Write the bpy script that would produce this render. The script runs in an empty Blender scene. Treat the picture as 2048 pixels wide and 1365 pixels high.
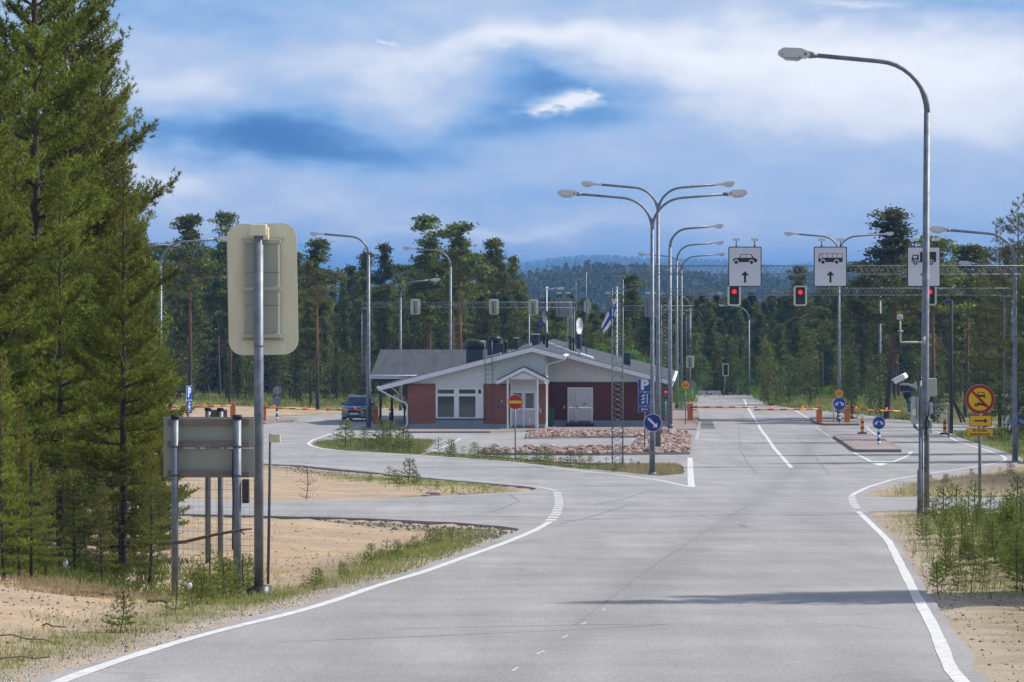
import bpy, bmesh, math, random
import numpy as np
from mathutils import Vector, Matrix, Euler, geometry
S = bpy.context.scene
COL = S.collection
rnd = random.Random(7)
PI = math.pi
# ------------------------------------------------------------------ camera, world, sun, exposure
ZC = 12.5            # eye height above datum
FPX = 8000.0         # focal length in photograph pixels (2048 wide)
HY = 570.0           # horizon row
cam = bpy.data.cameras.new("camera"); cam.sensor_width = 36.0; cam.lens = FPX / 2048 * 36
cam.shift_y = -(682.5 - HY) / 2048.0
cam.clip_start = 0.5; cam.clip_end = 30000
co = bpy.data.objects.new("camera", cam); COL.objects.link(co)
co.location = (0, 0, ZC); co.rotation_euler = (PI / 2, 0, 0)
S.camera = co
S.view_settings.view_transform = 'Standard'; S.view_settings.look = 'None'
S.view_settings.gamma = 1; S.view_settings.exposure = 0.42
S.render.engine = 'CYCLES'
cy = S.cycles
cy.max_bounces = 5; cy.diffuse_bounces = 2; cy.glossy_bounces = 2; cy.transmission_bounces = 4
cy.transparent_max_bounces = 8; cy.volume_bounces = 0; cy.use_denoising = True
cy.caustics_reflective = False; cy.caustics_refractive = False
SUN_EL = math.radians(43); SUN_AZ = math.radians(17)     # azimuth: from +x towards +y
sd = Vector((math.cos(SUN_EL) * math.cos(SUN_AZ), math.cos(SUN_EL) * math.sin(SUN_AZ), math.sin(SUN_EL)))
sun = bpy.data.lights.new("sun", 'SUN'); sun.energy = 4.0; sun.angle = math.radians(0.5); sun.color = (1.0, 0.95, 0.87)
so = bpy.data.objects.new("sun", sun); COL.objects.link(so)
so.rotation_euler = (-sd).to_track_quat('-Z', 'Y').to_euler(); so.location = (60, 60, 80)

world = bpy.data.worlds.new("World"); S.world = world; world.use_nodes = True
def build_world():
    nt = world.node_tree; N = nt.nodes; L = nt.links
    N.clear()
    out = N.new('ShaderNodeOutputWorld'); bg = N.new('ShaderNodeBackground'); bg.inputs[1].default_value = 0.1
    L.new(bg.outputs[0], out.inputs[0])
    sky = N.new('ShaderNodeTexSky'); sky.sky_type = 'NISHITA'; sky.sun_disc = False
    sky.sun_elevation = SUN_EL; sky.sun_rotation = math.radians(90) - SUN_AZ
    sky.air_density = 1.0; sky.dust_density = 0.6; sky.ozone_density = 2.0
    tc = N.new('ShaderNodeTexCoord'); sp = N.new('ShaderNodeSeparateXYZ'); L.new(tc.outputs['Generated'], sp.inputs[0])
    def m(op, a, b=None, c=None, clamp=False):
        n = N.new('ShaderNodeMath'); n.operation = op; n.use_clamp = clamp
        for i, q in enumerate((a, b, c)):
            if q is None: continue
            if isinstance(q, (int, float)): n.inputs[i].default_value = q
            else: L.new(q, n.inputs[i])
        return n.outputs[0]
    # direction expressed as tangents of azimuth and elevation (scaled)
    ya = m('MAXIMUM', m('ABSOLUTE', sp.outputs[1]), 0.05)
    U0 = m('MULTIPLY', m('DIVIDE', sp.outputs[0], ya), 8.0)        # 8 = 8000px/1000
    V0 = m('MULTIPLY', m('DIVIDE', sp.outputs[2], ya), 8.0)
    cx = N.new('ShaderNodeCombineXYZ'); L.new(U0, cx.inputs[0]); L.new(m('MULTIPLY', V0, 2.2), cx.inputs[1])
    def noise(scale, detail, rough, dist=0.0, z=0.0, src=cx):
        n = N.new('ShaderNodeTexNoise'); n.inputs['Scale'].default_value = scale; n.inputs['Detail'].default_value = detail
        n.inputs['Roughness'].default_value = rough; n.inputs['Distortion'].default_value = dist
        if z:
            a = N.new('ShaderNodeVectorMath'); a.operation = 'ADD'; a.inputs[1].default_value = (z, z * .7, 0)
            L.new(src.outputs[0], a.inputs[0]); L.new(a.outputs[0], n.inputs['Vector'])
        else: L.new(src.outputs[0], n.inputs['Vector'])
        return n.outputs['Fac']
    w1 = noise(3.0, 4, .5); w2 = noise(3.0, 4, .5, 0, 9.3)
    w3 = noise(9.0, 6, .6, 0, 4.1)
    U = m('ADD', U0, m('MULTIPLY', m('SUBTRACT', w1, .5), .42))
    V = m('ADD', V0, m('MULTIPLY', m('SUBTRACT', w2, .5), .20))
    acc = [0.545]
    def blob(px, py, a, b, amp):
        du = m('DIVIDE', m('SUBTRACT', U, (px - 1024) / 1000.0), a / 1000.0)
        dv = m('DIVIDE', m('SUBTRACT', V, (HY - py) / 1000.0), b / 1000.0)
        r = m('ADD', m('MULTIPLY', du, du), m('MULTIPLY', dv, dv))
        e = m('MULTIPLY', m('EXPONENT', m('MULTIPLY', r, -1.0)), amp)
        acc[0] = m('ADD', acc[0], e)
    for q in [(1480, 110, 480, 90, .40), (1950, 190, 330, 110, .36), (1600, 220, 300, 60, .12), (1000, 85, 330, 34, .22), (1330, 190, 130, 60, .10),
              (330, 165, 190, 60, .26), (820, 205, 110, 70, .24), (700, 130, 200, 40, .10),
              (540, 285, 300, 46, -.46), (330, 240, 150, 40, -.10), (1110, 165, 170, 46, -.42), (1250, 215, 150, 40, -.26), (950, 235, 160, 40, -.22),
              (1700, 330, 560, 50, -.06), (1100, 400, 500, 40, -.16), (600, 520, 260, 34, -.34), (1350, 500, 300, 30, -.10), (1100, 520, 300, 20, .10), (1000, 420, 1500, 110, .16), (1500, 470, 500, 50, .06),
              (330, 365, 90, 36, .30), (1000, 470, 170, 14, .24), (1700, 440, 400, 40, -.08),
              (420, 30, 260, 50, -.14), (1900, 20, 300, 24, -.18), (1690, 12, 60, 8, .2)]:
        blob(*q)
    # the one crisp small cloud
    U, V = m('ADD', U0, m('MULTIPLY', m('SUBTRACT', w3, .5), .22)), m('ADD', V0, m('MULTIPLY', m('SUBTRACT', w3, .5), .10))
    blob(1140, 204, 60, 13, .75); blob(1155, 190, 26, 12, .35); blob(765, 88, 34, 8, .2)
    fine = m('MULTIPLY', m('SUBTRACT', noise(6.0, 6, .58, .1, 2.2), .5), .24)
    big = m('MULTIPLY', m('SUBTRACT', noise(2.2, 5, .5, .1, 6.6), .5), .34)
    puff = m('MULTIPLY', m('SUBTRACT', noise(14.0, 5, .6, 0, 7.7), .5), .16)
    val = m('ADD', m('ADD', acc[0], puff), m('ADD', fine, big))
    cr = N.new('ShaderNodeValToRGB'); L.new(m('MULTIPLY', val, 1.0, clamp=True), cr.inputs[0])
    e = cr.color_ramp.elements
    def lin(c): return tuple((x / 255 / 12.92 if x / 255 <= .04045 else ((x / 255 + .055) / 1.055) ** 2.4) for x in c) + (1,)
    e[0].position = 0.0; e[0].color = lin((58, 100, 158))
    e[1].position = 1.0; e[1].color = lin((220, 223, 230))
    for p, c in ((.16, (74, 118, 172)), (.32, (104, 146, 194)), (.48, (138, 168, 206)), (.66, (168, 184, 210)), (.82, (198, 206, 220))):
        x = e.new(p); x.color = lin(c)
    sc = N.new('ShaderNodeVectorMath'); sc.operation = 'SCALE'; sc.inputs['Scale'].default_value = 10.0
    L.new(cr.outputs[0], sc.inputs[0])
    # higher up: nishita with broken cloud
    tc2 = noise(1.1, 6, .6, .2, 3.3, src=tc)
    cl = N.new('ShaderNodeMapRange'); cl.inputs[1].default_value = .45; cl.inputs[2].default_value = .62
    nn = N.new('ShaderNodeTexNoise'); nn.inputs['Scale'].default_value = 3.2; nn.inputs['Detail'].default_value = 6
    L.new(tc.outputs['Generated'], nn.inputs['Vector']); L.new(nn.outputs['Fac'], cl.inputs[0])
    mx = N.new('ShaderNodeMix'); mx.data_type = 'RGBA'; L.new(m('MULTIPLY', cl.outputs[0], .75), mx.inputs[0])
    L.new(sky.outputs[0], mx.inputs[6]); mx.inputs[7].default_value = (7.2, 7.6, 8.4, 1)
    up = N.new('ShaderNodeMapRange'); up.inputs[1].default_value = .10; up.inputs[2].default_value = .22
    L.new(sp.outputs[2], up.inputs[0])
    mx2 = N.new('ShaderNodeMix'); mx2.data_type = 'RGBA'; L.new(up.outputs[0], mx2.inputs[0])
    L.new(sc.outputs[0], mx2.inputs[6]); L.new(mx.outputs[2], mx2.inputs[7])
    L.new(mx2.outputs[2], bg.inputs[0])
build_world()

# ------------------------------------------------------------------ helpers
def tag(o, label=None, cat=None, group=None, kind=None):
    for k, v in (('label', label), ('category', cat), ('group', group), ('kind', kind)):
        if v: o[k] = v
    return o
def thing(name, label, cat, loc=(0, 0, 0), rz=0.0, group=None):
    o = bpy.data.objects.new(name, None); COL.objects.link(o); o.empty_display_size = .2
    o.location = loc; o.rotation_euler = (0, 0, rz)
    return tag(o, label, cat, group)
def lin(*c):
    if len(c) == 1: c = c[0]
    return tuple((x / 255 / 12.92 if x / 255 <= .04045 else ((x / 255 + .055) / 1.055) ** 2.4) for x in c)
class MB:
    def __init__(s): s.v = []; s.f = []; s.sm = []
    def add(s, vs, fs, smooth=False):
        b = len(s.v); s.v += [tuple(q) for q in vs]; s.f += [tuple(b + i for i in f) for f in fs]; s.sm += [smooth] * len(fs)
        return s
    def box(s, x0, x1, y0, y1, z0, z1, M=None):
        vs = [Vector(q) for q in ((x0, y0, z0), (x1, y0, z0), (x1, y1, z0), (x0, y1, z0), (x0, y0, z1), (x1, y0, z1), (x1, y1, z1), (x0, y1, z1))]
        if M: vs = [M @ q for q in vs]
        return s.add(vs, ((0, 3, 2, 1), (4, 5, 6, 7), (0, 1, 5, 4), (1, 2, 6, 5), (2, 3, 7, 6), (3, 0, 4, 7)))
    def bbox(s, x0, x1, y0, y1, z0, z1, b=.02, M=None):
        "box with bevelled edges (chamfer)"
        bm = bmesh.new(); bmesh.ops.create_cube(bm, size=1)
        for v in bm.verts: v.co = Vector(((x0 + x1) / 2 + v.co.x * (x1 - x0), (y0 + y1) / 2 + v.co.y * (y1 - y0), (z0 + z1) / 2 + v.co.z * (z1 - z0)))
        bmesh.ops.bevel(bm, geom=bm.edges[:], offset=b, segments=2, affect='EDGES', profile=.5)
        bm.verts.index_update()
        vs = [(M @ v.co) if M else v.co.copy() for v in bm.verts]
        s.add(vs, [[v.index for v in f.verts] for f in bm.faces]); bm.free(); return s
    def tube(s, pts, r, n=10, cap=True, smooth=True):
        pts = [Vector(p) for p in pts]; rs = r if isinstance(r, (list, tuple)) else [r] * len(pts)
        b = len(s.v); up = None
        for i, p in enumerate(pts):
            d = (pts[min(i + 1, len(pts) - 1)] - pts[max(i - 1, 0)]).normalized()
            if up is None: up = Vector((0, 0, 1)) if abs(d.z) < .9 else Vector((1, 0, 0))
            a = d.cross(up).normalized(); c = a.cross(d).normalized(); up = c
            for k in range(n):
                t = 2 * PI * k / n; s.v.append(tuple(p + a * math.cos(t) * rs[i] + c * math.sin(t) * rs[i]))
        for i in range(len(pts) - 1):
            for k in range(n):
                k2 = (k + 1) % n
                s.f.append((b + i * n + k, b + i * n + k2, b + (i + 1) * n + k2, b + (i + 1) * n + k)); s.sm.append(smooth)
        if cap:
            s.f.append(tuple(b + k for k in range(n))[::-1]); s.sm.append(False)
            e = b + (len(pts) - 1) * n; s.f.append(tuple(e + k for k in range(n))); s.sm.append(False)
        return s
    def prism(s, pts, y0, y1, M=None):
        "polygon in the XZ plane extruded along Y"
        n = len(pts); vs = [Vector((x, y0, z)) for x, z in pts] + [Vector((x, y1, z)) for x, z in pts]
        if M: vs = [M @ q for q in vs]
        fs = [tuple(range(n)), tuple(range(2 * n - 1, n - 1, -1))] + [(i, n + i, n + (i + 1) % n, (i + 1) % n) for i in range(n)]
        return s.add(vs, fs)
    def disc(s, cx, cz, r, y0, y1, n=28, M=None):
        return s.prism([(cx + r * math.cos(2 * PI * k / n), cz + r * math.sin(2 * PI * k / n)) for k in range(n)], y0, y1, M)
    def ring(s, cx, cz, r0, r1, y0, y1, n=36, M=None):
        vs = []
        for y in (y0, y1):
            for r in (r0, r1):
                for k in range(n):
                    t = 2 * PI * k / n; vs.append(Vector((cx + r * math.cos(t), y, cz + r * math.sin(t))))
        if M: vs = [M @ q for q in vs]
        fs = []
        for k in range(n):
            k2 = (k + 1) % n
            fs += [(k, k2, n + k2, n + k), (2 * n + k, 3 * n + k, 3 * n + k2, 2 * n + k2), (n + k, n + k2, 3 * n + k2, 3 * n + k), (k, 2 * n + k, 2 * n + k2, k2)]
        return s.add(vs, fs)
    def ball(s, c, r, sc=(1, 1, 1), n=12, m=8):
        vs = []; fs = []
        for i in range(m + 1):
            t = PI * i / m
            for k in range(n):
                p = 2 * PI * k / n; vs.append((c[0] + r * sc[0] * math.sin(t) * math.cos(p), c[1] + r * sc[1] * math.sin(t) * math.sin(p), c[2] + r * sc[2] * math.cos(t)))
        for i in range(m):
            for k in range(n):
                k2 = (k + 1) % n; fs.append((i * n + k, (i + 1) * n + k, (i + 1) * n + k2, i * n + k2))
        return s.add(vs, fs, True)
    def build(s, name, mat, parent=None):
        me = bpy.data.meshes.new(name); me.from_pydata(s.v, [], s.f); me.materials.append(mat)
        me.polygons.foreach_set('use_smooth', s.sm); me.validate(); me.update()
        o = bpy.data.objects.new(name, me); COL.objects.link(o)
        if parent: o.parent = parent
        return o
def rrect(x0, x1, z0, z1, r, n=5):
    P = []
    for cx, cz, a in ((x1 - r, z1 - r, 0), (x0 + r, z1 - r, 90), (x0 + r, z0 + r, 180), (x1 - r, z0 + r, 270)):
        for k in range(n + 1):
            t = math.radians(a + 90 * k / n); P.append((cx + r * math.cos(t), cz + r * math.sin(t)))
    return P
def npmesh(name, V, F, mat, parent=None, smooth=False):
    "fast mesh from numpy arrays: V (n,3), F (m,3 or 4)"
    me = bpy.data.meshes.new(name); k = F.shape[1]
    me.vertices.add(len(V)); me.vertices.foreach_set('co', V.astype(np.float32).ravel())
    me.loops.add(F.size); me.loops.foreach_set('vertex_index', F.astype(np.int32).ravel())
    me.polygons.add(len(F)); me.polygons.foreach_set('loop_start', np.arange(0, F.size, k, dtype=np.int32))
    me.polygons.foreach_set('use_smooth', np.full(len(F), smooth)); me.update(calc_edges=True); me.materials.append(mat)
    o = bpy.data.objects.new(name, me); COL.objects.link(o)
    if parent: o.parent = parent
    return o
def copy_tree(o, parent=None):
    c = o.copy(); COL.objects.link(c); c.parent = parent
    for ch in list(o.children): copy_tree(ch, c)
    return c
def text(body, size, mat, parent, loc, name='lettering', bold=0.0, sx=1.0, rot=(PI / 2, 0, 0), align='CENTER', spacing=1.0):
    cu = bpy.data.curves.new('t', 'FONT'); cu.body = body; cu.size = size; cu.align_x = align; cu.align_y = 'CENTER'
    cu.offset = bold; cu.extrude = .002; cu.space_character = spacing; cu.resolution_u = 3
    to = bpy.data.objects.new('t', cu); COL.objects.link(to)
    me = bpy.data.meshes.new_from_object(to.evaluated_get(bpy.context.evaluated_depsgraph_get()))
    bpy.data.objects.remove(to); me.materials.clear(); me.materials.append(mat)
    me.transform(Matrix.Translation(loc) @ Euler(rot).to_matrix().to_4x4() @ Matrix.Diagonal((sx, 1, 1, 1)))
    o = bpy.data.objects.new(name, me); COL.objects.link(o); o.parent = parent
    return o

# ------------------------------------------------------------------ materials
def mat(name, col, rough=.6, metal=0.0, var=.12, scale=3.0, bump=0.0, bscale=None, col2=None, spec=.5, trans=0.0, emit=None, coat=0.0, stretch=None):
    m = bpy.data.materials.new(name); m.use_nodes = True; nt = m.node_tree; N = nt.nodes; L = nt.links
    b = N['Principled BSDF']; b.inputs['Roughness'].default_value = rough; b.inputs['Metallic'].default_value = metal
    b.inputs['Specular IOR Level'].default_value = spec; b.inputs['Coat Weight'].default_value = coat
    tc = N.new('ShaderNodeTexCoord'); no = N.new('ShaderNodeTexNoise'); no.inputs['Scale'].default_value = scale
    no.inputs['Detail'].default_value = 5; no.inputs['Roughness'].default_value = .6
    if stretch:
        mp = N.new('ShaderNodeMapping'); mp.inputs['Scale'].default_value = stretch; L.new(tc.outputs['Object'], mp.inputs[0]); L.new(mp.outputs[0], no.inputs['Vector'])
    else: L.new(tc.outputs['Object'], no.inputs['Vector'])
    mx = N.new('ShaderNodeMix'); mx.data_type = 'RGBA'
    a = tuple(c * (1 - var) for c in col) + (1,); c2 = tuple(min(1, c * (1 + var)) for c in (col2 or col)) + (1,)
    mr = N.new('ShaderNodeMapRange'); mr.inputs[1].default_value = .3; mr.inputs[2].default_value = .7; L.new(no.outputs['Fac'], mr.inputs[0])
    L.new(mr.outputs[0], mx.inputs[0]); mx.inputs[6].default_value = a; mx.inputs[7].default_value = c2
    L.new(mx.outputs[2], b.inputs['Base Color'])
    if bump:
        bp = N.new('ShaderNodeBump'); bp.inputs['Strength'].default_value = bump; bp.inputs['Distance'].default_value = .02
        n2 = N.new('ShaderNodeTexNoise'); n2.inputs['Scale'].default_value = bscale or scale * 8; n2.inputs['Detail'].default_value = 4
        L.new(tc.outputs['Object'], n2.inputs['Vector']); L.new(n2.outputs['Fac'], bp.inputs['Height']); L.new(bp.outputs[0], b.inputs['Normal'])
    if emit:
        b.inputs['Emission Color'].default_value = tuple(emit[:3]) + (1,); b.inputs['Emission Strength'].default_value = emit[3]
    if trans:
        t = N.new('ShaderNodeBsdfTranslucent'); ms = N.new('ShaderNodeMixShader'); ms.inputs[0].default_value = trans
        L.new(mx.outputs[2], t.inputs[0]); L.new(b.outputs[0], ms.inputs[1]); L.new(t.outputs[0], ms.inputs[2])
        L.new(ms.outputs[0], N['Material Output'].inputs[0])
    return m
def leafmat(name, ca, cb, cc=None, trans=.35):
    "foliage: clumps of different greens by position, and a random tone per copy"
    m = mat(name, ca, .62, 0, .25, .9, col2=cb, trans=trans, spec=.25)
    nt = m.node_tree; N = nt.nodes; L = nt.links
    mx = [n for n in N if n.type == 'MIX'][0]
    oi = N.new('ShaderNodeObjectInfo'); hs = N.new('ShaderNodeHueSaturation')
    mr = N.new('ShaderNodeMapRange'); mr.inputs[3].default_value = .72; mr.inputs[4].default_value = 1.3; L.new(oi.outputs['Random'], mr.inputs[0])
    mh = N.new('ShaderNodeMapRange'); mh.inputs[3].default_value = .485; mh.inputs[4].default_value = .512; L.new(oi.outputs['Random'], mh.inputs[0])
    L.new(mr.outputs[0], hs.inputs['Value']); L.new(mh.outputs[0], hs.inputs['Hue']); L.new(mx.outputs[2], hs.inputs['Color'])
    for l in list(mx.outputs[2].links):
        if l.to_node != hs: L.new(hs.outputs[0], l.to_socket)
    return m
def nodes(m): return m.node_tree.nodes, m.node_tree.links
M = {}
M['galv'] = mat('galvanised_steel', (.135, .155, .185), .5, .25, .18, 6, col2=(.20, .22, .255))
M['galv_dark'] = mat('weathered_steel', (.085, .095, .11), .55, .25, .2, 5)
M['galv_mid'] = mat('lattice_steel', (.21, .24, .27), .5, .25, .2, 5)
M['lamp_shell'] = mat('lamp_shell', (.60, .60, .60), .4, 0, .05, 3)
M['lamp_glass'] = mat('lamp_bowl', (.66, .68, .70), .2, 0, .06, 4, trans=.3)
M['lamp_red'] = mat('lamp_red_dot', (.5, .03, .05), .4)
M['cream'] = mat('cream_plastic', (.70, .64, .44), .5, 0, .06, 1.6, col2=(.74, .71, .54), stretch=(2.5, 1, .6))
M['greenish'] = mat('grey_green_plastic', (.33, .35, .28), .5, 0, .08, 2)
M['greenish_trim'] = mat('trim_plastic', (.42, .43, .36), .5, 0, .08, 3)
M['black'] = mat('black_plastic', (.012, .012, .014), .45, 0, .3, 4)
M['rubber'] = mat('rubber', (.02, .02, .022), .8, 0, .3, 6)
M['darkgrey'] = mat('dark_painted_steel', (.028, .035, .048), .45, .1, .2, 3)
M['white'] = mat('white_paint', (.78, .79, .80), .5, 0, .04, 2)
M['signwhite'] = mat('sign_white', (.62, .64, .69), .45, 0, .05, .7)
M['signblue'] = mat('sign_blue', (.005, .045, .30), .4, 0, .08, 2)
M['signdarkblue'] = mat('sign_dark_blue', (.006, .015, .17), .4, 0, .08, 2)
M['signred'] = mat('sign_red', (.36, .012, .008), .45, 0, .1, 2)
M['signyellow'] = mat('sign_yellow', (.80, .46, .008), .45, 0, .06, 2)
M['signgrey'] = mat('sign_back_grey', (.22, .25, .26), .5, .2, .08, 2)
M['orange'] = mat('orange_paint', (.62, .17, .012), .5, 0, .1, 2)
M['glass_orange'] = mat('orange_beacon', (.85, .12, .01), .3, emit=(.9, .15, .01, .35))
M['wood'] = mat('weathered_wood', (.20, .165, .145), .85, 0, .25, 7, bump=.3, stretch=(.5, 6, 6))
M['wood_dark'] = mat('dark_wood', (.055, .045, .038), .9, 0, .3, 8, bump=.4, stretch=(6, 6, .5))
M['board_grey'] = mat('sign_board_back', (.27, .29, .25), .6, 0, .08, 1.2, col2=(.30, .31, .26))
M['marking'] = mat('road_paint', (.50, .49, .48), .8, 0, .12, 9, col2=(.64, .64, .63), bump=.4, bscale=60)
M['kerb'] = mat('kerb_stone', (.23, .20, .18), .85, 0, .2, 4, bump=.3)
M['pinkpave'] = mat('reddish_paving', (.26, .205, .19), .9, 0, .16, 2.4, bump=.2)
M['patch'] = mat('asphalt_patch', (.10, .10, .108), .9, 0, .15, 5, bump=.3)
M['crack_shadow'] = mat('crack_and_shadow_dark', (.225, .218, .222), .85, 0, .25, 6)
M['glassdark'] = mat('window_glass', (.05, .06, .055), .06, 0, .4, .6, spec=.9)
M['greenbin'] = mat('green_plastic', (.01, .10, .035), .45, 0, .15, 3)
M['teal'] = mat('teal_plastic', (.02, .24, .18), .5, 0, .1, 2)
M['cabinet'] = mat('cabinet_grey', (.42, .46, .41), .5, 0, .06, 2)
M['paintgrey'] = mat('light_grey_paint', (.45, .47, .50), .45, .1, .08, 2)
M['stick'] = mat('dead_branch', (.11, .08, .065), .9, 0, .3, 9, bump=.4)
M['red_lit'] = mat('red_signal_lit', (.6, .01, .01), .3, emit=(1, .02, .015, .7))
M['green_off'] = mat('green_signal_off', (.005, .06, .05), .2, 0, .2, 3)
M['red_off'] = mat('red_signal_off', (.10, .008, .006), .2, 0, .2, 3)
# bark
def bark(name, lo, hi, z0, z1):
    m = mat(name, lo, .9, 0, .35, 5, bump=.6, bscale=14, stretch=(1, 1, .35)); N, L = nodes(m)
    mx = [n for n in N if n.type == 'MIX'][0]; b = N['Principled BSDF']
    tc = [n for n in N if n.type == 'TEX_COORD'][0]; sp = N.new('ShaderNodeSeparateXYZ'); L.new(tc.outputs['Object'], sp.inputs[0])
    mr = N.new('ShaderNodeMapRange'); mr.inputs[1].default_value = z0; mr.inputs[2].default_value = z1; L.new(sp.outputs[2], mr.inputs[0])
    m2 = N.new('ShaderNodeMix'); m2.data_type = 'RGBA'; L.new(mr.outputs[0], m2.inputs[0]); L.new(mx.outputs[2], m2.inputs[6])
    m2.inputs[7].default_value = tuple(hi) + (1,); L.new(m2.outputs[2], b.inputs['Base Color']); return m
M['bark'] = bark('pine_bark', (.062, .046, .038), (.25, .115, .055), 3.0, 8.0)
M['bark_near'] = bark('foreground_bark', (.060, .046, .040), (.13, .072, .045), 5.0, 14.0)
M['bark_young'] = mat('young_bark', (.085, .062, .045), .9, 0, .3, 8, bump=.4)
M['birchbark'] = mat('birch_bark', (.52, .50, .46), .8, 0, .3, 5, col2=(.3, .28, .25))
M['pine'] = leafmat('pine_needles', (.072, .104, .014), (.225, .255, .034))
M['pine_far'] = leafmat('pine_needles_wood', (.050, .076, .012), (.175, .196, .030))
M['pine_dark'] = leafmat('dense_pine_needles', (.034, .056, .012), (.115, .142, .026))
M['birch'] = leafmat('birch_leaves', (.075, .17, .018), (.14, .27, .03), trans=.45)
M['young'] = leafmat('young_pine_needles', (.085, .135, .020), (.20, .25, .035))
M['candle'] = mat('fresh_pine_shoots', (.42, .36, .12), .7, 0, .2, 5, trans=.3)
M['dead'] = mat('dry_needles', (.17, .07, .03), .8, 0, .3, 5, trans=.3)
M['grass'] = leafmat('grass_blades', (.13, .18, .03), (.30, .30, .10), trans=.4)
M['drygrass'] = mat('dry_grass', (.36, .28, .15), .8, 0, .25, 4, trans=.3)
# asphalt
def asphalt():
    m = mat('asphalt', (.292, .280, .280), .80, 0, .07, .30, col2=(.345, .332, .328), bump=.35, bscale=55, spec=.35); N, L = nodes(m)
    mx = [n for n in N if n.type == 'MIX'][0]; b = N['Principled BSDF']; tc = [n for n in N if n.type == 'TEX_COORD'][0]
    n1 = N.new('ShaderNodeTexNoise'); n1.inputs['Scale'].default_value = 38; n1.inputs['Detail'].default_value = 3; L.new(tc.outputs['Object'], n1.inputs['Vector'])
    mp = N.new('ShaderNodeMapping'); mp.inputs['Scale'].default_value = (1.1, .06, 1); L.new(tc.outputs['Object'], mp.inputs[0])
    mp.inputs['Rotation'].default_value = (0, 0, math.radians(-2))
    n2 = N.new('ShaderNodeTexNoise'); n2.inputs['Scale'].default_value = 1.0; n2.inputs['Detail'].default_value = 6; n2.inputs['Roughness'].default_value = .65; L.new(mp.outputs[0], n2.inputs['Vector'])
    mp3 = N.new('ShaderNodeMapping'); mp3.inputs['Scale'].default_value = (.35, .22, 1); L.new(tc.outputs['Object'], mp3.inputs[0])
    n3 = N.new('ShaderNodeTexNoise'); n3.inputs['Scale'].default_value = .6; n3.inputs['Detail'].default_value = 7; n3.inputs['Roughness'].default_value = .7; L.new(mp3.outputs[0], n3.inputs['Vector'])
    def mul(src, fac, lo, hi, frm=.3, to=.7):
        r = N.new('ShaderNodeMapRange'); r.inputs[1].default_value = frm; r.inputs[2].default_value = to; r.inputs[3].default_value = lo; r.inputs[4].default_value = hi; L.new(fac, r.inputs[0])
        v = N.new('ShaderNodeVectorMath'); v.operation = 'SCALE'; L.new(src, v.inputs[0]); L.new(r.outputs[0], v.inputs['Scale']); return v.outputs[0]
    o = mul(mx.outputs[2], n1.outputs['Fac'], .68, 1.28); o = mul(o, n2.outputs['Fac'], .84, 1.07); o = mul(o, n3.outputs['Fac'], .90, 1.05)
    vo = N.new('ShaderNodeTexVoronoi'); vo.feature = 'DISTANCE_TO_EDGE'; vo.inputs['Scale'].default_value = .11; vo.inputs['Randomness'].default_value = 1
    ad = N.new('ShaderNodeVectorMath'); ad.operation = 'ADD'; L.new(tc.outputs['Object'], ad.inputs[0]); 
    n4 = N.new('ShaderNodeTexNoise'); n4.inputs['Scale'].default_value = 1.2; n4.inputs['Detail'].default_value = 5; L.new(tc.outputs['Object'], n4.inputs['Vector']); L.new(n4.outputs['Color'], ad.inputs[1])
    L.new(ad.outputs[0], vo.inputs['Vector'])
    o = mul(o, vo.outputs['Distance'], .86, 1.0, .0, .010)
    sp = N.new('ShaderNodeSeparateXYZ'); L.new(tc.outputs['Object'], sp.inputs[0])
    def ma(op, a, c):
        n = N.new('ShaderNodeMath'); n.operation = op
        for i, q in enumerate((a, c)):
            if isinstance(q, (int, float)): n.inputs[i].default_value = q
            else: L.new(q, n.inputs[i])
        return n.outputs[0]
    for x0, sl, w, k in ((.35, .0903, .42, .20), (1.9, .086, .5, .07), (3.9 - .6, .070, .45, .06), (-1.6, .02, .6, .06)):     # paving joint and wheel tracks
        dx = ma('SUBTRACT', sp.outputs[0], ma('ADD', ma('MULTIPLY', ma('SUBTRACT', sp.outputs[1], 37.0), sl), x0))
        dx = ma('ADD', dx, ma('MULTIPLY', ma('SUBTRACT', n3.outputs['Fac'], .5), 1.2)); e = ma('EXPONENT', ma('MULTIPLY', ma('POWER', ma('DIVIDE', dx, w), 2.0), -1.0), 0)
        r = N.new('ShaderNodeMapRange'); r.inputs[3].default_value = 1.0; r.inputs[4].default_value = 1 - k * 1.4; L.new(ma('MULTIPLY', e, n2.outputs['Fac']), r.inputs[0])
        v = N.new('ShaderNodeVectorMath'); v.operation = 'SCALE'; L.new(o, v.inputs[0]); L.new(r.outputs[0], v.inputs['Scale']); o = v.outputs[0]
    L.new(o, b.inputs['Base Color']); return m
M['asphalt'] = asphalt()
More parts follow.
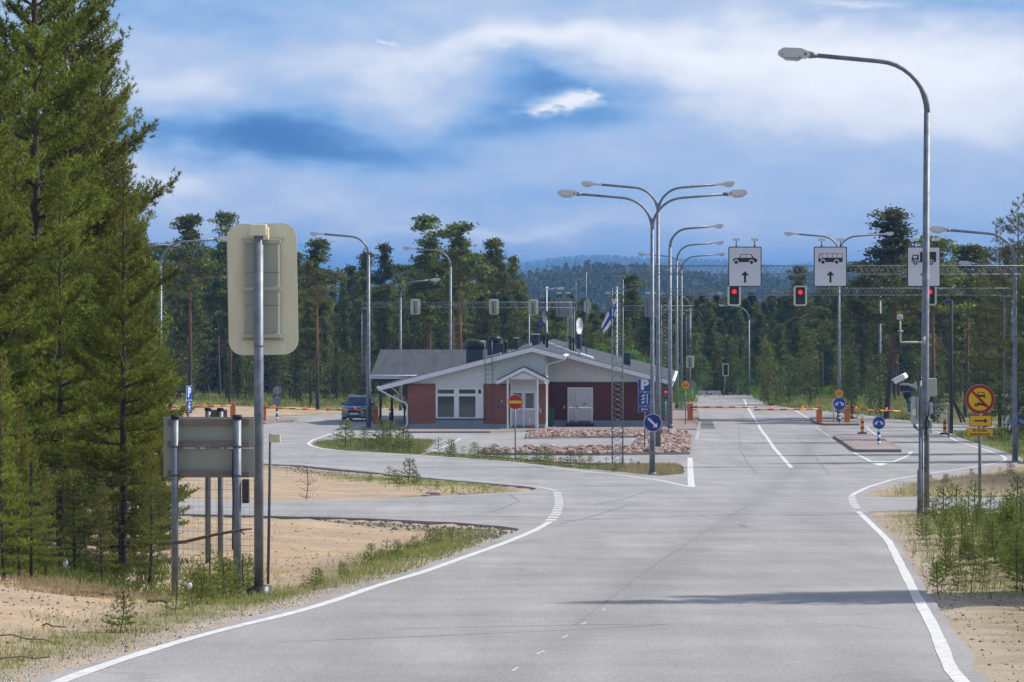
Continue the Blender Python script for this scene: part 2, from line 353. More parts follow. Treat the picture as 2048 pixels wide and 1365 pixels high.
def ground():
    m = mat('sandy_ground', (.37, .262, .165), .95, 0, .15, .5, col2=(.45, .325, .212), bump=1.0, bscale=12, spec=.2); N, L = nodes(m)
    mx = [n for n in N if n.type == 'MIX'][0]; b = N['Principled BSDF']; tc = [n for n in N if n.type == 'TEX_COORD'][0]
    at = N.new('ShaderNodeAttribute'); at.attribute_name = 'cover'; sp = N.new('ShaderNodeSeparateColor'); L.new(at.outputs['Color'], sp.inputs[0])
    def nz(sc, det, r=.65):
        n = N.new('ShaderNodeTexNoise'); n.inputs['Scale'].default_value = sc; n.inputs['Detail'].default_value = det; n.inputs['Roughness'].default_value = r; L.new(tc.outputs['Object'], n.inputs['Vector']); return n.outputs['Fac']
    def mixc(src, col, fac):
        q = N.new('ShaderNodeMix'); q.data_type = 'RGBA'; L.new(fac, q.inputs[0]); L.new(src, q.inputs[6])
        if isinstance(col, tuple): q.inputs[7].default_value = col + (1,)
        else: L.new(col, q.inputs[7])
        return q.outputs[2]
    def rng(f, a, c, lo=0, hi=1):
        r = N.new('ShaderNodeMapRange'); r.inputs[1].default_value = a; r.inputs[2].default_value = c; r.inputs[3].default_value = lo; r.inputs[4].default_value = hi; L.new(f, r.inputs[0]); return r.outputs[0]
    def mt(op, a, c):
        n = N.new('ShaderNodeMath'); n.operation = op; n.use_clamp = True
        for i, q in enumerate((a, c)):
            if isinstance(q, (int, float)): n.inputs[i].default_value = q
            else: L.new(q, n.inputs[i])
        return n.outputs[0]
    o = mx.outputs[2]
    o = mixc(o, (.30, .26, .22), mt('MULTIPLY', rng(nz(2.2, 6), .46, .62), .75))          # grey gravelly patches
    o = mixc(o, (.10, .075, .055), mt('MULTIPLY', rng(nz(9, 7, .78), .55, .68), .75))      # litter
    o = mixc(o, (.60, .55, .48), rng(nz(45, 2), .66, .75))                                # pale grit
    # R = gravel shoulder, G = heath / moss
    o = mixc(o, mixc(mx.outputs[2], (.36, .31, .26), rng(nz(16, 5), .35, .6)), sp.outputs[0])
    heath = mixc(mx.outputs[2], (.075, .095, .030), rng(nz(1.3, 7, .7), .25, .52)); heath = mixc(heath, (.17, .16, .07), rng(nz(4.0, 6, .7), .52, .7))
    o = mixc(o, heath, mt('MULTIPLY', rng(mt('ADD', sp.outputs[1], mt('MULTIPLY', nz(.9, 7, .7), .9)), .62, 1.05), 1.0))
    o = mixc(o, (.055, .042, .030), sp.outputs[2])
    L.new(o, b.inputs['Base Color']); return m
M['ground'] = ground()
# ------------------------------------------------------------------ ground profile
_k = [(-60, 1.6), (0, 1.75), (15, 2.45), (31, 3.12), (46, 3.66), (60, 4.15), (75, 4.66), (90, 5.13), (110, 5.82), (144, 6.86), (182, 7.55), (215, 8.22), (242, 8.80),
      (258, 8.98), (290, 9.0), (318, 9.0), (335, 9.3), (380, 10.3), (450, 11.5), (600, 14), (900, 22), (1300, 30), (1650, 18), (1950, 12.5), (2150, 12), (2500, 30), (3500, 60), (5200, 60), (6200, 14), (7000, -13), (7600, -19), (9000, 60), (12000, 60)]
_d = np.arange(-60, 12001, 1.0); _h = np.interp(_d, [a for a, b in _k], [b for a, b in _k])
_hs = np.convolve(np.pad(_h, 10, 'edge'), np.ones(21) / 21, 'valid'); _w = np.clip((_d - 20) / 20, 0, 1); _h = _h * (1 - _w) + _hs * _w
def R(y): return ZC - float(np.interp(y, _d, _h))
def Ra(y): return ZC - np.interp(y, _d, _h)
_yy = HY + FPX * _h[61:400] / _d[61:400]      # pixel row for d = 1..339
def dist(py): return float(np.interp(-py, -_yy, _d[61:400]))
def G(px, py):
    "ground point seen at this pixel of the photograph"
    d = dist(py); return Vector(((px - 1024) / FPX * d, d, R(d)))
def X(px, d): return (px - 1024) / FPX * d
def Z(py, d): return ZC - (py - HY) / FPX * d
def base(px, d, dz=0.0): return Vector((X(px, d), d, R(d) + dz))
def gp(pts):
    return [(G(*p).x, G(*p).y) if len(p) == 2 else (p[1], p[2]) for p in pts]
W = 'w'
ASPH = gp([(W, -5.5, 6), (W, -4.6, 20), (59, 1363), (187, 1325), (278, 1299), (352, 1278), (498, 1234), (600, 1211), (700, 1181), (830, 1140), (930, 1103), (1000, 1075), (1034, 1062), (1040, 1058), (1012, 1054),
    (995, 1052), (913, 1045), (850, 1043), (732, 1037), (620, 1034), (500, 1031), (400, 1029), (320, 1027), (150, 1025), (-160, 1024),
    (-160, 999), (320, 1000), (500, 1001), (600, 1001), (700, 999), (817, 995), (912, 990), (1000, 986), (1060, 982), (1075, 978), (1060, 974), (976, 967), (900, 960), (817, 953), (738, 944), (659, 937), (600, 931),
    (529, 928), (400, 921), (200, 914), (-160, 908), (-160, 846), (300, 843), (480, 839), (527, 836), (590, 832), (677, 829), (760, 824), (860, 818), (1000, 815), (1200, 811), (1394, 806), (1395, 797),
    (W, 14.9, 325), (W, 16.0, 350), (W, 18, 400), (W, 24, 400), (W, 21, 350), (1508, 797), (1537, 810), (1574, 815), (1633, 821), (1740, 832), (1893, 850), (2048, 853), (2300, 855), (2300, 862), (2048, 860), (1893, 862),
    (1905, 869), (1935, 881), (1985, 896), (2030, 912), (2045, 920), (2030, 930), (1940, 945), (1870, 955), (1800, 966), (1750, 978), (1722, 990), (1726, 994), (1853, 995), (2048, 995), (2300, 995),
    (2300, 1017), (2048, 1016), (1900, 1019), (1800, 1021), (1739, 1023), (1745, 1035), (1760, 1053), (1790, 1077), (1814, 1115), (1843, 1166), (1897, 1240), (1934, 1294), (1974, 1365), (W, 4.5, 20), (W, 5.2, 6)])
HOLE = gp([(622, 886), (640, 881), (700, 878), (860, 879), (872, 882), (862, 893), (850, 903), (880, 906), (900, 907), (1000, 914), (1060, 920), (1150, 926), (1250, 927), (1340, 928), (1363, 931), (1369, 940), (1366, 948),
    (1320, 952), (1240, 944), (1145, 936), (1008, 922), (843, 910), (690, 902), (643, 896), (627, 891)])
def inside(P, poly):
    x, y = P[:, 0], P[:, 1]; r = np.zeros(len(P), bool); n = len(poly)
    for i in range(n):
        x0, y0 = poly[i]; x1, y1 = poly[(i + 1) % n]
        if y0 == y1: continue
        c = ((y0 > y) != (y1 > y)) & (x < (x1 - x0) * (y - y0) / (y1 - y0) + x0); r ^= c
    return r
def pdist(P, poly):
    m = np.full(len(P), 1e9); n = len(poly)
    for i in range(n):
        a = np.array(poly[i]); b = np.array(poly[(i + 1) % n]); ab = b - a; L = max(1e-9, (ab ** 2).sum())
        t = np.clip(((P - a) @ ab) / L, 0, 1); q = a + t[:, None] * ab; m = np.minimum(m, ((P - q) ** 2).sum(1))
    return np.sqrt(m)
def densify(poly, step=1.6):
    o = []
    for i in range(len(poly)):
        a = poly[i]; b = poly[(i + 1) % len(poly)]; n = max(1, int(math.dist(a, b) / step))
        o += [(a[0] + (b[0] - a[0]) * k / n, a[1] + (b[1] - a[1]) * k / n) for k in range(n)]
    return o
def rough(poly, amp, seed=1):
    r = random.Random(seed); return [(x + r.uniform(-amp, amp), y + r.uniform(-amp, amp) * 3) for x, y in poly]
def sheet(name, outer, holes, m, dz, mx=4.0, my=2.0, zf=None, thick=0.0):
    "triangulated sheet that follows the ground, as ONE mesh; thick > 0 adds a skirt"
    loops = [densify(outer)] + [densify(h) for h in holes]
    pts = []; edges = []
    for lp in loops:
        b = len(pts); pts += [Vector(p) for p in lp]; edges += [(b + i, b + (i + 1) % len(lp)) for i in range(len(lp))]
    nb = len(pts); o = np.array(loops[0]); x0, y0 = o.min(0); x1, y1 = o.max(0)
    gx, gy_ = np.meshgrid(np.arange(x0, x1, mx), np.arange(y0, y1, my)); Q = np.stack([gx.ravel(), gy_.ravel()], 1)
    if len(Q):
        ok = inside(Q, loops[0]) & (pdist(Q, loops[0]) > .4)
        for h in loops[1:]: ok &= ~inside(Q, h) & (pdist(Q, h) > .4)
        pts += [Vector(q) for q in Q[ok]]
    r = geometry.delaunay_2d_cdt(pts, edges, [], 0, 1e-4)
    V = np.array([(v.x, v.y) for v in r[0]]); T = np.array([list(f) for f in r[2]])
    c = V[T].mean(1); ok = inside(c, loops[0])
    for h in loops[1:]: ok &= ~inside(c, h)
    T = T[ok]
    z = (Ra(V[:, 1]) if zf is None else zf(V)) + dz
    vs = [(V[i, 0], V[i, 1], z[i]) for i in range(len(V))]; fs = [tuple(t) for t in T]
    a = V[T]; ar = (a[:, 1, 0] - a[:, 0, 0]) * (a[:, 2, 1] - a[:, 0, 1]) - (a[:, 2, 0] - a[:, 0, 0]) * (a[:, 1, 1] - a[:, 0, 1])
    fs = [f if q > 0 else f[::-1] for f, q in zip(fs, ar)]
    mb = MB(); mb.add(vs, fs, True)
    if thick:
        for lp in loops:
            b = len(mb.v); n = len(lp)
            for x, y in lp:
                zz = (R(y) if zf is None else float(zf(np.array([[x, y]]))[0])) + dz; mb.v += [(x, y, zz), (x, y, zz - thick)]
            for i in range(n):
                j = (i + 1) % n; mb.f.append((b + 2 * i, b + 2 * i + 1, b + 2 * j + 1, b + 2 * j)); mb.sm.append(False)
    return mb.build(name, m)
def structure(o): o['kind'] = 'structure'; return o
ROAD = structure(sheet('asphalt_road', rough(densify(ASPH, 1.2), .035), [rough(densify(HOLE, 1.2), .05, 3)], M['asphalt'], 0.0, thick=.12))

# terrain: one sheet to the horizon
def bump_at(x, y):
    b = lambda cx, cyy, a, c, h: h * np.exp(-((x - cx) / a) ** 2 - ((y - cyy) / c) ** 2)
    o = b(-8.5, 47, 3.2, 5.5, .42) + b(-5.8, 41, 1.3, 4, .16)            # sand mound, left foreground
    o = o + b(-3.6, 56, 1.6, 5, -.22) + b(-5.5, 66, 3, 9, -.18)             # hollow with the sign posts
    o = o + b(16, 130, 2.6, 5, .30) + b(20, 126, 3, 6, .45)   # dug earth heap, right
    o = o + b(-17, 128, 7, 10, -.35) + b(-9, 126, 5, 6, .12) + b(-3, 95, 4, 7, -.25)
    o = o + b(13, 62, 6, 12, .30) + b(10, 50, 4, 10, .10)
    o = o + b(-26, 285, 12, 12, .25) + b(24, 300, 5, 14, .35) + b(34, 285, 10, 20, .15) + b(31, 240, 4, 30, .3)
    o = o + np.where(y > 3000, 16 * np.exp(-((x - 330) / 260) ** 2) + 9 * np.sin(x / 210.0 + 1.2) + 5 * np.sin(x / 63.0) - 14 * np.exp(-((x - 490) / 70) ** 2) + 16 * np.exp(-((x - 640) / 110) ** 2) - np.clip((150 - x) / 260, 0, 1.2) * 12, 0)
    o = o + np.where((y > 1500) & (y <= 3000), 5 * np.sin(x / 60.0 + .6) + 3 * np.sin(x / 23.0) + np.clip((40 - x) / 60, -1, 1.5) * -2, 0)
    return o
xs = np.concatenate([np.arange(-5200, -400, 400), np.arange(-400, -60, 20), np.arange(-60, -20, 1.0), np.arange(-20, 30, .4), np.arange(30, 64, 1.0), np.arange(64, 400, 20), np.arange(400, 5300, 400)])
xs = np.unique(np.round(np.concatenate([xs, np.arange(-900, 1500, 30)]), 3))
ys = np.concatenate([np.arange(-60, 20, 4), np.arange(20, 100, .6), np.arange(100, 340, 1.2), np.arange(340, 700, 8), np.arange(700, 3000, 40), np.arange(3000, 9000, 120), np.arange(9000, 12001, 1000)])
GX, GY = np.meshgrid(xs, ys); P = np.stack([GX.ravel(), GY.ravel()], 1)
near = (P[:, 1] < 420) & (np.abs(P[:, 0]) < 90); e = np.full(len(P), 60.0)
Pn = P[near]; dn = np.minimum(pdist(Pn, ASPH), pdist(Pn, HOLE)); ins = inside(Pn, ASPH) & ~inside(Pn, HOLE); e[near] = np.where(ins, -dn, dn)
rg = np.random.RandomState(3)
def vnoise(x, y, s, seed):
    r = np.random.RandomState(seed); g = r.rand(257, 257); u = x / s; v = y / s; i = np.floor(u).astype(int); j = np.floor(v).astype(int); fu = u - i; fv = v - j
    fu = fu * fu * (3 - 2 * fu); fv = fv * fv * (3 - 2 * fv); a = g[i % 257, j % 257]; b = g[(i + 1) % 257, j % 257]; c = g[i % 257, (j + 1) % 257]; d = g[(i + 1) % 257, (j + 1) % 257]
    return (a * (1 - fu) + b * fu) * (1 - fv) + (c * (1 - fu) + d * fu) * fv - .5
def tz(x, y, e):
    x = np.asarray(x, float); y = np.asarray(y, float)
    w = np.clip(e / 2.2, 0, 1); w = w * w * (3 - 2 * w)
    n = vnoise(x, y, 2.3, 1) * .16 + vnoise(x, y, .8, 2) * .07 + vnoise(x, y * .7, 7, 4) * .22
    n = n * np.clip((1500 - y) / 500, 0, 1) + np.where(y > 350, vnoise(x, y, 40, 5) * 2.0, 0)
    return Ra(y) + np.where(e <= 0, -.10 - .1 * (e < -.4), -.03 - .02 * np.clip(e / .5, 0, 1) + w * (n + bump_at(x, y)))
ZT = tz(P[:, 0], P[:, 1], e)
def T(x, y):
    "terrain height off the road"
    q = np.array([[x, y]]); dd = min(pdist(q, ASPH)[0], pdist(q, HOLE)[0]) if y < 420 else 60
    i = bool(inside(q, ASPH)[0] and not inside(q, HOLE)[0]); return R(y) if i else float(tz(x, y, np.array(dd))) 
def Tm(pts):
    q = np.array(pts); dd = np.minimum(pdist(q, ASPH), pdist(q, HOLE)); i = inside(q, ASPH) & ~inside(q, HOLE)
    return tz(q[:, 0], q[:, 1], np.where(i, -dd, dd)), np.where(i, -dd, dd)
V = np.stack([P[:, 0], P[:, 1], ZT], 1); nx = len(xs); ny = len(ys)
ii = (np.arange(ny - 1)[:, None] * nx + np.arange(nx - 1)[None, :]).ravel(); F = np.stack([ii, ii + 1, ii + nx + 1, ii + nx], 1)
ter = structure(npmesh('terrain', V, F, M['ground'], smooth=True))
cov = np.zeros((len(P), 4)); cov[:, 3] = 1
x, y = P[:, 0], P[:, 1]
cov[:, 0] = np.clip(1.2 - e / .8, 0, 1)
hg = np.clip((y - 292) / 20, 0, 1) * .9 + np.clip((y - 345) / 10, 0, 1) * .4
hg = np.maximum(hg, np.where((x < -12 - 0 * y) & (y < 120), np.clip((-10.5 - x) / 4, 0, 1) * .7, 0))
hg = np.maximum(hg, np.exp(-((e - 1.0) / .9) ** 2) * .42 * (y < 290))
hg = np.maximum(hg, np.where((x > 4.9 + (y - 50) * .088) & (y < 118) & (y > 47), np.clip((x - 5.3 - (y - 50) * .088) / 1.6, 0, 1) * .5, 0))
hg = np.maximum(hg, np.where((x > 22) & (y > 140) & (y < 300), np.clip((x - 19.5 - (y - 140) * .03) / 3, 0, 1) * .85, 0))
hg = np.maximum(hg, np.where(inside(P, HOLE), .62 + .3 * (y > 180), 0) if True else 0)
hg = np.maximum(hg, np.where((y > 262) & (x > 16.5) & (y < 330), np.clip((x - 21) / 3, 0, 1) * .8, 0))
cov[:, 1] = hg
cov[:, 2] = np.clip(np.exp(-((x - 17) / 3.2) ** 2 - ((y - 128) / 7) ** 2) * 1.2, 0, .85)
at = ter.data.color_attributes.new('cover', 'FLOAT_COLOR', 'POINT'); at.data.foreach_set('color', cov.astype(np.float32).ravel())

# ------------------------------------------------------------------ road markings (thin sheets 4 mm above the asphalt)
def strip(mb, pts, w, dz=.004, wobble=0.0):
    "a painted line of width w along pixel points"
    g = [Vector((q[0], q[1], 0)) for q in gp(pts)]
    D = []
    for i in range(len(g) - 1):
        n = max(1, int((g[i + 1] - g[i]).length / 1.2)); D += [g[i].lerp(g[i + 1], k / n) for k in range(n)]
    D.append(g[-1])
    # smooth the path
    for _ in range(2):
        D = [D[0]] + [(D[i - 1] + D[i] * 2 + D[i + 1]) / 4 for i in range(1, len(D) - 1)] + [D[-1]]
    b = len(mb.v); wi = w if callable(w) else (lambda y: w)
    for i, p in enumerate(D):
        d = (D[min(i + 1, len(D) - 1)] - D[max(0, i - 1)]).normalized(); n = Vector((-d.y, d.x, 0)) * (wi(p.y) / 2) * (1 + rnd.uniform(-wobble, wobble))
        for q in (p - n, p + n): mb.v.append((q.x, q.y, R(q.y) + dz))
    for i in range(len(D) - 1): mb.f.append((b + 2 * i, b + 2 * i + 2, b + 2 * i + 3, b + 2 * i + 1)); mb.sm.append(False)
def dashed(mb, pts, w, on, off, dz=.004):
    g = [Vector((q[0], q[1])) for q in gp(pts)]; tot = 0; cur = []; acc = 0; L = [0]
    for i in range(len(g) - 1): L.append(L[-1] + (g[i + 1] - g[i]).length)
    def pt(s):
        for i in range(len(g) - 1):
            if s <= L[i + 1]: return g[i].lerp(g[i + 1], (s - L[i]) / (L[i + 1] - L[i])) 
        return g[-1]
    s = 0
    while s < L[-1] - on * .5:
        a = pt(s); c = pt(min(L[-1], s + on)); strip(mb, [(W, a.x, a.y), (W, c.x, c.y)], w, dz); s += on + off
mk = MB()
strip(mk, [(W, -4.0, 8), (111, 1365), (293, 1303), (439, 1261), (600, 1224), (678, 1199), (754, 1172), (849, 1144), (929, 1115), (1008, 1087), (1071, 1061), (1100, 1044)], .135, wobble=.10)
dashed(mk, [(1101, 1042), (1112, 1028), (1118, 1010), (1118, 998), (1113, 983)], .22, 1.2, 1.0)
strip(mk, [(1112, 982), (1108, 980), (1068, 973), (976, 964), (900, 957), (817, 949), (738, 940), (659, 933), (529, 924), (400, 917), (100, 909)], .12, wobble=.04)
strip(mk, [(1096, 984), (1000, 989), (912, 993), (817, 998), (700, 1002), (500, 1004), (100, 1003)], .09, wobble=.05)
strip(mk, [(1092, 1042), (1000, 1037), (881, 1034), (722, 1030), (500, 1026), (100, 1022)], .10, wobble=.05)
strip(mk, [(1379, 974), (1320, 961), (1240, 950), (1150, 941), (1008, 923), (843, 912), (690, 903), (643, 898), (622, 892), (616, 887), (627, 880), (659, 869), (697, 858), (728, 851), (745, 847)], .16, wobble=.04)
strip(mk, [(1383, 975), (1381, 945), (1380, 916)], .22)
strip(mk, [(845, 909), (880, 898), (905, 886), (922, 877)], .12)
dashed(mk, [(529, 903), (650, 912), (770, 923)], .10, 1.0, 3.0)
dashed(mk, [(545, 865), (585, 856), (640, 850)], .10, 1.0, 2.0)
strip(mk, [(527, 852), (580, 846), (627, 841), (660, 837)], .08)
strip(mk, [(1488, 799), (1493, 811), (1515, 847)], .15)
strip(mk, [(1517, 850), (1533, 874), (1549, 898), (1583, 936)], .17)
strip(mk, [(1588, 819), (1619, 839)], .12)
dashed(mk, [(1631, 852), (1650, 867), (1664, 877)], .14, 1.0, 1.0)
strip(mk, [(1396, 880), (1500, 882), (1658, 884)], .45)
dashed(mk, [(1397, 864), (1393, 879)], .16, 1.0, 1.0)
strip(mk, [(1732, 853), (1745, 865), (1761, 877)], .12)
strip(mk, [(1708, 906), (1758, 932)], .16); strip(mk, [(1760, 932), (1795, 921), (1818, 911), (1822, 904)], .16)
strip(mk, [(1721, 832), (1770, 838), (1814, 843), (1850, 855), (1880, 866), (1919, 885), (1972, 901), (2005, 912), (2013, 919), (1998, 926), (1919, 939), (1853, 948), (1787, 959), (1735, 975), (1708, 988), (1703, 992)], .14, wobble=.04)
dashed(mk, [(1703, 993), (1706, 1005), (1716, 1020)], .20, 1.1, .9)
strip(mk, [(1717, 1024), (1748, 1054), (1777, 1082), (1806, 1139), (1832, 1192), (1867, 1254), (1894, 1321), (1910, 1365), (W, 3.65, 22), (W, 4.0, 8)], .125, wobble=.10)
for a in ((1165, 1250, 1172, 1246), (1125, 1277, 1136, 1271), (1073, 1310, 1088, 1303), (1025, 1343, 1036, 1336), (1205, 1222, 1210, 1219), (1240, 1196, 1244, 1194)):
    strip(mk, [(a[0], a[1]), (a[2], a[3])], .022)
structure(mk.build('road_markings', M['marking']))
tri = gp([(1741, 923), (1758, 932), (1787, 923)]); structure(sheet('painted_triangle', tri, [], M['marking'], .0085))
structure(sheet('asphalt_patch', gp([(1402, 844), (1425, 844), (1431, 858), (1401, 858)]), [], M['patch'], .004, 1, 1))
ck = MB()
for pts, w in (([(W, -1.2, 40), (1500, 1257 - 14), (1100, 1262), (750, 1280), (540, 1285)], .03), ([(1432, 858), (1600, 860), (1800, 862)], .10), ([(1320, 932), (1500, 935), (1900, 941)], .06),  # first strip: thin dark line across the near road
               ([(1500, 800), (1478, 850), (1480, 900), (1495, 925), (1515, 948)], .05), ([(1590, 870), (1620, 900), (1660, 950)], .05),
               ([(1500, 1010), (1470, 1025), (1430, 1050), (1400, 1070), (1370, 1090)], .045), ([(1370, 1090), (1330, 1115), (1280, 1150), (1210, 1205), (1150, 1250)], .03),
               ([(1730, 1028), (1500, 1029), (1300, 1035), (1120, 1042)], .05), ([(1260, 1010), (1180, 1035), (1120, 1048)], .03), ([(1484, 1048), (1489, 1054)], .10),  # first strip: cast shadow of the tall lamp post, painted as a dark line
               ([(1290, 985), (1240, 1000), (1190, 1010)], .04), ([(980, 1025), (1010, 1015), (1040, 1002), (1020, 990)], .05), ([(1000, 1036), (1010, 1030), (1042, 1034)], .04), ([(530, 880), (700, 872), (900, 870)], .05), ([(560, 866), (760, 860)], .05)):
    strip(ck, pts, w, .006, wobble=.5)
structure(ck.build('cracks_and_shadow_line', M['crack_shadow']))  # sealed cracks together with the painted lamp post shadow
# ------------------------------------------------------------------ raised pavements with kerbs
def inset(poly, d):
    n = len(poly); A = sum(poly[i][0] * poly[(i + 1) % n][1] - poly[(i + 1) % n][0] * poly[i][1] for i in range(n)); s = 1 if A > 0 else -1; o = []
    for i in range(n):
        p0, p1, p2 = Vector(poly[i - 1]), Vector(poly[i]), Vector(poly[(i + 1) % n]); a = (p1 - p0).normalized(); b = (p2 - p1).normalized()
        na = Vector((-a.y, a.x)) * s; nb = Vector((-b.y, b.x)) * s; q = na + nb; q = q / max(.35, q.length_squared) * 2
        if q.length > 2.2: q = q.normalized() * 2.2
        o.append(tuple(p1 + q * d * (1 if q.length < 2.3 else 1)))
    return o
def kerbed(name, px, top, h=.12, w=.15, fill=-.004):
    P0 = gp(px); P1 = inset(P0, w)
    structure(sheet(name + '_kerb', P0, [P1], M['kerb'], h, 50, 50, thick=h + .05))
    if top: structure(sheet(name, P1, [], top, h + fill, 2.5, 2.5))
    return P1
PLAZA = kerbed('station_pavement', [(806, 866.5), (980, 866.5), (1052, 864.5), (1240, 864), (1393, 861), (1399, 836), (1394, 806), (1200, 806), (1000, 810), (870, 818), (822, 835), (812, 850)], M['pinkpave'], .10)
kerbed('traffic_island', [(1620, 839), (1629, 848), (1650, 851.5), (1719, 851.5), (1722, 846), (1712, 838)], M['pinkpave'], .13)
kerbed('traffic_island', [(1667, 876), (1706, 903), (1715, 905), (1803, 905), (1795, 897), (1766, 882), (1753, 875), (1680, 873)], M['pinkpave'], .13)
kerbed('traffic_island', [(470, 848), (530, 849), (588, 844), (595, 841), (560, 838), (470, 839)], M['pinkpave'], .13)
BED = kerbed('stone_bed', [(1052, 878.5), (1160, 877), (1277, 876), (1266, 890), (1256, 897), (1180, 899), (1080, 900), (962, 903), (958, 909), (1000, 911), (1200, 911.5), (1380, 909.5), (1385, 900), (1386, 872), (1365, 868), (1290, 866), (1160, 865.5), (1056, 867.5)][::-1], None, .11)
structure(sheet('stone_bed_gravel', BED, [], M['ground'], .03, 2, 2))
# stones
def stone_proto(seed):
    r = random.Random(seed); bm = bmesh.new(); bmesh.ops.create_icosphere(bm, subdivisions=2, radius=1)
    pl = [(Vector((r.uniform(-1, 1), r.uniform(-1, 1), r.uniform(-1, 1))).normalized(), r.uniform(.55, .85)) for _ in range(9)]
    for v in bm.verts:
        for n, d in pl:
            k = v.co.dot(n)
            if k > d: v.co -= n * (k - d) * .85
        v.co.x *= 1.25; v.co.z *= .62
    me = bpy.data.meshes.new('stone'); bm.to_mesh(me); bm.free(); me.materials.append(M['stone' + str(seed % 4)]); return me
for i, (c, c2) in enumerate((((.23, .13, .095), (.33, .215, .17)), ((.30, .235, .20), (.42, .35, .31)), ((.20, .13, .105), (.30, .20, .165)), ((.29, .28, .27), (.42, .40, .39)))):
    M['stone' + str(i)] = mat('stone_%s' % ('red', 'pink', 'brown', 'grey')[i], c, .85, 0, .15, 2, col2=c2, bump=.4, bscale=9)
SP = [stone_proto(i) for i in (0, 4, 8, 1, 5, 2, 6, 3)]
def scatter_stones():
    bb = np.array(BED); x0, y0 = bb.min(0); x1, y1 = bb.max(0); r = np.random.RandomState(5); pts = []
    Q = np.stack([r.uniform(x0, x1, 60000), r.uniform(y0, y1, 60000)], 1); Q = Q[inside(Q, BED)]; Q = Q[pdist(Q, BED) > .10]
    grid = {}
    for q in Q:
        k = (int(q[0] / .19), int(q[1] / .36)); 
        if k in grid: continue
        grid[k] = 1; pts.append(q)
    pts.sort(key=lambda q: q[1]); return pts
pts = scatter_stones(); rest = []
for i, q in enumerate(pts):
    s = rnd.uniform(.075, .145) * (1.3 if rnd.random() < .12 else 1); me = rnd.choice(SP[:3] + SP)
    rot = Euler((rnd.uniform(-.5, .5), rnd.uniform(-.5, .5), rnd.uniform(0, 6.3)))
    loc = Vector((q[0], q[1], R(q[1]) + .03 + s * rnd.uniform(.35, .85)))
    if i < 290:
        o = bpy.data.objects.new('stone', me); COL.objects.link(o); o.location = loc; o.rotation_euler = rot; o.scale = (s, s, s)
        tag(o, 'reddish stone lying in the near row of the kerbed stone bed before the station', 'stone', 'loose stones in the near part of the kerbed bed')
    else: rest.append((loc, rot, s, me))
def merge(name, items, mats):
    Vs = []; Fs = []; Ms = []; b = 0; cache = {}
    for loc, rot, s, me in items:
        if me not in cache:
            v = np.empty(len(me.vertices) * 3); me.vertices.foreach_get('co', v); f = np.empty(len(me.polygons) * 3, int); me.polygons.foreach_get('vertices', f); cache[me] = (v.reshape(-1, 3), f.reshape(-1, 3), me.materials[0])
        v, f, mm = cache[me]; Rm = np.array(rot.to_matrix()) * s; Vs.append(v @ Rm.T + np.array(loc)); Fs.append(f + b); b += len(v)
        if mm not in mats: mats.append(mm)
        Ms.append(np.full(len(f), mats.index(mm)))
    o = npmesh(name, np.concatenate(Vs), np.concatenate(Fs), mats[0])
    for mm in mats[1:]: o.data.materials.append(mm)
    o.data.polygons.foreach_set('material_index', np.concatenate(Ms).astype(np.int32)); return o
tag(merge('stones', rest, []), None, None, None, 'stuff')
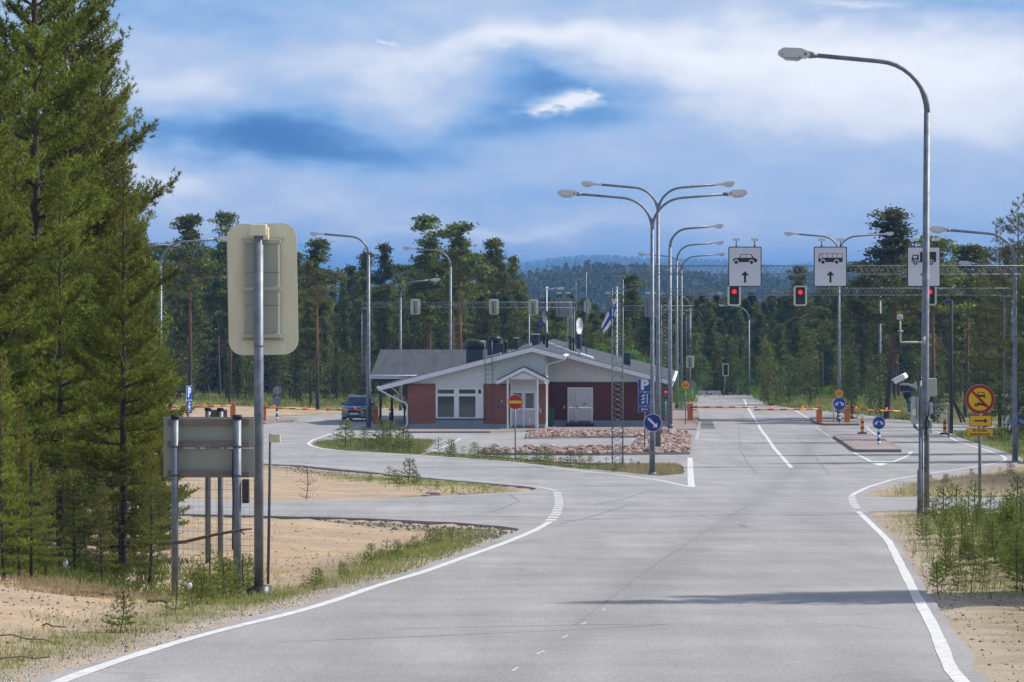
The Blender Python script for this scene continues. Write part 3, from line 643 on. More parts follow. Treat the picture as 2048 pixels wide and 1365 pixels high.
# ------------------------------------------------------------------ street lamps
def arc(cx, cz, r, a0, a1, n=9):
    return [(cx + r * math.cos(math.radians(a0 + (a1 - a0) * i / n)), 0, cz + r * math.sin(math.radians(a0 + (a1 - a0) * i / n))) for i in range(n + 1)]
def arm_path(H, span, sg, drop, tilt):
    "from the pole top up and out sideways: (x, 0, z) points; span = reach of the arm's end"
    r = 1.15; z0 = H - drop
    a = [(0, 0, z0)]
    for i in range(1, 10):
        t = PI / 2 * i / 9 * .96; a.append((sg * r * (1 - math.cos(t)) , 0, z0 + r * math.sin(t)))
    x1, z1 = a[-1][0], a[-1][2]; a.append((sg * span, 0, z1 + (span - abs(x1)) * tilt)); return a
def lamp(px, d, ytop, arms, style, label, span=2.55, ybase=None, rad=.075, group='street lamps around the border station', rz=0.0, nm='street_lamp', head=1.0):
    """px: pole column; ytop: pixel row of the arm's end; arms: list of -1/+1 sides"""
    zb = T(X(px, d), d) if ybase is None else Z(ybase, d)
    t = thing(nm, label, 'street lamp', (X(px, d), d, zb), rz, group)
    H = Z(ytop, d) - zb; tilt = .085; drop = 1.15 + (span - 1.15) * tilt
    zf = H - drop
    lo = MB(); lo.tube([(0, 0, -.3), (0, 0, zf * .30), (0, 0, zf * .31), (0, 0, zf)], [rad * 1.45, rad * 1.2, rad * 1.05, rad * .85], 12)
    lo.tube([(0, 0, -.02), (0, 0, .10)], rad * 2.0, 12); lo.build('pole', M['galv'], t)
    lo = MB(); lo.bbox(-.055, .055, -rad * 1.5 - .012, -rad * 1.2, .9, 1.25, .01); lo.build('service_hatch', M['galv_dark'], t)
    for sg in arms:
        pth = arm_path(H, span, sg, drop, tilt)
        a = MB(); a.tube(pth, [rad * .8] * 3 + [rad * .62] * (len(pth) - 3), 10); a.build('arm', M['galv'], t)
        ang = math.atan(tilt) * sg
        ex, ez = pth[-1][0], pth[-1][2]
        Mx = Matrix.Translation((ex, 0, ez)) @ Matrix.Rotation(-ang, 4, 'Y') @ Matrix.Diagonal((sg * head, head, head, 1))
        h = MB()
        if style == 'new':       # broad white head with a grey neck
            prof = [(.10, -.05), (.16, -.09), (.72, -.11), (.80, -.06), (.80, .03), (.70, .105), (.30, .125), (.14, .07), (.10, .05)]
            h.prism(prof, -.15, .15, Mx); hh = h.build('lamp_head', M['lamp_shell'], t)
            n_ = MB(); n_.tube([Mx @ Vector((-.08, 0, 0)), Mx @ Vector((.12, 0, 0))], [.055, .085], 8); n_.build('neck', M['galv'], hh)
            n_ = MB(); n_.prism([(.26, -.107), (.70, -.107), (.62, -.165), (.34, -.165)], -.12, .12, Mx); n_.build('lamp_bowl', M['lamp_glass'], hh)
            n_ = MB(); n_.disc(.20, .0, .032, -.156, -.15, 14, Mx); n_.build('red_mark', M['lamp_red'], hh)
            n_ = MB(); n_.disc(.32, -.07, .016, -.156, -.15, 10, Mx); n_.disc(.72, -.05, .016, -.156, -.15, 10, Mx); n_.build('screw', M['black'], hh)
        else:                    # older cobra head, tapering neck
            prof = [(-.05, -.035), (.36, -.07), (.40, -.09), (.84, -.09), (.88, -.05), (.88, .05), (.84, .085), (.46, .10), (.36, .05), (-.05, .035)]
            h.prism(prof, -.13, .13, Mx); hh = h.build('lamp_head', M['lamp_shell'], t)
            n_ = MB(); n_.prism([(.42, -.088), (.82, -.088), (.74, -.16), (.54, -.17)], -.11, .11, Mx); n_.build('lamp_bowl', M['lamp_glass'], hh)
    return t
Lg = 'street lamps around the border station'
_tall = lamp(1848, 90, 113, [-1], 'new', 'tallest grey street lamp with one arm, nearest on the right roadside', span=2.56, ybase=1024, rad=.085); _tall.rotation_euler = (0, .0078, 0)
lamp(1304.5, 144, 389, [-1, 1], 'new', 'double armed street lamp rising beside the round blue arrow sign', span=2.62, ybase=951, rad=.075)
lamp(1316, 182, 370, [-1, 1], 'old', 'double armed street lamp standing in the stone bed', span=2.60, ybase=899, rad=.09)
lamp(1340, 242, 454, [1], 'old', 'street lamp on the pavement at the right corner of the station', span=2.35, ybase=853, rad=.11)
lamp(1353.5, 288, 487, [1], 'old', 'single armed street lamp behind the station right eave', span=2.5, ybase=823, rad=.10)
lamp(1363, 326, 510, [-1, 1], 'old', 'double armed street lamp between the station and the left barrier cabinet', span=2.65, ybase=792, rad=.09)
lamp(1380, 345, 588, [-1, 1], 'new', 'double armed street lamp low against the forest above the left barrier cabinet', span=2.25, ybase=792, rad=.065, head=.8)
lamp(1498, 345, 612, [-1], 'old', 'single armed street lamp at the far crest of the road', span=1.9, ybase=796, rad=.08, head=.8)
lamp(1678, 258, 469, [-1, 1], 'old', 'double armed street lamp between the two orange barrier cabinets', span=2.65, ybase=839, rad=.09)
lamp(1760, 294, 552, [-1], 'old', 'curved street lamp at the wood edge behind the right barrier boom', span=2.6, ybase=824, rad=.10)
lamp(2030, 163, 461, [-1], 'new', 'street lamp with white head near the right edge of the picture', span=2.7, ybase=960, rad=.09)
lamp(2044, 232, 528, [-1], 'new', 'farther street lamp with white head at the right edge of the picture', span=2.85, ybase=882, rad=.08)
lamp(737, 247, 469, [-1], 'old', 'street lamp before the left end of the canopy, beside the parked car', span=2.75, ybase=863, rad=.11)
lamp(901, 283, 498, [-1], 'old', 'street lamp rising behind the canopy roof, arm pointing left', span=2.5, ybase=838, rad=.10)
lamp(801, 288, 561, [1], 'new', 'low street lamp behind the canopy roof, arm pointing right', span=2.07, ybase=825, rad=.09)
lamp(1058, 294, 578, [1], 'new', 'street lamp behind the station ridge, beside the blue flag', span=1.95, ybase=820, rad=.07, head=.8)
lamp(321, 190, 479, [1], 'new', 'street lamp on the left partly hidden by the back of the signal', span=2.6, ybase=908, rad=.09)
lamp(256, 267, 490, [1], 'old', 'street lamp seen through the large pines on the left', span=2.55, ybase=850, rad=.10)

# ------------------------------------------------------------------ lattice gantries
def lattice(mb, p0, p1, w, dep, r, step, legs=4, web=.6):
    "lattice girder between two points; w along the side axis, dep along the other"
    p0 = Vector(p0); p1 = Vector(p1); d = (p1 - p0); L = d.length; d.normalize()
    ref = Vector((0, 1, 0)); a = d.cross(ref).normalized(); c = ref
    cs = [a * w / 2 - c * dep / 2, -a * w / 2 - c * dep / 2, -a * w / 2 + c * dep / 2, a * w / 2 + c * dep / 2]
    for q in cs: mb.tube([p0 + q, p1 + q], r, 6)
    n = max(1, round(L / step))
    for i in range(n):
        t0 = p0 + d * (L * i / n); t1 = p0 + d * (L * (i + 1) / n)
        for k in range(4):
            q0, q1 = cs[k], cs[(k + 1) % 4]
            if k % 2 == 0:
                tm = (t0 + t1) / 2
                mb.tube([t0 + q0, tm + q1, t1 + q0], r * web, 4)
            else: mb.tube([t0 + q0, t1 + q1], r * web, 4)
def gantry(label, d, beamtop, beambot, pxl, pxr, cols, tw=.44, group='lattice gantries over the lanes', r=.02, basey=None, step=.42, mk='galv_mid'):
    zt, zb = Z(beamtop, d), Z(beambot, d); x0 = X(pxl, d); x1 = X(pxr, d)
    gx = X(cols[0], d); g0 = R(d)
    t = thing('lattice_gantry', label, 'gantry', (gx, d, g0), 0, group)
    b = MB(); lattice(b, (x0 - gx, 0, (zt + zb) / 2 - g0), (x1 - gx, 0, (zt + zb) / 2 - g0), zt - zb, .34, r, step); b.build('beam', M[mk], t)
    for c in cols:
        zz = (R(d) if abs(c - 1024) < 330 else T(X(c, d), d)) - g0
        m = MB(); lattice(m, (X(c, d) - gx, 0, zz - .1), (X(c, d) - gx, 0, zb - g0 - .02), tw, .40, r, .40)
        m.box(X(c, d) - gx - tw / 2 - .03, X(c, d) - gx + tw / 2 + .03, -.24, .24, zb - g0 - .10, zb - g0 - .03)
        m.build('column', M[mk], t)
        m = MB(); m.bbox(X(c, d) - gx - tw * .8, X(c, d) - gx + tw * .8, -.36, .36, zz - .3, zz + .06, .03); m.build('footing', M['kerb'], t)
    return t, gx, g0
D1, D2, D3, D4 = 157, 218, 263, 333
gantry('tall steel lattice gantry carrying the three white lane signs, nearest of the gantries', D1, 532, 549, 1226, 2230, [1235, 2215], .42, r=.022)
gantry('steel lattice gantry carrying the red lit traffic lights over the road', D2, 577, 591, 1322, 2020, [1330, 2016], .40)
gantry('steel lattice gantry left of the station carrying backs of traffic lights', D3, 605, 616, 723, 1150, [730, 1142], .42)
gantry('farthest lattice gantry with grey sign backs above the station roof', D4, 612, 621, 1068, 1385, [1377, 1140], .40)

# traffic signals
def signal(px, py, d, w, h, front, label, lit=None, name='traffic_light', group='traffic lights hung on the gantries', pole=None, three=False, hang=True):
    z = Z(py, d); t = thing(name, label, 'traffic light', (X(px, d), d - .24, z), 0, group)
    sg = 1 if front else -1                       # front: lenses face the camera
    Mx = Matrix.Identity(4) if front else Matrix.Rotation(PI, 4, 'Z')
    o = MB(); o.prism(rrect(-w / 2, w / 2, -h / 2, h / 2, w * .2), .0, .03, Mx); bb = o.build('backboard', M['cream'], t)
    hw, hh = w * .345, h * .42
    o = MB()
    if front:
        o.prism(rrect(-hw, hw, -hh, hh, w * .06), -.05, -.001, Mx); hs = o.build('housing', M['black'], t)
        for k, (zc, key) in enumerate(((hh * .42, 'red_lit' if lit else 'red_off'), (-hh * .42, 'green_off'))):
            q = MB(); q.disc(0, zc, hw * .50, -.058, -.05, 20); q.build('red_lens' if k == 0 else 'green_lens', M[key], hs)
            q = MB()                              # visor: upper half tube
            n = 10; vs = []; fs = []
            for i in range(n + 1):
                a = PI * i / n
                for (yy, rr) in ((-.05, hw * .62), (-.05 - hw * .8, hw * .60)): vs.append((rr * math.cos(a), yy, zc + rr * math.sin(a)))
            for i in range(n): fs.append((2 * i, 2 * i + 1, 2 * i + 3, 2 * i + 2))
            q.add(vs, fs, True); q.build('visor', M['black'], hs)
        q = MB(); q.box(-w * .12, w * .12, .03, .10, -h * .3, h * .3); q.build('bracket', M['galv_dark'], t)
    else:
        o.bbox(-hw * .78, hw * .78, -.20, -.001, -hh, hh, .02); hs = o.build('housing', M['greenish'], t)
        q = MB(); q.tube([(-hw * .2, -.22, -h * .42), (-hw * .2, -.22, h * .42)], .028, 8); q.build('bracket', M['galv_dark'], t)
    return t
SG = 'traffic lights hung on the gantries'
signal(1468, 591, D2, .73, 1.16, True, 'red lit traffic light hanging under the white car lane sign', True)
signal(1600, 592, D2, .73, 1.10, True, 'red lit traffic light hanging between the car and the bus lane signs', True)
signal(1859, 591, D2, .73, 1.10, True, 'red lit traffic light under the lorry lane sign, partly behind the tall lamp post', True)
signal(831, 614, D3, .64, 1.02, False, 'cream back of the traffic light leftmost on the gantry above the canopy roof')
signal(988, 614, D3, .64, 1.02, False, 'cream back of the traffic light above the round chimneys of the station')
signal(1067, 615, D3, .64, 1.02, False, 'cream back of the traffic light just left of the blue flag')
s1 = signal(1380, 724, 330, .68, 1.0, False, 'cream back of a traffic light on a post above the round yellow customs sign', group='traffic lights on posts beside the road')
q = MB(); q.tube([(0, .2, .2), (0, .2, R(330) - Z(724, 330) - .2)], .045, 8); q.build('post', M['galv'], s1)
s2 = signal(1451, 740, 330, .52, 1.05, True, 'unlit traffic light on a post at the far end of the road', None, group='traffic lights on posts beside the road')
q = MB(); q.tube([(0, .06, -.3), (-.2, .06, R(330) - Z(740, 330) - .3)], .04, 8); q.build('post', M['galv'], s2)
s3 = signal(1331, 789, 236, .1, .1, True, 'small red lit traffic light beside the station right wall', True, group=None)
for c in list(s3.children):
    for g in list(c.children): bpy.data.objects.remove(g)
    bpy.data.objects.remove(c)
q = MB(); q.bbox(-.12, .12, -.1, .1, -.30, .30, .02); hs = q.build('housing', M['black'], s3)
q = MB(); q.disc(0, .15, .085, -.112, -.1, 14); q.build('red_lens', M['red_lit'], hs)
q = MB(); q.disc(0, -.15, .085, -.112, -.1, 14); q.build('green_lens', M['green_off'], hs)
q = MB(); q.tube([(0, .05, -.3), (0, .05, -1.9)], .04, 8); q.build('post', M['galv'], s3)

# big signal seen from the back, left foreground
def big_signal():
    d = 51.0; b = Vector((X(517.5, d), d, T(X(517.5, d), d)))
    b.z = Z(1178, d)
    t = thing('roadside_traffic_light', 'large cream backed traffic light on a galvanised post in the left foreground', 'traffic light', b)
    s = FPX / d
    lx = lambda px: (px - 517.5) / s; lz = lambda py: (1178 - py) / s
    o = MB(); o.tube([(0, 0, -.3), (0, 0, lz(470))], .060, 16)
    o.tube([(0, 0, lz(470)), (0, 0, lz(462))], .066, 16)
    o.build('post', M['galv'], t)
    Mx = Matrix.Rotation(math.radians(-1.0), 4, 'Y')
    cx, cz = lx(522.5), lz(579)
    o = MB(); o.prism([(cx + x, cz + z) for x, z in [(Mx @ Vector((a, 0, c))).xz for a, c in rrect(-70 / s, 70 / s, -132 / s, 132 / s, 29 / s, 8)]], .27, .30); bb = o.build('backboard', M['cream'], t)
    h = MB(); h.bbox(lx(487), lx(557), .12, .268, lz(677), lz(482), .02); hs = h.build('housing', M['greenish'], t)
    for yy in (545, 611):
        q = MB(); q.box(lx(486.5), lx(557.5), .117, .119, lz(yy + .7), lz(yy)); q.build('seam', M['galv_dark'], hs)
    for yy, hh_ in ((483, 4.5), (578, 4), (673, 4)):
        q = MB(); q.bbox(lx(485), lx(560), .10, .15, lz(yy + hh_), lz(yy - hh_), .006); q.build('clamp', M['greenish_trim'], hs)
    for yy in (478.5, 680):
        q = MB(); q.box(lx(481), lx(565), .235, .26, lz(yy + 1.6), lz(yy - 1.6)); q.build('mounting_bar', M['greenish_trim'], hs)
    q = MB(); q.bbox(lx(500), lx(533), -.085, .14, lz(472), lz(449), .012); q.bbox(lx(518), lx(537), -.02, .16, lz(480), lz(455), .012); q.build('cap', M['cream'], t)
    q = MB(); q.tube([(0, 0, lz(693)), (0, 0, lz(691))], .066, 14); q.tube([(0, 0, lz(672)), (.05, .12, lz(672))], .02, 6); q.build('clamp_ring', M['galv_dark'], t)
    q = MB(); q.tube([(0, 0, -.3), (0, 0, .04)], .16, 12); q.build('footing', M['black'], t)
big_signal()

# board seen from the back on two posts, left foreground
def board():
    d = 50.5; s = FPX / d; zb = Z(1176, d)
    t = thing('direction_sign', 'large grey sign board seen from behind on two black capped posts', 'sign', (X(350, d), d, zb))
    lx = lambda px: (px - 350) / s; lz = lambda py: (1176 - py) / s
    for px, r in ((350, .045), (474.5, .052)):
        q = MB(); zz = lz(1160) if px > 400 else 0
        q.tube([(lx(px), 0, zz - .3), (lx(px), 0, lz(838))], r, 12); p = q.build('post', M['galv'], t)
        q = MB(); q.tube([(lx(px), 0, lz(838)), (lx(px), 0, lz(830))], [r * 1.25, r * 1.15], 12); q.build('post_cap', M['rubber'], p)
        for yy in (893, 951):
            q = MB(); q.tube([(lx(px), 0, lz(yy + 2)), (lx(px), 0, lz(yy - 2))], r + .008, 12); q.build('clamp', M['galv_dark'], p)
    for y0, y1 in ((835, 897), (898, 956)):
        q = MB(); q.box(lx(325), lx(508), .13, .145, lz(y1), lz(y0)); q.build('panel', M['board_grey'], t)
    for y0, y1 in ((838, 851), (884, 896), (943, 956)):
        q = MB(); q.bbox(lx(334), lx(499), .075, .128, lz(y1), lz(y0), .006); q.build('rail', M['wood'], t)
    q = MB(); q.bbox(lx(484), lx(498), -.02, .10, lz(1007), lz(959), .01); q.build('switch_box', M['wood_dark'], t)
    q = MB(); q.tube([(lx(466), .0, lz(900)), (lx(465), -.02, lz(940)), (lx(466), -.02, lz(1000)), (lx(465), 0, lz(1100))], .008, 5); q.build('cable', M['black'], t)
    d = 63.0; s = FPX / d; zb = Z(1113, d)
    t = thing('information_board', 'board edge on behind the large sign board, on two shorter posts', 'sign', (X(416, d), d, zb))
    lx = lambda px: (px - 416) / s; lz = lambda py: (1113 - py) / s
    for px, yb in ((416, 1113), (441, 1128)):
        dy = -(yb - 1113) / s * 0
        q = MB(); q.tube([(lx(px), 0, lz(yb) - .3), (lx(px), 0, lz(820))], .045, 10); p = q.build('post', M['galv'], t)
        q = MB(); q.tube([(lx(px), 0, lz(822)), (lx(px), 0, lz(816))], .055, 10); q.build('post_cap', M['rubber'], p)
    q = MB(); q.bbox(lx(420), lx(454), .06, .12, lz(940), lz(820), .01); q.build('panel', M['wood'], t)
board()
# thin marker post with a small plate
def marker():
    d = 56.0; s = FPX / d
    t = thing('marker_post', 'thin grey post with a small turned plate beside the sandy slope', 'post', (X(536, d), d, Z(1140, d)))
    lz = lambda py: (1140 - py) / s
    q = MB(); q.tube([(0, 0, -.2), ((541 - 536) / s, 0, lz(868))], .020, 8); q.build('pole', M['galv_dark'], t)
    Mx = Matrix.Translation((5 / s, 0, 0)) @ Matrix.Rotation(math.radians(-38), 4, 'Z')
    q = MB(); q.box(.01, .20, -.03, -.015, lz(885), lz(869), Mx); q.build('plate', M['cream'], t)
marker()

# ------------------------------------------------------------------ lane signs with pictograms on the near gantry
def lane_sign(px, kind, label, lx_off=(-.36, .45)):
    d = D1; w, h = 1.30, 1.57; z = Z(534, d)
    t = thing('lane_sign', label, 'sign', (X(px, d), d - .30, z), 0, 'white lane signs on the near gantry')
    q = MB(); q.prism(rrect(-w / 2, w / 2, -h / 2, h / 2, .06), 0, .03); q.build('border', M['black'], t)
    q = MB(); q.prism(rrect(-w / 2 + .035, w / 2 - .035, -h / 2 + .035, h / 2 - .035, .045), -.006, -.001); q.build('panel', M['signwhite'], t)
    q = MB(); q.box(-w / 2 + .035, w / 2 - .035, -.008, -.0065, -.045, -.038); q.build('panel_joint', M['paintgrey'], t)
    y0, y1 = -.012, -.008; y2, y3 = -.016, -.0125
    q = MB(); q.prism([(-.04, -.62), (.045, -.62), (.045, -.34), (.155, -.34), (0, -.17), (-.155, -.34), (-.04, -.34)], y0, y1); q.build('arrow', M['black'], t)
    b = MB(); wm = MB(); kw = []
    if kind == 'car':
        b.prism([(-.46, .18), (.47, .18), (.475, .30), (.40, .335), (.34, .345), (.27, .47), (.22, .495), (-.12, .495), (-.17, .475), (-.24, .345), (-.44, .325), (-.47, .30)], y0, y1)
        wm.prism([(-.195, .35), (.025, .35), (.025, .475), (-.115, .475), (-.15, .455)], y2, y3); wm.prism([(.045, .35), (.275, .35), (.235, .455), (.20, .475), (.045, .475)], y2, y3)
        for cx in (-.345, .255): wm.disc(cx, .185, .10, y2, y3, 24); kw.append((cx, .175, .068))
        wm.box(-.5, .5, y2, y3, .08, .1) if False else None
    elif kind == 'bus':
        b.prism([(-.46, .18), (.48, .18), (.48, .52), (-.41, .52), (-.44, .48), (-.475, .30)], y0, y1)
        for a, c in ((-.30, -.125), (-.105, .065), (.085, .255), (.275, .46)): wm.prism([(a, .355), (c, .355), (c, .505), (a, .505)], y2, y3)
        wm.prism([(-.445, .32), (-.32, .32), (-.32, .505), (-.40, .505)], y2, y3)
        for cx in (-.29, .245): wm.disc(cx, .195, .10, y2, y3, 24); kw.append((cx, .185, .068))
    else:
        b.prism([(-.15, .20), (.47, .20), (.47, .24), (.485, .24), (.485, .58), (-.15, .58)], y0, y1)
        b.prism([(-.48, .17), (-.155, .17), (-.155, .22), (-.20, .25), (-.20, .45), (-.22, .47), (-.42, .47), (-.44, .45), (-.475, .33)], y0, y1)
        b.prism([(-.155, .17), (.47, .17), (.47, .198), (-.155, .198)], y0, y1)
        wm.prism([(-.43, .34), (-.27, .34), (-.27, .43), (-.40, .43)], y2, y3); wm.prism([(-.20, .22), (-.155, .22), (-.155, .47), (-.20, .47)], y2, y3)
        for cx in (-.33, .28): wm.disc(cx, .17, .115, y2, y3, 24); kw.append((cx, .16, .088))
        for cx in (-.33, .28):
            k2 = MB(); k2.disc(cx, .16, .036, -.024, -.0205, 16); k2.build('hub', M['signwhite'], t)
    b.build('pictogram', M['black'], t); wm.build('pictogram_window', M['signwhite'], t); [MB().disc(a, c, r, -.020, -.0165, 22).build('pictogram_wheel', M['black'], t) for a, c, r in kw]
    for ox in lx_off:
        q = MB(); q.tube([(ox, .01, h / 2), (ox, .01, h / 2 + .22)], .018, 8); q.box(ox - .035, ox + .035, -.02, .04, h / 2, h / 2 + .06); ar = q.build('light_bracket', M['galv_dark'], t)
        q = MB(); q.bbox(ox - .14, ox + .14, -.22, .06, h / 2 + .22, h / 2 + .34, .012); q.build('sign_light', M['lamp_shell'], ar)
    for ox in (-.3, .3):
        q = MB(); q.box(ox - .03, ox + .03, .032, .13, -.5, .5); q.build('fixing', M['galv_dark'], t)
lane_sign(1489, 'car', 'white sign with a black car and an upward arrow on the near gantry', (-.34, .38))
lane_sign(1659.5, 'bus', 'white sign with a black bus and an upward arrow on the near gantry', (-.34, .40))
lane_sign(1846, 'truck', 'white sign with a black lorry and an upward arrow behind the tall lamp post', (-.36, .44))
for px, lb in ((1127, 'grey back of a lane sign above the right end of the station ridge'), (1225, 'grey back of a lane sign left of the white and blue flag'), (1304, 'grey back of a lane sign behind the double armed lamps')):
    t = thing('overhead_lane_sign', lb, 'sign', (X(px, D4), D4 - .3, Z(615, D4)), 0, 'grey sign backs on the farthest gantry')
    q = MB(); q.prism(rrect(-.65, .65, -.8, .8, .05), 0, .03); q.build('panel', M['signgrey'], t)
    for ox in (-.38, .38):
        q = MB(); q.tube([(ox, 0, -.75), (ox, 0, 1.1)], .03, 6); a = q.build('bracket', M['galv_dark'], t)
        q = MB(); q.bbox(ox - .19, ox + .19, -.06, .25, 1.1, 1.26, .02); q.build('sign_light', M['lamp_shell'], a)

# ------------------------------------------------------------------ road signs
def post_to(t, z0, z1, r=.03, x=0, y=.03, m='galv'):
    q = MB(); q.tube([(x, y, z0 - .25), (x, y, z1)], r, 10); return q.build('post', M[m], t)
def arrow_pts(w=.05, L=.4, hw=.13, hl=.14):
    return [(-L / 2, -w / 2), (L / 2 - hl, -w / 2), (L / 2 - hl, -hw), (L / 2, 0), (L / 2 - hl, hw), (L / 2 - hl, w / 2), (-L / 2, w / 2)]
def rotp(pts, a, ox=0, oz=0):
    c, s = math.cos(math.radians(a)), math.sin(math.radians(a)); return [(ox + x * c - z * s, oz + x * s + z * c) for x, z in pts]
def round_sign(t, cz, r, face, rim, rimw, cx=0):
    q = MB(); q.disc(cx, cz, r + .008, -.012, .006, 40); q.build('sign_plate', M['paintgrey'], t)
    q = MB(); q.disc(cx, cz, r, -.016, -.0125, 40); f = q.build('rim', M[rim], t)
    q = MB(); q.disc(cx, cz, r - rimw, -.020, -.0165, 40); q.build('face', M[face], t)
def S_no_motor():
    d = 89.5; s = FPX / d; b = base(1960, d); zb = Z(1052, d)
    t = thing('prohibition_sign', 'round yellow sign with red ring and crossed out car and motorcycle above two plates', 'sign', (b.x, d, zb))
    lz = lambda py: (1052 - py) / s
    post_to(t, 0, lz(770), .036, 0, .04); cz = lz(799); r = .325
    round_sign(t, cz, r, 'signyellow', 'signred', .072)
    k = MB(); y0, y1 = -.025, -.0205
    # car from the front, and a motorcycle
    k.prism([(x + .02, z + cz + .095) for x, z in [(-.10, -.065), (-.10, -.03), (-.085, 0), (-.075, .055), (-.06, .065), (.06, .065), (.075, .055), (.085, 0), (.10, -.03), (.10, -.065), (.075, -.065), (.075, -.04), (-.075, -.04), (-.075, -.065)]], y0, y1)
    k.ring(-.085, cz - .125, .020, .042, y0, y1, 20); k.ring(.115, cz - .125, .020, .042, y0, y1, 20)
    k.prism([(x, z + cz - .09) for x, z in [(-.085, -.035), (-.04, .02), (.03, -.015), (.09, .01), (.12, -.03), (.05, -.05), (-.02, -.04)]], y0, y1)
    k.prism([(x, z + cz - .07) for x, z in [(-.02, .0), (.0, .055), (.03, .055), (.05, -.0), (.06, -.03), (.03, -.03), (.02, .02)]], y0, y1)
    k.disc(.005, cz - .0, .018, y0, y1, 12)
    k.build('pictogram', M['black'], t)
    k = MB(); k.prism([(x + .02, z + cz + .095) for x, z in [(-.06, .005), (.06, .005), (.052, .05), (-.052, .05)]], -.029, -.0255); k.build('pictogram_window', M['signyellow'], t)
    k = MB(); k.prism(rotp([(-.275, -.024), (.275, -.024), (.275, .024), (-.275, .024)], -45, 0, cz), -.033, -.0295); k.build('diagonal_bar', M['signred'], t)
    for (x0, x1, y0_, y1_, nm) in ((1939, 1983.5, 853, 831, 'arrow_plate'), (1932.5, 1987, 873.5, 857, 'text_plate')):
        a0, a1 = (x0 - 1960) / s, (x1 - 1960) / s; z0, z1 = lz(y0_), lz(y1_)
        q = MB(); q.prism(rrect(a0, a1, z0, z1, .012), -.012, .004); q.build(nm, M['signred'], t)
        q = MB(); q.prism(rrect(a0 + .014, a1 - .014, z0 + .014, z1 - .014, .008), -.016, -.0125); q.build('face', M['signyellow'], t)
    q = MB(); q.prism([(x + .02, z + lz(842)) for x, z in arrow_pts(.032, .30, .055, .075)], -.021, -.0165); q.build('arrow', M['black'], t)
    cxx = (1959.7 - 1960) / s
    text('Ei koske', .072, M['black'], t, (cxx, -.018, lz(861.4)), bold=.0022, sx=1.15, spacing=1.12)
    text('henkilökuntaa', .072, M['black'], t, (cxx, -.018, lz(868.6)), bold=.0022, sx=1.0, spacing=1.12)
S_no_motor()
def tulli(px, py, d, yb, label, dx=0):
    s = FPX / d; t = thing('customs_sign', label, 'sign', (X(px, d), d, Z(yb, d)), 0, 'round yellow customs signs')
    cz = (yb - py) / s; post_to(t, 0, cz, .03); round_sign(t, cz, .31, 'signyellow', 'signred', .06)
    q = MB(); q.box(-.17, .17, -.025, -.0205, cz - .045, cz + .01); q.build('bar', M['black'], t)
    text('TULLI', .13, M['black'], t, (0, -.022, cz + .09), bold=.002); text('TULL', .10, M['black'], t, (0, -.022, cz - .12), bold=.002)
tulli(1371, 771, 252, 843, 'round yellow customs sign with red ring beside the left barrier cabinet')
tulli(1678, 787.5, 256, 810, 'round yellow customs sign with red ring above the blue arrows sign on the far island')
def keep_both(px, py, d, yb, label):
    s = FPX / d; t = thing('keep_either_side_sign', label, 'sign', (X(px, d), d - .2, Z(yb, d)), 0, 'round blue signs with two white arrows on traffic islands')
    cz = (yb - py) / s; r = 12.6 / s; round_sign(t, cz, r, 'signblue', 'paintgrey', .018)
    k = MB()
    for a, ox in ((-135, -.42), (-45, .42)): k.prism(rotp([(x * r / .3, z * r / .3) for x, z in arrow_pts(.07, .24, .095, .12)], a, ox * 1.02 * r, cz), -.025, -.0205)
    k.build('arrows', M['signwhite'], t)
    post_to(t, 0, cz, .025)
    zt = cz - r - .12; n = 5
    for i in range(n):
        q = MB(); q.tube([(0, .03, .08 + (zt - .08) * i / n), (0, .03, .08 + (zt - .08) * (i + 1) / n)], .075, 12); q.build('blue_band' if i % 2 == 0 else 'white_band', M['signblue' if i % 2 == 0 else 'white'], t)
    q = MB(); q.tube([(0, .03, 0), (0, .03, .08)], [.09, .05], 10); q.build('foot', M['galv'], t)
keep_both(1757, 846, 190, 898, 'round blue sign with two white arrows on the near traffic island')
keep_both(1678.5, 808, 254, 843, 'round blue sign with two white arrows on the far traffic island')
def keep_right():
    d = 143.4; s = FPX / d; t = thing('keep_right_sign', 'round dark blue sign with a white diagonal arrow on the double armed lamp post', 'sign', (X(1305.5, d), d, Z(846, d)))
    round_sign(t, 0, .32, 'signdarkblue', 'signwhite', .014)
    k = MB(); k.prism(rotp(arrow_pts(.075, .46, .115, .12), -45, 0, 0), -.025, -.0205); k.build('arrow', M['signwhite'], t)
    q = MB(); q.box(-.02, .02, .006, .62, .12, .16); q.box(-.02, .02, .006, .62, -.16, -.12); q.build('bracket', M['galv_dark'], t)
keep_right()
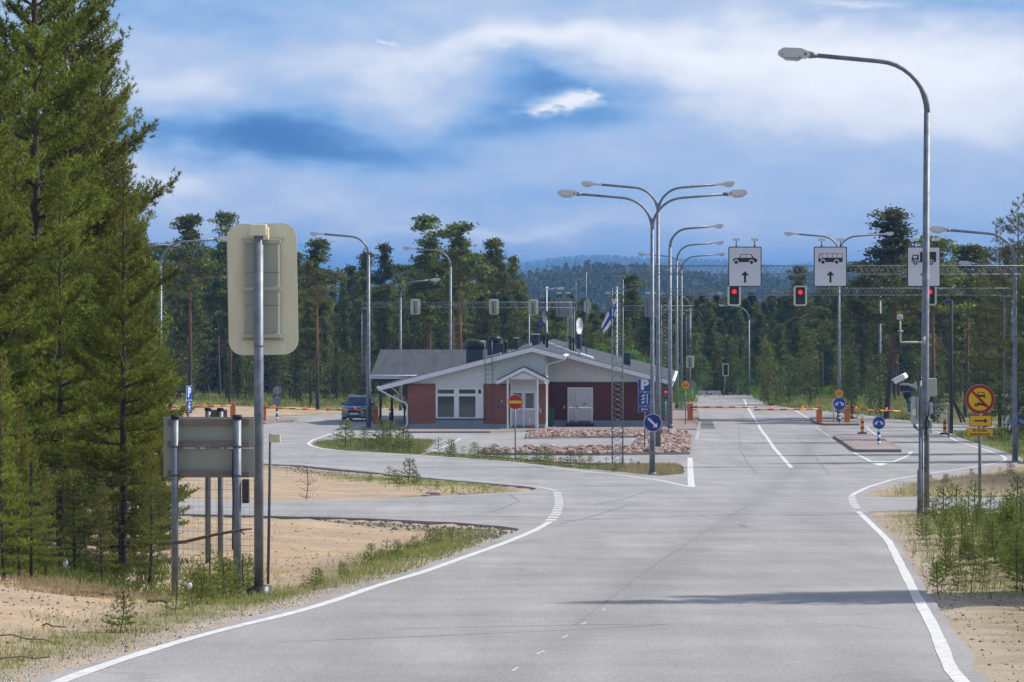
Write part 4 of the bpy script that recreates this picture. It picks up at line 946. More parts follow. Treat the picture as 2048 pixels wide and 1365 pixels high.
def P_sign():
    d = 181; s = FPX / d; t = thing('parking_sign', 'blue parking sign column with letter P, slanted bays and left arrow beside the lamps', 'sign', (X(1289.5, d), d, R(d) + .1))
    zb = ZC - (R(d) + .1); lz = lambda py: ZC - (py - HY) / s - (R(d) + .1); lx = lambda px: (px - 1289.5) / s
    post_to(t, 0, lz(762), .032)
    for nm, y0, y1 in (('parking_plate', 783.5, 758.5), ('bays_plate', 811.5, 786), ('arrow_plate', 824.5, 814)):
        q = MB(); q.prism(rrect(lx(1276), lx(1303), lz(y0), lz(y1), .02), -.010, .004); q.build(nm, M['signwhite'], t)
        q = MB(); q.prism(rrect(lx(1276) + .012, lx(1303) - .012, lz(y0) + .012, lz(y1) - .012, .015), -.014, -.0105); q.build('face', M['signblue'], t)
    text('P', .60, M['signwhite'], t, (lx(1289), -.016, lz(771)), bold=.03, sx=1.15)
    k = MB(); 
    for yy in (792, 798.5, 805): k.prism(rotp([(-.085, -.035), (.085, -.035), (.085, .035), (-.085, .035)], 28, lx(1286.5), lz(yy)), -.019, -.0145)
    k.box(lx(1293.5), lx(1295.3), -.019, -.0145, lz(808.5), lz(788.5)); k.build('bays_symbol', M['signwhite'], t)
    k = MB(); k.prism(rotp(arrow_pts(.035, .32, .07, .08), 180, lx(1289), lz(819)), -.019, -.0145); k.build('arrow', M['signwhite'], t)
P_sign()
def no_entry():
    d = 168; s = FPX / d; t = thing('no_entry_sign', 'round red no entry sign with yellow bar on a post before the station door', 'sign', (X(1030.5, d), d, Z(921, d)))
    cz = (921 - 804.5) / s; post_to(t, 0, cz, .03); round_sign(t, cz, .31, 'signred', 'signyellow', .012)
    q = MB(); q.box(-.27, .27, -.025, -.0205, cz - .06, cz + .06); q.build('bar', M['signyellow'], t)
no_entry()
def small_round(px, py, d, yb, r, kind, label):
    s = FPX / d; t = thing('road_sign', label, 'sign', (X(px, d), d, Z(yb, d)), 0, 'small signs at the far end of the road' if px > 1100 else None)
    cz = (yb - py) / s; post_to(t, 0, cz, .03)
    if kind == '30':
        round_sign(t, cz, r, 'signyellow', 'signred', .055); text('30', .36, M['black'], t, (0, -.022, cz), bold=.018)
    elif kind == 'stop':
        round_sign(t, cz, r, 'signblue', 'signred', .07)
        q = MB(); q.prism(rotp([(-r * .8, -.03), (r * .8, -.03), (r * .8, .03), (-r * .8, .03)], -45, 0, cz), -.025, -.0205); q.build('diagonal_bar', M['signred'], t)
        q = MB(); q.box(-.28, .28, -.01, .004, cz - r - .26, cz - r - .03); q.build('plate', M['signyellow'], t)
    else:
        q = MB(); q.disc(0, cz, r, -.01, .01, 30); q.build('sign_plate', M['signgrey'], t)
small_round(1548, 752, 315, 801, .30, '30', 'round yellow speed sign reading 30 at the far right of the road')
small_round(1540, 748, 330, 800, .31, 'back', 'round grey sign back just left of the yellow speed sign')
small_round(1524, 752, 360, 790, .22, 'stop', 'small round blue and red sign above a yellow plate beyond the barriers')
small_round(1384.5, 770, 262, 838, .28, 'back', 'round grey sign back half hidden behind the customs sign')
def backs():
    d = 262; s = FPX / d; t = thing('round_road_sign', 'two round grey sign backs one above the other on a blue and white banded post', 'sign', (X(554, d), d, R(d) + .12))
    lz = lambda py: Z(py, d) - R(d) - .12
    for py in (781.5, 801.5):
        q = MB(); q.disc(0, lz(py), 8.8 / s, -.012, .006, 30); q.build('sign_plate', M['signgrey'], t)
    post_to(t, 0, lz(774), .03, 0, -.03)
    z1 = lz(817)
    for i in range(4):
        q = MB(); q.tube([(0, -.03, z1 * i / 4), (0, -.03, z1 * (i + 1) / 4)], .075, 12); q.build('blue_band' if i % 2 else 'white_band', M['signblue' if i % 2 else 'white'], t)
backs()
def side_P():
    d = 258; s = FPX / d; zb = R(d); t = thing('parking_sign', 'narrow blue parking sign seen at a sharp angle among the pines on the left', 'sign', (X(378, d), d, zb), math.radians(68))
    lz = lambda py: Z(py, d) - zb
    post_to(t, 0, lz(775), .03)
    for nm, y0, y1 in (('parking_plate', 800, 772), ('bays_plate', 828, 801)):
        q = MB(); q.prism(rrect(-.42, .42, lz(y0), lz(y1), .02), -.012, .004); q.build(nm, M['signwhite'], t)
        q = MB(); q.prism(rrect(-.395, .395, lz(y0) + .02, lz(y1) - .02, .015), -.018, -.0125); q.build('face', M['signblue'], t)
    text('P', .85, M['signwhite'], t, (0, -.022, lz(786)), bold=.04)
    k = MB()
    for yy in (808, 814.5, 821): k.prism(rotp([(-.16, -.07), (.16, -.07), (.16, .07), (-.16, .07)], 20, 0, lz(yy)), -.025, -.0185)
    k.build('bays_symbol', M['signwhite'], t)
side_P()
# red and yellow marker boards
for px, d, lb in ((1724.5, 228, 'red and yellow striped marker board on the road left of the camera mast'), (1889.5, 226, 'red and yellow striped marker board on the road right of the camera mast')):
    zb = R(d); s = FPX / d; t = thing('marker_board', lb, 'marker board', (X(px, d), d, zb), 0, 'striped marker boards standing on the road')
    q = MB(); q.bbox(-.26, .26, -.2, .2, 0.003, .09, .02); q.build('foot', M['rubber'], t)
    q = MB(); q.bbox(-.105, .105, -.02, .02, .09, 1.12, .01); q.build('board', M['white'], t)
    for i in range(5):
        q = MB(); q.box(-.092, .092, -.024, -.0205, .12 + i * .155, .12 + (i + 1) * .155); q.build('yellow_stripe' if i % 2 == 0 else 'red_stripe', M['signyellow' if i % 2 == 0 else 'signred'], t)
# ------------------------------------------------------------------ barriers
def striped():
    m = mat('barrier_stripes', (.4, .01, .01), .5); N, L = nodes(m); tc = [n for n in N if n.type == 'TEX_COORD'][0]
    sp = N.new('ShaderNodeSeparateXYZ'); L.new(tc.outputs['Object'], sp.inputs[0])
    a = N.new('ShaderNodeMath'); a.operation = 'MULTIPLY'; a.inputs[1].default_value = 1 / .84; L.new(sp.outputs[0], a.inputs[0])
    f = N.new('ShaderNodeMath'); f.operation = 'FRACT'; L.new(a.outputs[0], f.inputs[0])
    g = N.new('ShaderNodeMath'); g.operation = 'GREATER_THAN'; g.inputs[1].default_value = .5; L.new(f.outputs[0], g.inputs[0])
    mx = N.new('ShaderNodeMix'); mx.data_type = 'RGBA'; L.new(g.outputs[0], mx.inputs[0]); mx.inputs[6].default_value = (.42, .015, .012, 1); mx.inputs[7].default_value = (.85, .48, .01, 1)
    L.new(mx.outputs[2], N['Principled BSDF'].inputs['Base Color']); return m
M['stripes'] = striped()
def barrier(px, d, sg, L, label, beacons=(), nm='road_barrier', slope=0.0, dz=.12):
    zb = R(d) + dz; t = thing(nm, label, 'barrier', (X(px, d), d, zb), 0, 'red and yellow barriers across the lanes')
    q = MB(); q.bbox(-.18, .18, -.16, .16, 0, 1.10, .02); c = q.build('cabinet', M['orange'], t)
    q = MB(); q.box(-.15, .15, -.166, -.1605, .78, .93); q.build('mechanism_plate', M['paintgrey'], c)
    q = MB(); q.bbox(-.09, .09, -.21, -.167, .80, .88, .01); q.build('boom_mount', M['galv_dark'], c)
    q = MB(); q.tube([(sg * .1, -.2, .86), (sg * (L + .2), -.2, .86 + slope * L)], [.05, .042], 8); bo = q.build('boom', M['stripes'], t)
    for bx in beacons:
        q = MB(); q.ball((sg * bx, -.2, .86 + .13 + slope * bx), .085); q.tube([(sg * bx, -.2, .86 + slope * bx), (sg * bx, -.2, .95 + slope * bx)], .03, 6); q.build('beacon', M['glass_orange'], bo)
    q = MB(); q.box(-.2, .2, -.19, .19, -.1, .0); q.build('plinth', M['kerb'], t)
    return t
barrier(1380.5, 262, 1, 4.15, 'orange barrier cabinet with thin striped boom at the left side of the main road', (), slope=-.0, dz=.1)
barrier(1638.5, 256, -1, 4.0, 'orange barrier cabinet at the left of the far island, boom reaching left', (1.1, 3.1), slope=-.01)
barrier(1694.5, 256, 1, 3.15, 'orange barrier cabinet at the right of the far island, boom reaching right', (.55, 2.5), slope=-.04)
barrier(751, 258, -1, 3.0, 'orange barrier cabinet at the canopy post, boom crossing before the blue car', (1.3, 3.0), dz=.02)
barrier(527, 260, 1, 3.35, 'orange barrier cabinet behind the large signal post, boom reaching right', (.7, 2.7), dz=.12, slope=-.04)
barrier(466, 266, -1, 4.15, 'orange barrier cabinet among young pines on the left, boom reaching left', (1.9, 4.0), dz=.10, slope=-.03)
q = thing('instrument_post', 'grey post with a small box between the two island barrier cabinets', 'post', (X(1667, 256), 256, R(256) + .13))
m_ = MB(); m_.tube([(0, 0, 0), (0, 0, 1.15)], .045, 8); m_.build('post', M['paintgrey'], q); m_ = MB(); m_.bbox(-.08, .08, -.08, .08, 1.15, 1.45, .02); m_.build('box', M['cabinet'], q)
# ------------------------------------------------------------------ camera mast beside the tall lamp
def mast():
    d = 88.6; s = FPX / d; x0 = 1839; zb = Z(1026, d)
    t = thing('camera_mast', 'grey mast with security camera, cabinets and cables beside the tall lamp post', 'camera mast', (X(x0, d), d, zb))
    lx = lambda px: (px - x0) / s; lz = lambda py: (1026 - py) / s
    q = MB(); q.tube([(0, 0, -.2), (0, 0, lz(942)), (lx(1840), 0, lz(937)), (lx(1840.5), 0, lz(760))], [.052, .052, .032, .032], 12); q.build('mast_pole', M['galv'], t)
    q = MB(); q.tube([(lx(1840.5), 0, lz(760)), (lx(1840.5), 0, lz(756))], .04, 10); q.build('pole_cap', M['black'], t)
    q = MB(); q.prism([(lx(1834), lz(770)), (lx(1834), lz(779)), (lx(1824), lz(774)), (lx(1816), lz(771)), (lx(1801), lz(771)), (lx(1801), lz(767)), (lx(1818), lz(767)), (lx(1826), lz(769)), (lx(1832), lz(763))], -.03, .03); q.build('camera_bracket', M['paintgrey'], t)
    Mx = Matrix.Translation((lx(1801.5), 0, lz(757.5))) @ Matrix.Rotation(math.radians(-30), 4, 'Y') @ Matrix.Rotation(math.radians(-38), 4, 'Z') @ Matrix.Rotation(math.radians(0), 4, 'X')
    q = MB(); q.bbox(-.17, .16, -.07, .07, -.055, .055, .02, Mx); cb = q.build('camera_housing', M['white'], t)
    q = MB(); q.bbox(-.20, .14, -.08, .08, .056, .07, .006, Mx); q.build('sunshield', M['white'], cb)
    q = MB(); q.box(-.176, -.171, -.05, .05, -.045, .045, Mx); q.build('lens_window', M['black'], cb)
    q = MB(); q.tube([(lx(1806), 0, lz(762)), (lx(1806), 0, lz(768))], .02, 8); q.build('swivel', M['galv_dark'], t)
    # infra red lamp
    q = MB(); q.prism([(lx(1805), lz(785)), (lx(1821.5), lz(785)), (lx(1819), lz(795)), (lx(1815), lz(800)), (lx(1810), lz(799)), (lx(1806), lz(793))], -.08, .08); q.box(lx(1813), lx(1832), -.015, .015, lz(806), lz(804)); q.box(lx(1812.5), lx(1816), -.02, .02, lz(806), lz(796)); dl = q.build('floodlight', M['black'], t)
    q = MB(); q.prism([(lx(1804.5), lz(787)), (lx(1823), lz(785.5)), (lx(1822), lz(783.5)), (lx(1809), lz(783.5))], -.085, .085); q.build('floodlight_glass', M['signblue'], dl)
    for (a, b_, c, e_, nm, mk_) in ((1822, 1836, 848, 795, 'tall_cabinet', 'paintgrey'), (1823.5, 1831, 832, 818, 'label_box', 'cream'), (1856.5, 1872.5, 793, 757, 'wide_cabinet', 'cabinet'), (1857.5, 1864.5, 828, 806, 'slim_cabinet', 'paintgrey'), (1856, 1864, 857, 839, 'small_cabinet', 'cabinet')):
        yo = -.09 if nm != 'label_box' else -.125
        q = MB(); q.bbox(lx(a), lx(b_), yo, yo + (.18 if nm != 'label_box' else .03), lz(c), lz(e_), .012); q.build(nm, M[mk_], t)
    q = MB(); q.tube([(lx(1831.5), -.11, lz(838)), (lx(1831.5), -.11, lz(763))], .010, 6); q.build('conduit', M['wood'], t)
    q = MB()
    for k in range(4):
        pts = [(lx(1827 + k * 1.4), 0, lz(848)), (lx(1826 + k * 1.6), -.05, lz(852)), (lx(1829 + k * 2), -.06, lz(857 + k)), (lx(1836 + k), -.06, lz(858 + k))]; q.tube(pts, .007, 5)
    for k in range(5):
        a = rnd.uniform(-1, 1); q.tube([(lx(1852 + a), -.1, lz(834 - k)), (lx(1849 + 2 * k), -.12, lz(843)), (lx(1846 + 3 * k), -.13, lz(852)), (lx(1851 + a), -.11, lz(860)), (lx(1848 + k), -.1, lz(868))], .008, 5)
    q.tube([(lx(1860), -.02, lz(857)), (lx(1862), -.04, lz(862)), (lx(1861), -.04, lz(867))], .012, 5); q.tube([(lx(1858), -.1, lz(800)), (lx(1856), -.12, lz(830)), (lx(1850), -.12, lz(845)), (lx(1852), -.1, lz(880))], .014, 5)
    q.build('cables', M['black'], t)
    q = MB(); q.tube([(lx(1846), -.1, lz(1026)), (lx(1846), -.1, lz(860))], .012, 6); q.build('white_conduit', M['white'], t)
    for yy in (806, 870, 935):
        q = MB(); q.box(lx(1838), lx(1858), -.11, -.10, lz(yy + 1.2), lz(yy)); q.build('strap', M['galv_dark'], t)
    # second camera on the elbow pipe, higher up
    q = MB(); q.tube([(lx(1848), 0, lz(685)), (lx(1802), 0, lz(685)), (lx(1801), 0, lz(683)), (lx(1801), 0, lz(662)), (lx(1800), 0, lz(640))], [.022, .022, .022, .022, .017], 10); ep = q.build('elbow_pipe', M['greenish_trim'], t)
    q = MB(); q.tube([(lx(1801), 0, lz(664)), (lx(1801), 0, lz(661.5))], .06, 12); q.build('flange', M['paintgrey'], ep)
    q = MB(); q.bbox(lx(1794), lx(1805), -.10, .10, lz(640), lz(629.5), .03); q.build('dome_camera', M['paintgrey'], ep)
    q = MB(); q.tube([(lx(1848), 0, lz(690)), (lx(1848), 0, lz(674))], .03, 8); q.build('pipe_clamp', M['greenish_trim'], t)
mast()
# teal recycling tank, tubular gate frame, wooden poles
dT = 268; t = thing('teal_tank', 'rounded teal container behind the camera mast', 'container', (X(1836, dT), dT, T(X(1836, dT), dT)))
zt = lambda py: Z(py, dT) - t.location.z
q = MB(); q.tube([(0, 0, -.05), (0, 0, zt(826)), (0, 0, zt(823)), (0, 0, zt(808)), (0, 0, zt(800)), (0, 0, zt(795)), (0, 0, zt(792)), (0, 0, zt(791))], [.38, .42, .70, .73, .68, .55, .32, .05], 20); q.build('tank_body', M['teal'], t)
q = MB(); q.tube([(0, 0, zt(809)), (0, 0, zt(807))], .75, 20); q.build('rim', M['teal'], t)
def gate_frame():
    d = 215; zb = T(X(1880, d), d); s = FPX / d; t = thing('tube_gate', 'bent galvanised tube gate behind the camera mast', 'gate', (X(1898, d), d, zb))
    lx = lambda px: (px - 1898) / s; lz = lambda py: Z(py, d) - zb
    q = MB(); q.tube([(lx(1864), 0, lz(811)), (lx(1897), 0, lz(809)), (lx(1897.5), 0, lz(812)), (lx(1897.5), 0, -.1)], .05, 8); q.build('post', M['galv'], t)
    q = MB(); q.tube([(lx(1864), 0, lz(821)), (lx(1888), .1, lz(826)), (lx(1897), .1, lz(826))], .04, 8); q.build('lower_bar', M['galv'], t)
gate_frame()
def wood_pole():
    d = 232; x = X(1902, d); zb = T(x, d); t = thing('wooden_pole', 'tall dark wooden pole with a small lamp and two leaning struts on the right', 'pole', (x, d, zb))
    lx = lambda px: (px - 1902) / FPX * d; lz = lambda py: Z(py, d) - zb
    q = MB(); q.tube([(0, 0, -.2), (lx(1903), 0, lz(600))], [.13, .09], 10); q.build('shaft', M['wood_dark'], t)
    q = MB(); q.bbox(lx(1890), lx(1902), -.2, .2, lz(607), lz(601), .03); q.build('lamp', M['signdarkblue'], t)
    for a, b_ in ((1926, 846), (1933, 845)):
        q = MB(); q.tube([(lx(1903), 0, lz(791)), (lx(a), .8, lz(b_))], .06, 8); q.build('strut', M['wood_dark'], t)
wood_pole()
for px, yt, d, lb in ((990 - 648 - 2, 762, 240, 'brown wooden pole beside the narrow parking sign on the left'),):
    x = X(340, d); zb = R(d); t = thing('wooden_pole', lb, 'pole', (x, d, zb)); q = MB(); q.tube([(0, 0, -.2), (0, 0, Z(738, d) - zb)], [.12, .10], 10); q.build('shaft', M['wood'], t)
# floodlight poles and small boxes in the wood on the right
for px, y0, y1, d, lb in ((1701, 652, 792, 330, 'thin grey floodlight pole before the wood right of the bus sign'), (1862, 700, 790, 300, 'thin grey camera pole behind the tall lamp post')):
    x = X(px, d); zb = T(x, d); t = thing('floodlight_pole', lb, 'pole', (x, d, zb)); q = MB(); lattice(q, (0, 0, 0), (0, 0, Z(y0, d) - zb), .16, .16, .018, .5); q.build('lattice_mast', M['galv'], t)
    q = MB(); q.bbox(-.05, .35, -.2, .1, Z(y0, d) - zb, Z(y0 - 5, d) - zb, .02); q.build('floodlight', M['paintgrey'], t)
t = thing('instrument_cabinet', 'light grey cabinet on a post at the wood edge behind the barriers', 'cabinet', (X(1703, 310), 310, T(X(1703, 310), 310)))
zz = lambda py: Z(py, 310) - t.location.z
q = MB(); q.bbox(-.26, .26, -.15, .15, zz(777), zz(764), .02); q.build('box', M['cabinet'], t); q = MB(); q.tube([(0, 0, -.1), (0, 0, zz(776))], .05, 8); q.build('post', M['galv'], t)
# ------------------------------------------------------------------ building materials
def brick(name, c1, c2, mortar):
    m = bpy.data.materials.new(name); m.use_nodes = True; N, L = nodes(m); b = N['Principled BSDF']; b.inputs['Roughness'].default_value = .85
    tc = N.new('ShaderNodeTexCoord'); sp = N.new('ShaderNodeSeparateXYZ'); L.new(tc.outputs['Object'], sp.inputs[0])
    a = N.new('ShaderNodeMath'); a.operation = 'ADD'; L.new(sp.outputs[0], a.inputs[0]); L.new(sp.outputs[1], a.inputs[1])
    cb = N.new('ShaderNodeCombineXYZ'); L.new(a.outputs[0], cb.inputs[0]); L.new(sp.outputs[2], cb.inputs[1])
    br = N.new('ShaderNodeTexBrick'); br.inputs['Scale'].default_value = 1.0; br.inputs['Brick Width'].default_value = .29; br.inputs['Row Height'].default_value = .10
    br.inputs['Mortar Size'].default_value = .009; br.inputs['Color1'].default_value = c1 + (1,); br.inputs['Color2'].default_value = c2 + (1,); br.inputs['Mortar'].default_value = mortar + (1,)
    L.new(cb.outputs[0], br.inputs['Vector'])
    no = N.new('ShaderNodeTexNoise'); no.inputs['Scale'].default_value = 1.2; no.inputs['Detail'].default_value = 5; L.new(tc.outputs['Object'], no.inputs['Vector'])
    mr = N.new('ShaderNodeMapRange'); mr.inputs[3].default_value = .75; mr.inputs[4].default_value = 1.2; L.new(no.outputs['Fac'], mr.inputs[0])
    v = N.new('ShaderNodeVectorMath'); v.operation = 'SCALE'; L.new(br.outputs['Color'], v.inputs[0]); L.new(mr.outputs[0], v.inputs['Scale']); L.new(v.outputs[0], b.inputs['Base Color'])
    bp = N.new('ShaderNodeBump'); bp.inputs['Strength'].default_value = .5; bp.inputs['Distance'].default_value = .01; L.new(br.outputs['Fac'], bp.inputs['Height']); bp.invert = True; L.new(bp.outputs[0], b.inputs['Normal'])
    return m
M['brick'] = brick('red_brick', (.32, .100, .048), (.25, .072, .036), (.26, .18, .14))
M['brick_dark'] = brick('darker_brick', (.15, .034, .020), (.115, .026, .016), (.11, .05, .035))  # darker brick tone for the recess walls
def boards(name, c, axis=0, w=.12):
    m = mat(name, c, .6, 0, .05, .6, col2=tuple(x * .97 for x in c)); N, L = nodes(m); tc = [n for n in N if n.type == 'TEX_COORD'][0]; b = N['Principled BSDF']
    sp = N.new('ShaderNodeSeparateXYZ'); L.new(tc.outputs['Object'], sp.inputs[0])
    a = N.new('ShaderNodeMath'); a.operation = 'ADD'; L.new(sp.outputs[0], a.inputs[0]); L.new(sp.outputs[1], a.inputs[1])
    k = N.new('ShaderNodeMath'); k.operation = 'MULTIPLY'; k.inputs[1].default_value = 1 / w; L.new(a.outputs[0], k.inputs[0])
    f = N.new('ShaderNodeMath'); f.operation = 'FRACT'; L.new(k.outputs[0], f.inputs[0])
    g = N.new('ShaderNodeMath'); g.operation = 'LESS_THAN'; g.inputs[1].default_value = .13; L.new(f.outputs[0], g.inputs[0])
    mx = [n for n in N if n.type == 'MIX'][0]; m2 = N.new('ShaderNodeMix'); m2.data_type = 'RGBA'; L.new(g.outputs[0], m2.inputs[0]); L.new(mx.outputs[2], m2.inputs[6]); m2.inputs[7].default_value = tuple(x * .62 for x in c) + (1,)
    L.new(m2.outputs[2], b.inputs['Base Color']); return m
M['boards'] = boards('white_cladding', (.68, .73, .69))
M['roof'] = mat('roof_felt', (.042, .048, .060), .95, 0, .2, 1.2, col2=(.056, .062, .075), bump=.3, stretch=(2.5, .5, 1))
M['fascia'] = mat('fascia_paint', (.72, .73, .76), .5, 0, .04, 2)
M['concrete'] = mat('foundation_paint', (.27, .31, .36), .8, 0, .1, 2)
M['roofmetal'] = mat('roof_metal_dark', (.030, .045, .058), .45, .2, .2, 2)
M['skylight'] = mat('skylight_frame', (.62, .63, .66), .3, .3, .05, 3)
def building():
    ox, oy = X(815, 242), 242.0; ang = -math.radians(2.76); zb = Z(857, 242)
    t = thing('station_building', 'low brick and white boarded border station with dark gable roof and drive-through canopy', 'building', (ox, oy, zb), ang)
    P = lambda mb, n, m: mb.build(n, M[m], t)
    ru, rw, sl = 7.56, 4.95, .2565; eL, eR, eM = -1.66, 9.42, 15.95; rf = lambda u: rw - sl * abs(u - ru)
    V0, V1, VR = -.62, 33.8, 5.2; th = .16
    # roof slabs
    r = MB()
    def slab(u0, u1, v0, v1, top=0.0):
        a = [(u0, v0, rf(u0)), (u1, v0, rf(u1)), (u1, v1, rf(u1)), (u0, v1, rf(u0))]; vs = a + [(x, y, z - th) for x, y, z in a]
        r.add(vs, ((0, 1, 2, 3), (7, 6, 5, 4), (0, 4, 5, 1), (1, 5, 6, 2), (2, 6, 7, 3), (3, 7, 4, 0)))
    slab(eL, ru, V0, V1); slab(ru, eR, V0, VR); slab(ru, eM, VR + .001, V1); rr = P(r, 'roof', 'roof')
    f = MB()
    def rake(u0, u1, v, h=.27, w=.04, off=-.03):
        f.add([(u0, v - w, rf(u0) + off), (u1, v - w, rf(u1) + off), (u1, v - w, rf(u1) + off - h), (u0, v - w, rf(u0) + off - h), (u0, v - .003, rf(u0) + off), (u1, v - .003, rf(u1) + off), (u1, v - .003, rf(u1) + off - h), (u0, v - .003, rf(u0) + off - h)],
              ((0, 3, 2, 1), (4, 5, 6, 7), (0, 1, 5, 4), (3, 7, 6, 2), (0, 4, 7, 3), (1, 2, 6, 5)))
    rake(eL - .02, ru, V0); rake(ru + .002, eR + .02, V0); rake(eR - .2, eM + .02, VR)
    f.box(eL - .05, eL - .003, V0, V1, rf(eL) - .26, rf(eL) - .02); f.box(eM + .003, eM + .05, VR, V1, rf(eM) - .26, rf(eM) - .02); f.box(eR + .003, eR + .05, V0, VR - .05, rf(eR) - .26, rf(eR) - .02)
    P(f, 'fascia', 'fascia')
    g = MB()
    for u, v0, v1 in ((eL - .11, V0, V1), (eR + .12, V0 + .02, VR - .1), (eM + .11, VR, V1)): g.tube([(u, v0, rf(u) - .07), (u, v1, rf(u) - .07)], .06, 8)
    P(g, 'gutter', 'fascia')
    # walls
    w = MB(); bt = 2.68; uL, uC, uR = 0, 8.33, 15.72
    w.prism([(uL, bt), (uC, bt), (uC, rf(uC) - th), (ru, rw - th), (uL, rf(uL) - th)], 0, .2)
    w.prism([(uC + .001, 2.66), (uR, 2.66), (uR, rf(uR) - th), (uC + .001, rf(uC) - th)], 6.0, 6.2)
    w.prism([(uL, .3), (uR, .3), (uR, rf(uR) - th), (ru, rw - th), (uL, rf(uL) - th)], 33.2, 33.4)
    w.box(uL + .003, uL + .2, .203, 33.19, bt, rf(uL) - th); w.box(uR - .2, uR - .003, 6.203, 33.19, bt, rf(uR) - th); w.box(uC - .2, uC - .003, .203, 5.99, bt, rf(uC) - th)
    w.box(1.70, 4.60, .0, .19, 2.42, bt - .001); P(w, 'cladding', 'boards')
    w.v, w.f, w.sm = [], [], []
    for a, c in ((0, 1.695), (4.605, 6.22), (7.84, 8.33)):
        q = MB(); q.box(a, c, -.03, .18, .30, bt - .005); q.build('brick_wall', M['brick'], t)
    q = MB(); q.box(-.03, .18, .19, 33.19, .30, bt - .005); q.build('brick_wall', M['brick'], t)
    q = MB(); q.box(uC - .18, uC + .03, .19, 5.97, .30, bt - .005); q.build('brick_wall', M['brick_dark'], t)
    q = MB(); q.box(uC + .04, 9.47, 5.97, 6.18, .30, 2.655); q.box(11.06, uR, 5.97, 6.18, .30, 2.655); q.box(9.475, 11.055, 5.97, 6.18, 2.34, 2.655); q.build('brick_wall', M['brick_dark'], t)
    q = MB(); q.box(uR - .18, uR + .03, 6.19, 33.19, .30, bt - .005); q.build('brick_wall', M['brick'], t)
    q = MB()
    for a, c in ((0, 6.20), (7.86, 8.33)): q.box(a, c, .0, .17, -.3, .297)
    q.box(1.70, 4.60, .001, .16, .297, .575); q.box(uC + .04, uR, 6.0, 6.17, -.3, .297); q.box(.0, .17, .18, 33.1, -.3, .297); q.box(uR - .17, uR, 6.18, 33.1, -.3, .297); q.box(uC - .15, uC, .18, 5.98, -.3, .297)
    P(q, 'foundation', 'concrete')
    q = MB(); q.box(-.06, 1.695, -.05, -.031, bt - .03, bt + .015); q.box(4.605, 6.2, -.05, -.031, bt - .03, bt + .015); q.box(uC + .04, uR, 5.94, 5.969, 2.63, 2.67); P(q, 'drip_flashing', 'roofmetal')
    # big window
    q = MB(); z0, z1 = .60, 2.42; zt0, zt1 = 1.94, 2.10
    x0 = 1.71; segs = [1.71, 1.83, 2.82, 3.12, 4.12, 4.24, 4.34, 4.50, 4.585]
    for i in (0, 2, 4, 6): q.box(segs[i], segs[i + 1] if i < 6 else segs[i + 1], -.02, .08, z0, z1)
    q.v, q.f, q.sm = [], [], []
    for a, c in ((1.71, 1.83), (2.82, 3.12), (4.12, 4.28), (4.47, 4.595)): q.box(a, c, -.03, .08, z0, z1)
    for a, c in ((1.831, 2.819), (3.121, 4.119), (4.281, 4.469)):
        q.box(a, c, -.025, .08, z1 - .07, z1 - .001); q.box(a, c, -.025, .08, z0 + .001, z0 + .07); q.box(a, c, -.025, .08, zt0, zt1)
    wf = P(q, 'window', 'white')
    for a, c in ((1.83, 2.82), (3.12, 4.12), (4.28, 4.47)):
        p = MB(); p.box(a, c, .03, .045, z0 + .05, z1 - .05); p.build('pane', M['glassdark'], wf)
    q = MB(); q.box(4.28, 4.47, -.01, .02, z0 + .07, zt0); q.build('panel', M['white'], wf)
    q = MB(); q.box(1.66, 4.64, -.09, -.032, z0 - .05, z0 - .005); q.build('sill', M['darkgrey'], wf)
    # front door with glazing
    q = MB(); z1 = 2.26
    for a, c in ((6.22, 6.34), (6.99, 7.07), (7.72, 7.84)): q.box(a, c, -.02, .08, .06, z1)
    for a, c in ((6.341, 6.989), (7.071, 7.719)): q.box(a, c, -.015, .08, z1 - .12, z1 - .001); q.box(a, c, -.014, .07, 1.12, 1.22); 
    dr = P(q, 'front_door', 'white')
    for a, c in ((6.345, 6.985), (7.075, 7.715)):
        p = MB(); p.box(a + .09, c - .09, .02, .035, 1.22, z1 - .12); p.build('pane', M['glassdark'], dr)
        p = MB(); p.box(a, a + .09, .01, .06, 1.22, z1 - .12); p.box(c - .09, c, .01, .06, 1.22, z1 - .12); p.box(a, c, .0, .05, .2, 1.12); p.build('leaf_panel', M['paintgrey'], dr)
        p = MB(); p.box(a, c, -.01, .05, .06, .2); p.build('kick_plate', M['kerb'], dr)
    p = MB(); p.bbox(6.90, 6.93, -.07, -.02, 1.08, 1.28, .008); p.build('handle', M['galv'], dr)
    q = MB(); q.box(6.20, 7.86, -.0, .06, 2.262, 2.678); P(q, 'door_header', 'boards')
    # recessed side door
    q = MB(); z1 = 2.33
    for a, c in ((9.48, 9.58), (9.98, 10.05), (10.95, 11.05)): q.box(a, c, 5.93, 6.08, .16, z1)
    q.box(9.581, 10.949, 5.935, 6.07, z1 - .1, z1 - .002); dr = P(q, 'side_door', 'white')
    for a, c in ((9.59, 9.97), (10.06, 10.94)):
        p = MB(); p.box(a, c, 5.96, 6.03, .28, 1.06); p.box(a, c, 5.962, 6.03, 1.12, z1 - .11); p.build('leaf_panel', M['signwhite'], dr)
        p = MB(); p.box(a, c, 5.955, 6.03, .16, .277); p.build('kick_plate', M['kerb'], dr)
    p = MB(); p.bbox(10.08, 10.12, 5.88, 5.95, 1.0, 1.22, .008); p.build('handle', M['galv_dark'], dr)
    p = MB(); p.box(10.45, 10.62, 5.94, 5.957, 1.28, 1.34); p.build('notice', M['black'], dr)
    q = MB(); q.box(9.42, 11.1, 5.5, 5.96, -.1, .12); P(q, 'door_step', 'darkgrey')
    q = MB(); q.box(5.7, 8.0, -1.3, -.04, -.1, .035); P(q, 'door_step', 'kerb')
